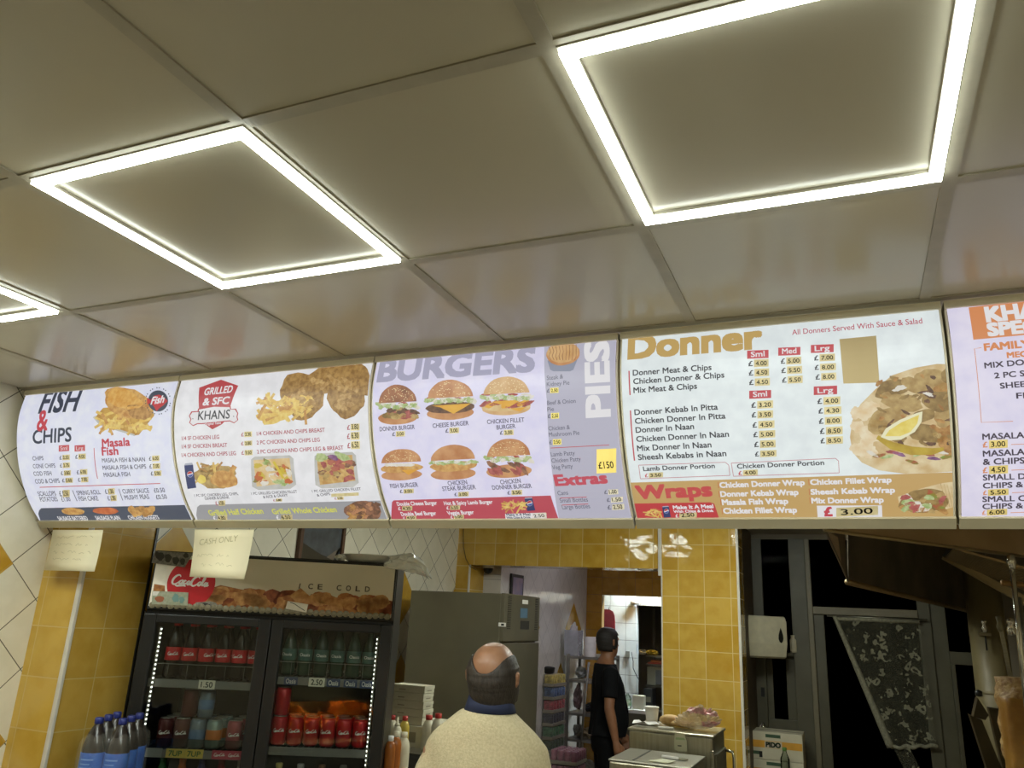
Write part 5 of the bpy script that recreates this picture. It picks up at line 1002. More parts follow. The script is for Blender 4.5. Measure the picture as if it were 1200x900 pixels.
p = at(776, 893, 'z', zt+.001); t = thing('paper_napkin', 'pale folded napkin on the low steel unit', 'paper', p); MB().plate([p+Vector(v) for v in ((-.05, -.02, .003), (.03, -.03, .003), (.05, .03, .006), (-.01, .045, .006))], .002, LBL).build('sheet', t)
# security camera and hanging frame in the kitchen opening
p = qat(572, 668, YB+.2); t = thing('security_camera', 'small dark dome camera under the tiled beam', 'camera', p); MB().lathe([(.05, 0), (.052, -.03), (.048, -.035), (.001, -.035)], p+Vector((0, 0, .05)), CWH, 20).build('base', t); MB().lathe([(.045, .015), (.04, -.01), (.024, -.03), (.001, -.036)], p, BLK, 20).build('dome', t)
MB().box((p.x, p.y, p.z+.045), (.1, .1, .012), M_white).build('mount', t)
t = thing('cable', 'thin dark cable looping down the left end of the tiled beam', 'cable', (XL, YB, 2.2)); MB().tube([qat(x, y, YB-.01) for x, y in ((543, 618), (543, 640), (546, 655), (551, 664), (558, 668))], .003, BLK, 6).build('wire', t)
ypf = 6.55; t = thing('wall_poster', 'pale framed print on the kitchen wall above the steel fridge', 'picture', (XK, ypf, 2.2)); p0, p1 = at(598, 668, 'x', XK), at(612, 672, 'x', XK); zz0, zz1 = p1.z-.42, p1.z-.02
MB().box2((XK, p0.y, zz0), (XK+.02, p1.y, zz1), BLK, .003).build('frame', t); o = MB().box2((XK+.02, p0.y+.03, zz0+.03), (XK+.023, p1.y-.03, zz1-.03), mat('poster_print', (150, 128, 140), .4, c2=(96, 100, 140), scale=7)).build('print', t)
p = qat(595, 663, 6.0); t = thing('hanging_pole', 'thin dark upright pole behind the steel fridge', 'pole', (p.x, 6.0, 0)); MB().cyl((p.x, 6.0, 0), (p.x, 6.0, CZ-.002), .012, BLK).build('pole', t)
# stack of canned drink packs
YC = 6.9; e = qat(649, 801, YC); hp = .122; xs0 = qat(627, 800, YC).x; yd = at(664, 798, 'x', e.x).y; x_l = max(e.x-.27, XK+.006); SHR = mat('pack_film', (200, 200, 196), .1, alpha=.2, spec=.8)
BASE = e.z-.035-7*hp
pc = [('pink and purple', (120, 60, 90)), ('dark plum', (70, 44, 62)), ('dark green', (54, 70, 44)), ('green', (56, 100, 62)), ('dark patterned', (44, 40, 54)), ('red', (150, 44, 54)), ('blue', (56, 80, 120)), ('yellow', (170, 150, 60))]
for i, (nm, c) in enumerate(pc):
    z = BASE+(i-.0)*hp; t = thing('can_pack', 'shrink-wrapped pack of %s cans in the kitchen stack' % nm, 'drinks', ((x_l+e.x)/2, YC, z), group='stacked drink packs'); m = mat('pack_'+nm.replace(' ', '_'), c, .3, c2=tuple(min(255, int(x*1.35+14)) for x in c), scale=30)
    MB().box2((x_l, YC, z), (e.x, yd, z+.03), mat('cardboard_grey', (150, 140, 120), .7), .002).build('tray', t)
    b = MB(); n1, n2 = 4, max(3, int((yd-YC)/.068))
    for u in range(n1):
        for v in range(n2):
            if 0 < u < n1-1 and 0 < v < n2-1 and i < 7: continue
            cx_, cy_ = x_l+.034+(e.x-x_l-.068)*u/(n1-1), YC+.034+(yd-YC-.068)*v/(n2-1); b.lathe([(.026, .012), (.031, .02), (.031, .1), (.026, .112), (.001, .112)], (cx_, cy_, z), m, 10)
    tag(b.build('cans', t), kind='stuff'); MB().box2((x_l-.001, YC-.001, z+.003), (e.x+.001, yd+.001, z+.116), SHR, .008).build('film', t)
zb_ = BASE
t = thing('pallet_box', 'wooden crate carrying the stack of drink packs', 'crate', ((x_l+e.x)/2, YC, 0)); MB().box2((x_l, YC, 0), (e.x, yd, zb_-.001), mat('crate_wood', (110, 84, 52), .7, c2=(90, 66, 40), scale=8)).build('body', t)
p = qat(668, 890, 6.4); 
for i in range(2):
    z = p.z-.16+i*.125; t = thing('can_pack', '%s pink pack of cans on the floor stack beside the rack' % ('lower', 'upper')[i], 'drinks', (p.x, 6.4, z), group='pink packs by the rack'); m = mat('pack_pink', (150, 74, 100), .3, c2=(180, 110, 130), scale=24)
    MB().box2((p.x-.16, 6.3, z), (p.x+.09, 6.62, z+.03), mat('cardboard_grey', (150, 140, 120), .7), .002).build('tray', t); b = MB()
    for u in range(4):
        for v in range(5): b.lathe([(.026, .012), (.031, .02), (.031, .1), (.026, .112), (.001, .112)], (p.x-.13+u*.063, 6.335+v*.062, z), m, 10)
    tag(b.build('cans', t), kind='stuff'); MB().box2((p.x-.161, 6.299, z+.003), (p.x+.091, 6.621, z+.116), SHR, .008).build('film', t)
t = thing('pallet_box', 'low crate under the pink packs of cans', 'crate', (p.x, 6.45, 0)); MB().box2((p.x-.16, 6.3, 0), (p.x+.09, 6.62, p.z-.161), mat('crate_wood', (110, 84, 52), .7)).build('body', t)
p = qat(641, 786, YC+.12); p.z = BASE+8*hp-.004; t = thing('black_pan', 'round black lidded pan on top of the drink packs', 'pan', p)
MB().lathe([(.06, 0), (.075, .01), (.08, .045), (.082, .05), (.001, .05)], p, BLK, 20).build('body', t); MB().lathe([(.084, .05), (.08, .062), (.03, .07), (.001, .07)], p, BLK, 20).build('lid', t); MB().tube([p+Vector((-.02, 0, .07)), p+Vector((-.02, 0, .16)), p+Vector((-.09, 0, .165))], .006, BLK, 8).build('handle', t)
# shelving rack with its load
YR = 7.35; RK = mat('rack_metal', (126, 122, 116), .45, .4); xa, xb = qat(666, 770, YR).x, qat(712, 770, YR).x; zs = [qat(690, y, YR).z for y in (770, 798, 837, 868)]
rk = thing('shelving_rack', 'grey metal shelving rack crowded with packets in the kitchen passage', 'shelf', ((xa+xb)/2, YR, 0))
for x in (xa, xb):
    for y in (YR, YR+.4): MB().box((x, y, (zs[0]+.02)/2), (.03, .03, zs[0]+.02), RK, .003).build('post', rk)
for z in zs+[.25]:
    b = MB(); b.box2((xa-.01, YR-.01, z-.025), (xb+.01, YR+.41, z), RK, .003); b.build('shelf_board', rk)
b = MB(); b.tube([qat(690, 776, YR-.03), qat(678, 900, YR-.03)], .012, RK, 8); b.build('brace', rk)
t = thing('storage_tub', 'clear plastic tub with a white bag inside on top of the rack', 'tub', (qat(672, 764, YR+.1).x, YR+.1, zs[0])); x_ = qat(672, 764, YR+.1).x
b = MB()
for k in ((-.075, -.070, -.09, .09), (.070, .075, -.09, .09), (-.07, .07, -.09, -.085), (-.07, .07, .085, .09)): b.box2((x_+k[0], YR+.1+k[2], zs[0]+.006), (x_+k[1], YR+.1+k[3], zs[0]+.26), mat('tub_plastic', (190, 190, 200), .2, alpha=.45))
b.box2((x_-.075, YR+.01, zs[0]+.001), (x_+.075, YR+.19, zs[0]+.006), mat('tub_plastic', (190, 190, 200), .2, alpha=.45)); b.build('body', t)
crumpled('plastic_bag', 'white plastic bag bulging out of the clear tub', 'bag', mat('white_bag', (196, 192, 192), .4), (x_, YR+.1, zs[0]+.22), (.055, .06, .13), 5)
p = qat(691.5, 765, YR+.08); p.z = zs[0]+.001; t = thing('paper_roll', 'thick white paper roll standing on the rack', 'paper roll', p); MB().lathe([(.02, .0), (.062, 0), (.063, .004), (.063, .196), (.062, .2), (.02, .2), (.02, .0)], p, mat('roll_paper', (214, 208, 206), .7), 24).build('roll', t); MB().lathe([(.0195, .001), (.0195, .199), (.017, .199), (.017, .001), (.0195, .001)], p, CARTON, 16).build('core', t)
p = qat(702, 766, YR+.1); p.z = zs[0]+.001; t = thing('plastic_tub', 'small white tub right of the paper roll on the rack', 'tub', p); MB().lathe([(.03, 0), (.036, .03), (.038, .032), (.001, .032)], p, CWH, 16).build('body', t)
q = random.Random(12)
loads = [(1, 'grey bag of packets', (150, 150, 148), .07, .07), (1, 'clear bag of lids', (170, 168, 170), .08, .06), (2, 'pinkish wrapped bundle', (150, 128, 130), .05, .14), (2, 'dark folded cloth', (40, 40, 44), .07, .05), (2, 'grey packet', (130, 126, 124), .05, .08), (3, 'white tub stack', (170, 166, 164), .06, .07), (3, 'pale sack with orange print', (170, 150, 120), .09, .06), (3, 'brown carton liner', (96, 70, 44), .06, .08), (4, 'pale sack', (150, 144, 132), .10, .10)]
for i, (s, nm, c, rx, rz) in enumerate(loads):
    z = (zs+[.25])[s if s < 4 else 3] if s < 4 else zs[3]; n = [k for k, l in enumerate(loads) if l[0] == s]; u = (n.index(i)+.6)/(len(n)+.3)
    if s == 4: z = .25
    crumpled('wrapped_packet', '%s on the %s shelf of the kitchen rack' % (nm, ('top', 'second', 'third', 'fourth', 'lowest')[s]), 'packet', mat('packet_%d' % i, c, .4, c2=tuple(int(x*.8) for x in c), scale=9), (xa+(xb-xa)*u, YR+.12+.03*(i % 2), z+rz*1.03), (rx, .09, rz), 20+i)
# scullery wall fittings
YW = 8.898; a, c = qat(707.5, 714, YW-.03), qat(721, 750, YW-.03); t = thing('hanging_apron', 'dark red padded apron hanging on the white tiled wall', 'apron', (a.x, YW, c.z-.3)); W = c.x-a.x
REDP = mat('apron_red', (110, 26, 34), .5, c2=(90, 18, 26), scale=10); pts = [(0, -.55), (0, -.01), (.02, .0), (W*.55, .0), (W*.8, -.02), (W*.95, -.07), (W, -.14), (W, -.55)]
b = MB(); b.plate([Vector((a.x+x, YW-.03, a.z+z)) for x, z in pts], .03, REDP); b.build('cloth', t); b = MB(); b.tube([Vector((a.x-.004, YW-.02, a.z)), Vector((a.x-.004, YW-.02, a.z-.55))], .01, BLK, 8); b.build('edge_binding', t)
MB().tube([Vector((a.x+W*.4, YW-.015, a.z)), Vector((a.x+W*.45, YW-.015, a.z+.04))], .004, BLK, 6).build('loop', t)
p = qat(736, 767, YW); t = thing('wall_socket', 'grey wall socket with a cable on the tiled wall', 'socket', p); MB().box((p.x, YW-.012, p.z), (.05, .024, .08), mat('socket_grey', (110, 110, 100), .5), .006).build('plate', t); MB().tube([qat(x, y, YW-.03) for x, y in ((740, 764), (742, 775), (742, 783), (745, 790), (749, 797))], .005, BLK, 8).build('cable', t)
p = qat(745, 705, YW-.06); t = thing('wall_light', 'short white tube fitting at the corner of the tiled wall', 'light', p); MB().cyl(p+Vector((-.06, 0, 0)), p+Vector((.05, 0, -.01)), .03, CWH).build('tube', t); MB().box(p+Vector((-.03, .03, 0)), (.05, .06, .03), CWH).build('bracket', t)
# scullery shelves beyond, seen past the pillar
YD = 9.35; xa, xb = W1+.01, qat(790, 760, YD).x; sh = thing('scullery_shelves', 'dim steel shelves with trays and a machine beyond the tiled wall', 'shelf', (xa, YD, 0)); zz = [qat(760, y, YD).z for y in (768, 778, 803, 832)]
for z in zz: MB().box2((xa, YD, z-.02), (xb+.3, YD+.4, z), STEEL, .002).build('shelf_board', sh)
for x in (xa+.02, xb+.28): MB().box2((x-.015, YD+.36, 0), (x+.015, YD+.4, 2.0), STEEL).build('post', sh)
p = qat(760, 766, YD+.1); crumpled('wrapped_packet', 'yellow bag on the upper scullery shelf', 'packet', mat('packet_yellow', (190, 170, 60), .4), (p.x+.04, YD+.15, zz[0]+.035), (.09, .08, .04), 41); crumpled('wrapped_packet', 'white bag left of the yellow one on the scullery shelf', 'packet', CWH, (p.x-.1, YD+.15, zz[0]+.03), (.07, .07, .035), 42)
t = thing('tray', 'red edged tray on the second scullery shelf', 'tray', (p.x, YD+.1, zz[1])); MB().box2((xa+.02, YD+.02, zz[1]+.002), (xb-.02, YD+.3, zz[1]+.02), mat('tray_red', (160, 70, 60), .5), .004).build('body', t); MB().box2((xa+.05, YD+.05, zz[1]+.02), (xb-.06, YD+.25, zz[1]+.05), mat('tray_food', (150, 90, 50), .6), .008).build('load', t)
t = thing('steel_machine', 'grey steel machine on the scullery shelf', 'machine', (p.x, YD, zz[2])); MB().box2((xa+.02, YD-.02, zz[2]+.002), (xb-.05, YD+.36, zz[1]-.03), STEELD, .006).build('body', t); MB().box2((xa+.13, YD-.03, zz[2]+.02), (xb-.08, YD-.02, zz[1]-.06), mat('machine_door', (90, 90, 88), .3, .6), .004).build('door', t)
t = thing('black_box', 'black appliance below the steel machine in the scullery', 'machine', (xa, YD-.1, zz[3])); MB().box2((xa, YD-.12, zz[3]+.03), (xa+.11, YD+.1, zz[2]-.03), BLK, .006).build('body', t); MB().box2((xa+.02, YD-.124, zz[3]+.1), (xa+.09, YD-.12, zz[3]+.16), STEELD).build('panel', t)
yc = 8.6; a, c = qat(735, 831, yc), qat(758, 833, yc); t = thing('scullery_counter', 'white topped counter below the tiled wall', 'counter', (a.x, yc, 0)); MB().box2((a.x-.3, yc, a.z-.04), (c.x, yc+.28, a.z), CWH, .004).build('top', t); MB().box2((a.x-.3, yc+.02, 0), (c.x-.02, yc+.28, a.z-.04), STEELD).build('base', t)
p = qat(735.5, 830, yc+.08); t = thing('plastic_jug', 'clear jug with a green label on the white counter', 'jug', p); MB().lathe([(.04, 0), (.045, .01), (.045, .11), (.03, .14), (.015, .15), (.015, .165), (.001, .166)], (p.x, p.y, a.z+.001), CLR, 18).build('body', t); MB().lathe([(.0455, .03), (.046, .035), (.046, .09), (.0455, .095)], (p.x, p.y, a.z+.001), mat('jug_label', (120, 160, 120), .5, c2=(200, 200, 180), scale=30), 18).build('label', t)
p = qat(748, 828, yc+.1); t = thing('carton', 'pale carton on the white counter in front of the tiled wall', 'box', (p.x, p.y, a.z)); MB().box2((p.x-.06, p.y-.04, a.z+.001), (p.x+.07, p.y+.08, a.z+.15), CARTON, .004).build('body', t); MB().box2((p.x-.06, p.y+.01, a.z+.149), (p.x+.07, p.y+.03, a.z+.1505), CPRINT).build('tape', t)
# ================================================================ right end: dark windows, lace curtain, hood and kebab grill
YN = 6.42; FRP = mat('drab_frame_paint', (86, 82, 64), .5, c2=(78, 74, 56), scale=6); FRP2 = mat('drab_frame_light', (112, 104, 82), .5)
BRB = mat('dim_brown_board', (84, 68, 44), .6)
def qb(mb, x0, y0, x1, y1, y, th, m, bev=.003):
    a, c = qat(x0, y0, y), qat(x1, y1, y); a2, c2 = qat(x0, y1, y), qat(x1, y0, y)
    return mb.box2(((a.x+a2.x)/2, y, min(a.z, c2.z)), ((c.x+c2.x)/2, y+th, max(c.z, a2.z)), m, bev)
xq = lambda px, py=760: qat(px, py, YN).x
zq = lambda py, px=960: qat(px, py, YN).z
ztop = zq(632, 920)
b = MB(); b.box2((XP, YN, ztop), (3.2, YN+.12, CZ), M_drabwall); b.box2((XP, YN+.02, 0), (xq(884), YN+.12, ztop), BRB); b.box2((xq(1168), YN, 0), (3.2, YN+.12, ztop), M_drabwall); b.box2((xq(897), YN+.02, 0), (xq(1168), YN+.12, zq(905)-.3), M_drabwall); struct('wall_window', b)
WGL = glass_mat('night_pane', (60, 64, 70), 1.02, .8, .0)
def window(n, parts, panes):
    b = MB()
    for (x0, x1, za, zb_, d, m) in parts: b.box2((x0, YN-d, za), (x1, YN+.06, zb_), m, .004)
    o = struct('window_%d' % n, b)
    for x0, x1, za, zb_ in panes: MB().box2((x0, YN+.02, za), (x1, YN+.026, zb_), WGL).build('pane', o)
X1, X2, X3, X4 = xq(884), xq(897), xq(930), xq(954)
zs_ = zq(764, 915); zl0, zl1 = zq(771, 915), zq(843, 915)
window(1, [(X1, X2, .6, ztop, .02, FRP), (X3, X4-.03, .6, ztop, .03, FRP), (X4-.03, X4+.01, .6, ztop, .05, FRP2), (X2, X3, zs_-.03, zs_, .05, FRP), (X2, X3, .6, zl1, .0, FRP), (X2, X2+.05, zl1, zl0, -.01, FRP), (X3-.07, X3, zl1, zl0, -.01, FRP), (X2, X3, zl0, zs_-.03, -.01, FRP)], [(X2, X3, zs_, ztop), (X2+.05, X3-.07, zl1, zl0)])
X5, X6, X7, X8 = xq(968), xq(1079), xq(1112), xq(1138)
zt0, zt1 = zq(722, 1010), zq(713, 1010)
window(2, [(X4+.01, X5, .6, zt0, .02, FRP), (X4+.01, X6, zt0, zt1, .05, FRP2), (X6, X6+.09, .6, ztop, .03, FRP), (X6+.09, X7, .6, ztop, .01, FRP)], [(X5, X6, .6, zt0), (X4+.01, X6, zt1, ztop)])
za_, zb2 = zq(779, 1125), zq(764, 1125)
window(3, [(X7, X8, za_, zb2, .03, FRP), (X7, X7+.03, .6, za_, .02, FRP), (X8, xq(1168), .6, ztop, .0, FRP)], [(X7, X8, zb2, ztop), (X7+.03, X8, .6, za_)])
# lace curtain, drawn to one side
LACE = bpy.data.materials.new('lace'); LACE.use_nodes = True; nt = LACE.node_tree; nt.nodes.clear(); N = nt.nodes.new
o_ = N('ShaderNodeOutputMaterial'); mx = N('ShaderNodeMixShader'); tr_ = N('ShaderNodeBsdfTransparent'); df = N('ShaderNodeBsdfDiffuse'); df.inputs[0].default_value = rgb((150, 146, 122))
tc = N('ShaderNodeTexCoord'); vo = N('ShaderNodeTexVoronoi'); vo.inputs['Scale'].default_value = 9.0; nz = N('ShaderNodeTexNoise'); nz.inputs['Scale'].default_value = 38; nz.inputs['Detail'].default_value = 3
sp = N('ShaderNodeSeparateXYZ'); nt.links.new(tc.outputs['Object'], vo.inputs['Vector']); nt.links.new(tc.outputs['Object'], nz.inputs['Vector']); nt.links.new(tc.outputs['Object'], sp.inputs[0])
def mth(op, a, c):
    n = N('ShaderNodeMath'); n.operation = op
    for i, v in enumerate((a, c)):
        if isinstance(v, (int, float)): n.inputs[i].default_value = v
        else: nt.links.new(v, n.inputs[i])
    return n.outputs[0]
dn = N('ShaderNodeTexNoise'); dn.inputs['Scale'].default_value = 16; nt.links.new(tc.outputs['Object'], dn.inputs['Vector']); va = N('ShaderNodeMix'); va.data_type = 'VECTOR'; va.inputs[0].default_value = .10
nt.links.new(tc.outputs['Object'], va.inputs[4]); nt.links.new(dn.outputs['Color'], va.inputs[5]); nt.links.new(va.outputs[1], vo.inputs['Vector']); vo.inputs['Scale'].default_value = 15.0; wv = N('ShaderNodeTexNoise'); wv.inputs['Scale'].default_value = 10; nt.links.new(tc.outputs['Object'], wv.inputs['Vector'])
fl_ = mth('MULTIPLY', mth('GREATER_THAN', wv.outputs['Fac'], .50), mth('LESS_THAN', mth('ABSOLUTE', mth('SUBTRACT', vo.outputs['Distance'], .30), 0), .13)); lowf = mth('LESS_THAN', sp.outputs[2], 1.62); n3 = N('ShaderNodeTexNoise'); n3.inputs['Scale'].default_value = 75; nt.links.new(tc.outputs['Object'], n3.inputs['Vector'])
hi = mth('MULTIPLY', fl_, mth('ADD', .22, mth('MULTIPLY', lowf, .34))); fac = mth('MINIMUM', mth('ADD', mth('ADD', hi, .13), mth('MULTIPLY', mth('GREATER_THAN', n3.outputs['Fac'], .56), .14)), .95)
nt.links.new(fac, mx.inputs[0]); nt.links.new(tr_.outputs[0], mx.inputs[1]); nt.links.new(df.outputs[0], mx.inputs[2]); nt.links.new(mx.outputs[0], o_.inputs[0])
lace2 = mat('lace_hem', (150, 146, 122), .8, c2=(120, 116, 96), scale=60)
t = thing('lace_curtain', 'grey lace curtain with flowers gathered to the right in the dark window', 'curtain', (xq(1040), YN-.08, 1.0))
L0, R0, L1, R1 = qat(978, 722, YN-.08), qat(1077, 727, YN-.08), qat(1044, 876, YN-.08), qat(1098, 874, YN-.08)
def cur(u, v): return L0.lerp(R0, u).lerp(L1.lerp(R1, u), v) + Vector((0, .014*math.sin(u*17+v*2)*(.4+.6*v), .006*math.sin(u*23)*(v > .98)))
b = MB(); b.loft([[cur(i/40, j/30) for i in range(41)] for j in range(31)], LACE, True, False, False); b.build('lace_panel', t)
b = MB(); b.tube([cur(0, j/30)+Vector((0, -.004, 0)) for j in range(31)], [.018+.012*(j/30) for j in range(31)], lace2, 8); b.build('gathered_edge', t)
b = MB(); b.tube([L0+Vector((0, 0, -.02)), R0+Vector((0, 0, -.012))], .016, lace2, 8); b.build('hem', t); b = MB(); b.tube([cur(i/40, 1) for i in range(41)], .014, lace2, 8); b.build('lower_hem', t)
b = MB(); b.loft([[L1.lerp(R1, .05+.35*u)+Vector((.18*v*1.0, 0, -.42*v)) for u in (0, .5, 1)] for v in (0, .5, 1)], LACE, True, False, False); b.build('tail', t)
MB().tube([L0+Vector((-.06, 0, .0)), R0+Vector((.06, 0, .005))], .007, STEEL, 8).build('curtain_wire', t)
# roller towel / soap dispenser on the wall end, small bottle on the sill
p = qat(891, 746, 6.12); t = thing('soap_dispenser', 'white wall dispenser with a dark teardrop window beside the pillar', 'dispenser', p, R(38)); DW = mat('dispenser_white', (198, 190, 162), .4)
b = MB(); prof_ = [(-.20, -.09), (.17, -.12), (.185, -.10), (.185, .13), (-.20, .13)]
rings = []
for z, k in ((-.165, .80), (-.15, .90), (-.05, 1.0), (.12, 1.0), (.155, .93), (.165, .86)): rings.append([Vector((x, (y-.13)*k+.13, z)) for x, y in prof_])
b.loft(rings, DW, False); b.build('body', t, True)
b = MB(); b.plate([Vector((.115+x, -.121, z)) for x, z in ((0, .075), (-.010, .05), (-.020, .02), (-.022, -.01), (-.012, -.035), (0, -.042), (.012, -.035), (.022, -.01), (.020, .02), (.010, .05))], .003, BLK); b.build('window', t, True)
MB().box((0, .15, 0), (.22, .05, .28), FRP).build('back_plate', t, True)
p = qat(930, 763, YN-.025); t = thing('small_bottle', 'small white bottle standing on the window ledge', 'bottle', (p.x, YN-.02, zs_+.001)); MB().lathe([(.026, 0), (.028, .01), (.028, .1), (.018, .115), (.018, .14), (.001, .141)], (p.x, YN-.02, zs_+.001), DW, 16).build('body', t)
p = qat(879, 774, YN); t = thing('door_latch', 'small chrome latch on the brown board under the dispenser', 'latch', p); MB().box((p.x, YN+.01, p.z), (.05, .02, .025), CHROME, .003).build('plate', t); MB().cyl((p.x+.015, YN-.002, p.z-.03), (p.x+.015, YN-.002, p.z-.07), .006, CHROME).build('pin', t)
p = qat(875, 815, YN); t = thing('padlock', 'square steel lock on the brown board above the cartons', 'lock', p); MB().box((p.x, YN+.005, p.z), (.05, .03, .10), CHROME, .004).build('body', t); MB().tube([(p.x+.025, YN, p.z+.03), (p.x+.05, YN-.01, p.z+.03), (p.x+.05, YN-.01, p.z-.03), (p.x+.025, YN, p.z-.03)], .006, CHROME, 8).build('shackle', t)
p = qat(894, 811, YN-.02); w1 = bpy.data.objects['window_1']; MB().box((p.x, YN-.022, p.z), (.03, .006, .075), BLK, .002).build('keyhole_plate', w1)
p = qat(894, 850, YN-.03); MB().lathe([(.001, -.03), (.02, -.028), (.028, -.012), (.02, .004), (.012, .01), (.012, .02)], p, CHROME, 18).build('knob', w1)
# two printed cartons
YC2 = 5.95; a, c = qat(877, 858, YC2), qat(940, 861, YC2); zt, zm = qat(908, 858.5, YC2).z, qat(908, 891, YC2).z; hh = zt-zm; CW2 = mat('carton_white', (206, 198, 172), .6, c2=(196, 188, 160), scale=6); CY = mat('carton_yellow', (206, 150, 50), .6); CG = mat('carton_green', (60, 84, 60), .6)
stand = thing('side_shelf', 'shelf below the window carrying the printed cartons', 'shelf', (a.x, YC2, 0)); MB().box2((a.x-.02, YC2-.02, zm-hh-.05), (c.x+.05, YC2+.35, zm-hh-.001), FRP).build('board', stand); MB().box2((a.x, YC2+.02, 0), (c.x+.03, YC2+.33, zm-hh-.05), FRP).build('base', stand)
for i in range(2):
    z = zm-hh*(1-i); t = thing('printed_carton', '%s white and yellow printed carton beside the pillar' % ('lower', 'upper')[i], 'box', (a.x, YC2, z), group='printed cartons by the pillar')
    MB().box2((a.x, YC2, z+.001), (c.x, YC2+.3, z+hh-.002), CW2, .003).build('body', t); b = MB(); w_ = c.x-a.x; y = YC2-.001
    b.box2((a.x+.004, y, z+hh*.42), (c.x-.004, y+.0012, z+hh*.68), CY); b.box2((a.x+w_*.32, y-.0005, z+hh*.80), (a.x+w_*.6, y+.001, z+hh*.92), CG); b.box2((a.x+w_*.08, y-.0005, z+hh*.16), (a.x+w_*.24, y+.001, z+hh*.28), CG); b.box2((a.x+w_*.19, y-.0006, z+hh*.06), (a.x+w_*.25, y+.001, z+hh*.28), BLK); b.box2((a.x+w_*.30, y-.0008, z+hh*.43), (a.x+w_*.62, y+.001, z+hh*.66), CW2)
    v, f, x0_, x1_ = text2d('PIDO', .06); s_ = w_*.28/(x1_-x0_); b.add([Vector((a.x+w_*.32+(vx-x0_)*s_, y-.0012, z+hh*.46+vy*hh*.17)) for vx, vy in v], f, CG); b.build('print', t)
    b = MB(); b.box2((a.x, YC2+.13, z+hh-.0025), (c.x, YC2+.17, z+hh-.0012), CPRINT); b.build('tape', t)
p = qat(920, 892, YC2-.12); z0 = zm-hh+.02; t = thing('small_bottle', 'small clear bottle with green cap in front of the cartons', 'bottle', (p.x, YC2-.12, z0)); zt_ = qat(920, 876, YC2-.12).z
MB().lathe([(.03, z0), (.034, z0+.01), (.034, zt_-.08), (.014, zt_-.03), (.014, zt_-.02)], (p.x, YC2-.12, 0), CLR, 16).build('body', t); MB().lathe([(.016, zt_-.024), (.016, zt_), (.001, zt_)], (p.x, YC2-.12, 0), mat('green_cap', (90, 130, 60), .4), 14).build('cap', t)
MB().box2((p.x-.06, YC2-.16, 0), (p.x+.06, YC2-.05, z0-.001), FRP).build('pedestal', stand)
# extraction hood over the grill
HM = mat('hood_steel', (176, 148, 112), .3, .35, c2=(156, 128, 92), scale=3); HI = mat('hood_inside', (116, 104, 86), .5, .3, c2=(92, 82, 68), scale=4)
def ptD(px, py, d): return CAM+ray(px, py)*d
def level(px, py, z): return at(px, py, 'z', z)
zh = 2.13; A0, B0 = level(966, 621, zh), level(1236, 657, zh); zr = 2.03; C0, D0 = level(993, 682, zr), level(1190, 729, zr-.06)
hood = thing('extraction_hood', 'brown steel extraction hood over the kebab grill on the right', 'hood', (A0+B0)/2)
up = Vector((0, 0, .44)); b = MB(); b.plate([A0, B0, B0+up, A0+up], .006, HM); b.build('front_panel', hood)
b = MB(); b.tube([A0, B0], .007, mat('hood_lip', (150, 130, 92), .35, .7), 8); b.build('front_lip', hood)
E1, E2 = A0+Vector((.03, .25, .30)), B0+Vector((.1, .35, .30))
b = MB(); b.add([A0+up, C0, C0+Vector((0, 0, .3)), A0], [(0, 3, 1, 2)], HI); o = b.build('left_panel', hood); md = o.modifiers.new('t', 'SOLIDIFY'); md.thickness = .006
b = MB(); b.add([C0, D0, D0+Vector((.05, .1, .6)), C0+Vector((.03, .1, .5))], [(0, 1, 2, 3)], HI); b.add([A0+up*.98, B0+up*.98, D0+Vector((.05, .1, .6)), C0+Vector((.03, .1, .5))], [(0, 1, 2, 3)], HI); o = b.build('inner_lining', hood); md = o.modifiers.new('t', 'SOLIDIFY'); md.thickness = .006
b = MB(); b.tube([C0, C0.lerp(D0, .5), D0], .016, mat('hood_rim', (134, 112, 78), .4, .6), 8); b.build('rear_rim', hood)
b = MB(); b.plate([level(966, 621, zh), level(974, 640, zh-.02), level(993, 681, zr), level(986, 660, zr+.05), level(982, 630, zh-.005)], .006, HM); b.build('left_rim', hood)
f0, f1, f2, f3 = [ptD(*v) for v in ((1118, 641, 3.9), (1215, 668, 3.75), (1225, 700, 4.0), (1108, 652, 4.2))]; FL_ = mat('filter_steel', (140, 122, 88), .4, .6)
b = MB()
for i in range(14):
    u0, u1 = i/14, (i+.55)/14; q0, q1 = f0.lerp(f3, u0), f0.lerp(f3, u1); r0, r1 = f1.lerp(f2, u0), f1.lerp(f2, u1); b.plate([q0, r0, r1, q1], .012, FL_)
b.build('baffle_filter', hood); b = MB(); b.plate([f0+FW*.03, f1+FW*.03, f2+FW*.03, f3+FW*.03], .004, M_gapshade); b.build('filter_gap_shade', hood)  # dark plate put behind the baffles as the shade between them
b = MB(); b.plate([ptD(*v) for v in ((1103, 655, 4.2), (1108, 651, 4.2), (1228, 712, 4.0), (1222, 722, 4.0))], .01, FL_); b.build('filter_ledge', hood)
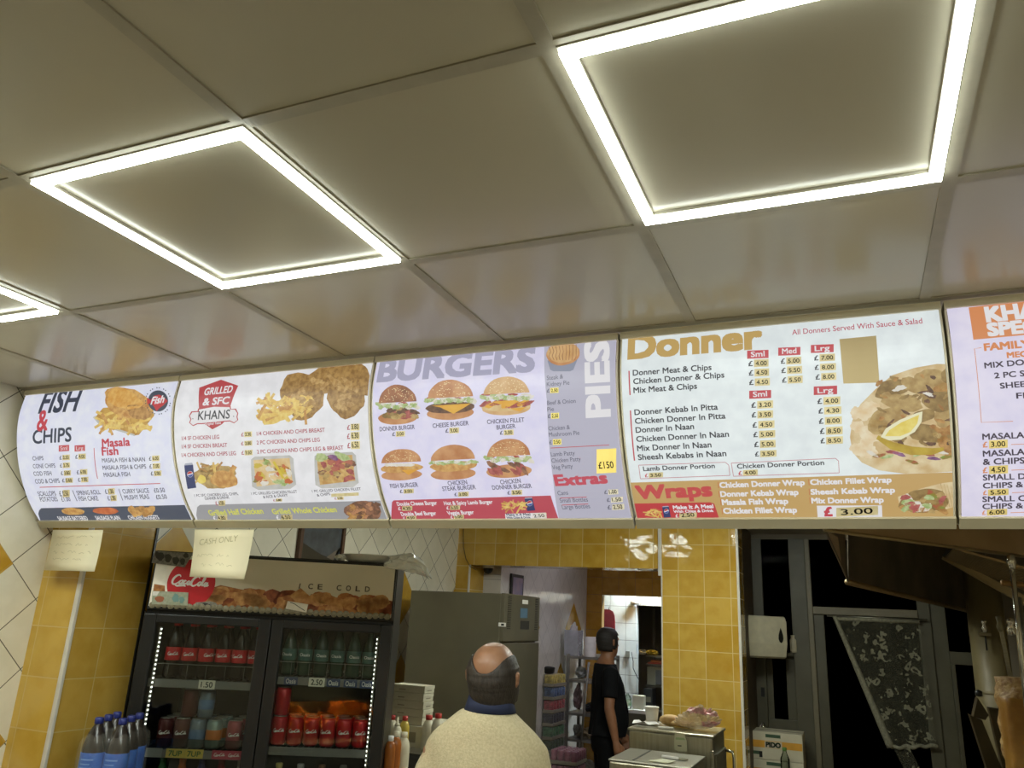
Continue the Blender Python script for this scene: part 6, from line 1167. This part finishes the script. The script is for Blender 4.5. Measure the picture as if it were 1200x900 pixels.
# round flue behind the grill
p0, p1 = qat(1152, 745, 5.3), qat(1166, 900, 5.3); t = thing('flue_pipe', 'round drab flue pipe rising behind the kebab grill', 'pipe', (p0.x+.03, 5.3, 0)); FLU = mat('flue_paint', (122, 110, 76), .5, c2=(112, 100, 68), scale=4)
cx_ = p0.x+.03; b = MB(); b.lathe([(.11, 0), (.11, 2.3)], (cx_, 5.3, 0), FLU, 24); b.build('pipe', t); b = MB(); b.lathe([(.111, qat(1152, 812, 5.19).z-.01), (.114, qat(1152, 812, 5.19).z), (.111, qat(1152, 812, 5.19).z+.01)], (cx_, 5.3, 0), FLU, 24); b.build('joint_ring', t)
p = qat(1153, 732, 5.16); t = thing('wall_tap', 'small chrome gas tap hanging in front of the flue pipe', 'tap', p); MB().lathe([(.012, .03), (.018, .02), (.010, .0), (.02, -.02), (.014, -.05), (.001, -.051)], p, CHROME, 12).build('valve', t); MB().cyl(p+Vector((0, .0, -.05)), p+Vector((.0, .0, -.16)), .005, BLK, n=8).build('stem', t); MB().box(p+Vector((0, .02, -.06)), (.07, .05, .018), FLU).build('bracket', t)
# kebab grill
KX = ptD(1216, 860, 3.2); kx, ky = KX.x, KX.y; zt_ = ptD(1200, 797, 3.1).z; MEATC = mat('kebab_crust', (186, 154, 100), .6, c2=(140, 100, 56), scale=40, bump=.8, bscale=50); CUT = mat('kebab_cut', (164, 120, 48), .42, c2=(146, 100, 36), scale=14, bump=.15, bscale=40)
km = thing('kebab_meat', 'tall golden cone of kebab meat at the right edge, freshly cut in front', 'meat', (kx, ky, .98)); q = random.Random(2); n = 48; rows = []
vd = Vector((CAM.x-kx, CAM.y-ky, 0)).normalized(); rgt = Vector((-vd.y, vd.x, 0))
for i in range(26):
    z = .98+(zt_-.98)*i/25; row = []
    for j in range(n):
        an = 2*math.pi*j/n; dv = Vector((math.cos(an), math.sin(an), 0)); r_ = .132+.006*q.uniform(-1, 1)+.004*math.sin(z*60+an*3)
        fr_ = dv.dot(vd)
        if z > zt_-.075: r_ *= 1.0-.35*max(0, fr_)
        elif fr_ > .1: r_ = min(r_, .100/max(.2, fr_)) if fr_ > .72 else .128
        row.append(Vector((kx, ky, z))+dv*r_)
    rows.append(row)
b = MB(); b.loft(rows, MEATC, True)
k2 = b.slot(CUT)
for i, f in enumerate(b.f):
    c_ = sum((b.v[k] for k in f), Vector())/len(f); d_ = (Vector((c_.x-kx, c_.y-ky, 0))).normalized()
    if d_.dot(vd) > .18 and c_.z < zt_-.08: b.mi[i] = k2
b.build('meat', km)
gr_ = thing('kebab_grill', 'steel kebab grill frame with upright spit and folded heat wings', 'grill', (kx, ky, .9))
MB().box2((kx-.28, ky-.2, .86), (kx+.35, ky+.45, .93), STEEL, .005).build('drip_tray', gr_); MB().lathe([(.16, .93), (.165, .945), (.001, .95)], (kx, ky, 0), STEEL, 24).build('turntable', gr_)
MB().cyl((kx, ky, .945), (kx, ky, zt_+.33), .009, STEEL).build('spit_rod', gr_)
tp = ptD(1186, 664, 3.25); bt = ptD(1203, 830, 3.05); MB().tube([tp, bt], .010, CHROME, 10).build('front_rod', gr_); MB().lathe([(.001, .03), (.014, .025), (.018, .0), (.011, -.03), (.001, -.031)], tp+Vector((0, 0, .02)), CHROME, 14).build('rod_knob', gr_)
a_, c_ = ptD(1174, 683, 3.25), ptD(1240, 689, 3.25); b = MB(); b.tube([a_, c_], .012, mat('brass_bar', (140, 106, 62), .4, .6), 8); b.build('top_bracket', gr_)
a_, c_ = ptD(1172, 735, 3.5), ptD(1183, 795, 3.45); b = MB(); b.plate([a_+RT*-.008, a_+RT*.010, c_+RT*.012, c_+RT*-.006], .004, STEEL); b.build('skewer', gr_); MB().lathe([(.001, .05), (.014, .045), (.010, .02), (.015, .0), (.008, -.02)], a_, STEELD, 12).build('skewer_handle', gr_)
p = ptD(1185, 736, 3.7); MB().lathe([(.001, .045), (.018, .04), (.018, .02), (.011, .015), (.022, -.005), (.02, -.03), (.001, -.035)], p, CHROME, 14).build('gas_valve', gr_)
WG = mat('wing_dark', (84, 74, 52), .45, .5, c2=(70, 60, 42), scale=5)
for i, (pts, dd) in enumerate((([(1134, 836), (1148, 842), (1174, 905), (1156, 905)], 3.9), ([(1143, 816), (1156, 836), (1152, 842), (1138, 838)], 3.85), ([(1156, 828), (1170, 830), (1186, 905), (1174, 905)], 4.0))): b = MB(); b.plate([ptD(x, y, dd) for x, y in pts], .02, WG); b.build('heat_wing', gr_)
p = ptD(1147, 813, 3.84); MB().lathe([(.001, .02), (.016, .012), (.016, -.01), (.001, -.014)], p, BLK, 12).build('wing_knob', gr_)
cb_ = thing('grill_counter', 'steel counter under the kebab grill, below the picture', 'counter', (kx, ky, 0)); MB().box2((kx-.32, ky-.25, 0), (kx+.4, ky+.55, .859), STEELD, .005).build('base', cb_)
# serving counter between staff and customers, below the picture
sc_ = thing('serving_counter', 'long pale serving counter below the menu boards', 'counter', (0, .45, 0)); MB().box2((WL+.02, .25, 0), (2.2, .70, .98), M_white, .005).build('base', sc_); MB().box2((WL+.01, .2, .98), (2.25, .76, 1.02), STEEL, .005).build('top', sc_)
# ================================================================ people
HEAD = [(1.515, .030, .040, .030), (1.530, .050, .068, .022), (1.560, .064, .086, .014), (1.60, .071, .096, .006), (1.64, .0765, .1005, -.002), (1.675, .0765, .0995, -.006), (1.705, .070, .092, -.008), (1.73, .056, .075, -.008), (1.748, .034, .048, -.008), (1.756, .008, .012, -.008)]
TORSO = [(.78, .13, .09, 0), (.82, .165, .115, -.005), (.90, .172, .122, -.008), (1.00, .160, .112, 0), (1.10, .162, .114, .004), (1.20, .174, .120, .006), (1.30, .190, .120, .002), (1.36, .190, .106, -.006), (1.40, .180, .092, -.014), (1.435, .150, .084, -.020), (1.465, .112, .078, -.020), (1.495, .076, .070, -.014), (1.525, .060, .062, -.004), (1.57, .054, .058, .008)]
def remesh(mb, voxel, name, parent, m, smooth=3, disp=None):
    """one continuous skin grown over the shapes in mb"""
    me = bpy.data.meshes.new('tmp'); me.from_pydata([tuple(v) for v in mb.v], [], mb.f); o = bpy.data.objects.new('tmp', me); COL.objects.link(o)
    bb = bmesh.new(); bb.from_mesh(me); bmesh.ops.recalc_face_normals(bb, faces=bb.faces[:]); bb.to_mesh(me); bb.free()
    r = o.modifiers.new('r', 'REMESH'); r.mode = 'VOXEL'; r.voxel_size = voxel; s_ = o.modifiers.new('s', 'SMOOTH'); s_.factor = .5; s_.iterations = smooth
    bpy.context.view_layer.update(); dg = bpy.context.evaluated_depsgraph_get(); out = bpy.data.meshes.new_from_object(o.evaluated_get(dg)); bpy.data.objects.remove(o); out.name = name
    if disp:
        for v in out.vertices: v.co = disp(v.co.copy())
    out.materials.clear(); out.materials.append(m)
    for p in out.polygons: p.use_smooth = True
    ob = bpy.data.objects.new(name, out); COL.objects.link(ob); ob.parent = parent; return ob
def ering(z, a, b, yo, n=32, g=0.0): return [Vector(((a+g)*math.cos(2*math.pi*j/n), yo+(b+g)*math.sin(2*math.pi*j/n), z)) for j in range(n)]
def person(label, loc, rz, sc, tilt, turn, skin, top, legs_m, hair_m, bald, sleeve, arms, collar=None, belly=0.0, wid=1.0, drop=0.0):
    t = thing('person', label, 'person', loc, rz); t.scale = (sc, sc, sc); t.matrix_basis = Matrix.Translation(loc) @ Matrix.Rotation(rz, 4, 'Z') @ Matrix.Scale(sc, 4)
    piv = Vector((0, -.012, 1.50)); HT = Matrix.Translation(piv-Vector((-.016 if drop else 0, 0, drop))) @ Matrix.Rotation(turn, 4, 'Z') @ Matrix.Rotation(-tilt, 4, 'X') @ Matrix.Translation(-piv)
    def H(p): return HT @ p
    b = MB(); b.loft([[H(p) for p in ering(*r)] for r in HEAD], skin)
    b.tube([H(Vector((0, .094, 1.66))), H(Vector((0, .118, 1.615))), H(Vector((0, .100, 1.605)))], [.008, .015, .010], skin, 8)            # nose
    for s in (-1, 1):
        b.tube([H(Vector((s*.076, -.012, 1.665))), H(Vector((s*.088, -.018, 1.66))), H(Vector((s*.086, -.014, 1.63))), H(Vector((s*.074, -.004, 1.605)))], [.010, .013, .012, .007], skin, 8)  # ear
        b.tube([H(Vector((s*.018, .088, 1.675))), H(Vector((s*.05, .076, 1.675)))], .009, skin, 8)                                                     # brow
    b.tube([H(Vector((-.022, .090, 1.565))), H(Vector((0, .100, 1.566))), H(Vector((.022, .090, 1.565)))], [.006, .009, .006], skin, 8)                  # lips
    tor = [(z, a*wid if z < 1.45 else a, d+(belly*math.exp(-((z-1.02)/.14)**2)), yo+(belly*.6*math.exp(-((z-1.02)/.14)**2))) for z, a, d, yo in TORSO]
    b.loft([ering(*r) for r in tor], skin)
    hands = []
    for s in (-1, 1):
        sh, el, wr, hd = [Vector((s*v[0], v[1], v[2])) for v in arms[0 if s < 0 else 1]]
        b.tube([sh+Vector((-s*.03, 0, .0)), sh, sh.lerp(el, .35), sh.lerp(el, .8), el, el.lerp(wr, .3), el.lerp(wr, .7), wr], [.050, .056, .052, .045, .042, .043, .035, .028], skin, 14)
        d = (hd-wr).normalized(); side = d.cross(Vector((s, 0, 0))); side = (side if side.y > 0 else -side).normalized(); nrm = d.cross(side).normalized()
        b.tube([wr, wr+d*.03, wr+d*.065, wr+d*.09], [.027, .032, .035, .030], skin, 12)
        pal = wr+d*.085
        for k, (o_, l_) in enumerate(((.026, .070), (.009, .080), (-.009, .074), (-.026, .058))):
            r0 = pal+side*o_; c_ = nrm*(1 if nrm.x*s < 0 else -1); b.tube([r0-d*.02, r0+d*l_*.35+c_*.004, r0+d*l_*.7+c_*.016, r0+d*l_*.95+c_*.032], [.0095, .009, .0085, .007], skin, 8)
        b.tube([wr+d*.03+side*.02, wr+d*.055+side*.046, wr+d*.085+side*.052, wr+d*.11+side*.046], [.013, .012, .010, .008], skin, 8)
        b.tube([Vector((s*.085, 0, .88)), Vector((s*.092, .008, .66)), Vector((s*.095, .012, .48)), Vector((s*.095, -.008, .32)), Vector((s*.095, -.02, .08))], [.092, .078, .056, .056, .038], skin, 14)
        b.tube([Vector((s*.095, -.05, .05)), Vector((s*.098, .03, .045)), Vector((s*.105, .15, .03))], [.04, .04, .028], skin, 10)
    remesh(b, .0075, 'body', t, skin, 3)
    # hair: a cap over the skull, open at the face (and at the crown when bald)
    hb = MB(); n = 72; rr = []
    zs = [1.53, 1.548, 1.565, 1.585]+[1.60+.005*i for i in range(32)]
    def hr(z):
        for r0, r1 in zip(HEAD, HEAD[1:]):
            if r0[0] <= z <= r1[0]: k = (z-r0[0])/(r1[0]-r0[0]); return [r0[i]+(r1[i]-r0[i])*k for i in range(1, 4)]
        return [.006, .01, -.008]
    def crown(p): return 1.724-.056*math.exp(-(abs(p.x)/.060)**3.2) if p.y < .02 else 1.67
    q = random.Random(3)
    for z in zs:
        a, d, yo = hr(min(z, 1.7555)); g = .010+.002*q.random(); rr.append([Vector(((a+g)*math.cos(2*math.pi*j/n), yo+(d+g)*math.sin(2*math.pi*j/n), z+(.009 if z > 1.74 else .003 if z > 1.7 else 0))) for j in range(n)])
    if bald:      # the hair thins out towards the bare crown
        for r_ in rr:
            for p in r_:
                yo_ = hr(min(p.z, 1.7555))[2]; an = math.atan2((p.y-yo_)/max(1e-6, hr(min(p.z, 1.7555))[1]), p.x/max(1e-6, hr(min(p.z, 1.7555))[0])); over = p.z > crown(p)
                for _ in range(6 if over else 0):
                    zc = crown(p); a, d, yo = hr(zc); p.x, p.y, p.z = (a+.010)*math.cos(an), yo+(d+.010)*math.sin(an), zc
                k = max(0, min(1, (crown(p)-p.z)/.045)); a, d, yo = hr(min(p.z, 1.7555)); l = math.hypot(p.x, p.y-yo) or 1; e = .009*(1-k)
                p.x -= p.x/l*e; p.y -= (p.y-yo)/l*e
    vs = [H(p) for r_ in rr for p in r_]; fs = []
    for i in range(len(rr)-1):
        for j in range(n):
            c = (rr[i][j]+rr[i+1][(j+1) % n])/2; fy = c.y
            lowz = (1.536 if bald else 1.568)+.055*max(0, (fy+.03)/.1)
            if c.z < lowz or (fy > .035 and c.z < 1.70) or (fy > .062 and c.z < 1.735): continue
            if bald and (rr[i][j]-rr[i+1][j]).length < .0008 and (rr[i][(j+1) % n]-rr[i+1][(j+1) % n]).length < .0008: continue
            fs.append((i*n+j, i*n+(j+1) % n, (i+1)*n+(j+1) % n, (i+1)*n+j))
    if not bald: fs.append(tuple((len(rr)-1)*n+j for j in range(n)))
    hb.add(vs, fs, hair_m, True); ho = hb.build('hair', t, True); md = ho.modifiers.new('t', 'SOLIDIFY'); md.thickness = .004; md.offset = 0
    for s in (-1, 1):
        e = MB(); e.lathe([(.001, -.012), (.009, -.008), (.012, 0), (.009, .008), (.001, .012)], H(Vector((s*.032, .082, 1.655))), CWH, 12); eo = e.build('eye', t, True); e = MB(); e.lathe([(.001, -.004), (.005, 0), (.001, .004)], H(Vector((s*.032, .0935, 1.655))), BLK, 10); e.build('pupil', eo, True)
    # top
    g = .014; c = MB(); c.loft([ering(z, a, d, yo, 32, g+(.006 if z < 1.2 else 0)) for z, a, d, yo in tor if .84 < z < (1.50 if collar else 1.47)], top)
    for s in (-1, 1):
        sh, el, wr, hd = [Vector((s*v[0], v[1], v[2])) for v in arms[0 if s < 0 else 1]]
        if sleeve == 'long': c.tube([sh+Vector((-s*.06, 0, .01)), sh+Vector((-s*.01, 0, .004)), sh.lerp(el, .35), sh.lerp(el, .8), el, el.lerp(wr, .4), el.lerp(wr, .92)], [.056, .066, .067, .062, .060, .056, .043], top, 16)
        else: c.tube([sh+Vector((-s*.05, 0, .005)), sh+Vector((-s*.01, 0, .006)), sh.lerp(el, .35), sh.lerp(el, .72)], [.060, .069, .066, .064], top, 16)
    def fold(v):
        k = .007*math.sin(v.x*70+6*v.z+2*math.sin(v.z*9))*max(0, math.sin(v.x*9+1.1))*max(0, min(1, (1.42-v.z)*4))+.003*math.sin(v.z*48+v.x*20)*max(0, min(1, (abs(v.x)-.13)*14)); nrm = Vector((v.x, v.y, 0)); nrm = nrm.normalized() if nrm.length else nrm; return v+nrm*k
    remesh(c, .0085, 'sweater' if sleeve == 'long' else 'shirt', t, top, 6 if sleeve == 'long' else 3, fold)
    if collar:
        k = MB(); rows = [ering(1.49, .088, .082, -.016, 32), ering(1.515, .080, .078, -.014, 32), ering(1.545, .073, .075, -.010, 32), ering(1.547, .069, .072, -.010, 32)]
        for r_ in rows[1:3]:
            for p in r_: p.z += .004*(-p.y*10)
        k.loft(rows, collar, True, False); [setattr(v, 'x', v.x+.009) for v in k.v]; ko = k.build('collar', t, True); md = ko.modifiers.new('t', 'SOLIDIFY'); md.thickness = .004; md.offset = 0
    L = MB(); L.loft([ering(z, a, d, yo, 28, .010) for z, a, d, yo in ((.76, .15, .10, -.004), (.80, .166, .114, -.005), (.86, .172, .120, -.006), (.95, .168, .117, -.004))], legs_m)
    for s in (-1, 1): L.tube([Vector((s*.085, -.002, .86)), Vector((s*.092, .006, .66)), Vector((s*.096, .008, .48)), Vector((s*.097, -.006, .30)), Vector((s*.098, -.012, .07))], [.104, .094, .078, .072, .066], legs_m, 16)
    remesh(L, .010, 'trousers', t, legs_m, 2)
    for s in (-1, 1):
        sh_ = MB(); sh_.loft([[Vector((s*.10+.045*k*math.cos(a_), .045+.145*k*math.sin(a_)*(1 if math.sin(a_) > 0 else .75), z)) for a_ in [2*math.pi*j/20 for j in range(20)]] for z, k in ((0, .95), (.02, 1.0), (.05, .9), (.085, .62), (.10, .45))], BLK, True); sh_.build('shoe', t, True)
    return t
SK1 = mat('skin_tan', (158, 116, 88), .42, c2=(148, 106, 78), scale=14); SK2 = mat('skin_brown', (150, 104, 74), .5, c2=(138, 94, 66), scale=14)
SWEAT = mat('beige_knit', (204, 190, 154), .85, c2=(188, 174, 138), scale=130, bump=.25, bscale=220); NVY = mat('navy_collar', (30, 38, 66), .7); BLT = mat('black_shirt', (9, 10, 13), .85, c2=(12, 13, 16), scale=20, spec=.2); BTR = mat('black_trousers', (8, 8, 10), .85, spec=.2)
HR1 = mat('dark_greying_hair', (40, 33, 27), .6, c2=(58, 50, 42), scale=120, bump=.2, bscale=200, stretch=(1, 1, .25)); HR2 = mat('dark_short_hair', (26, 22, 20), .7, c2=(40, 34, 30), scale=150)
A1 = [((.162, -.004, 1.345), (.212, .02, 1.10), (.18, .20, 1.0), (.16, .29, .99))]*2
person('balding man in a beige jumper seen from behind, below the burgers board', (-.176, 1.64, 0), R(17), .980, R(-6), R(-12), SK1, SWEAT, mat('grey_trousers', (60, 58, 56), .8), HR1, True, 'long', A1, NVY, 0, 1.0, .042)
A2 = [((.185, .0, 1.395), (.228, .05, 1.13), (.20, .14, .90), (.19, .19, .82)), ((.185, -.005, 1.395), (.240, -.025, 1.13), (.250, .03, .885), (.252, .05, .80))]
person('man in a black t-shirt and trousers standing in the kitchen doorway, facing right', (-.985, 5.88, 0), R(-64), .985, R(2), R(34), SK2, BLT, BTR, HR2, False, 'short', A2, None, .03)
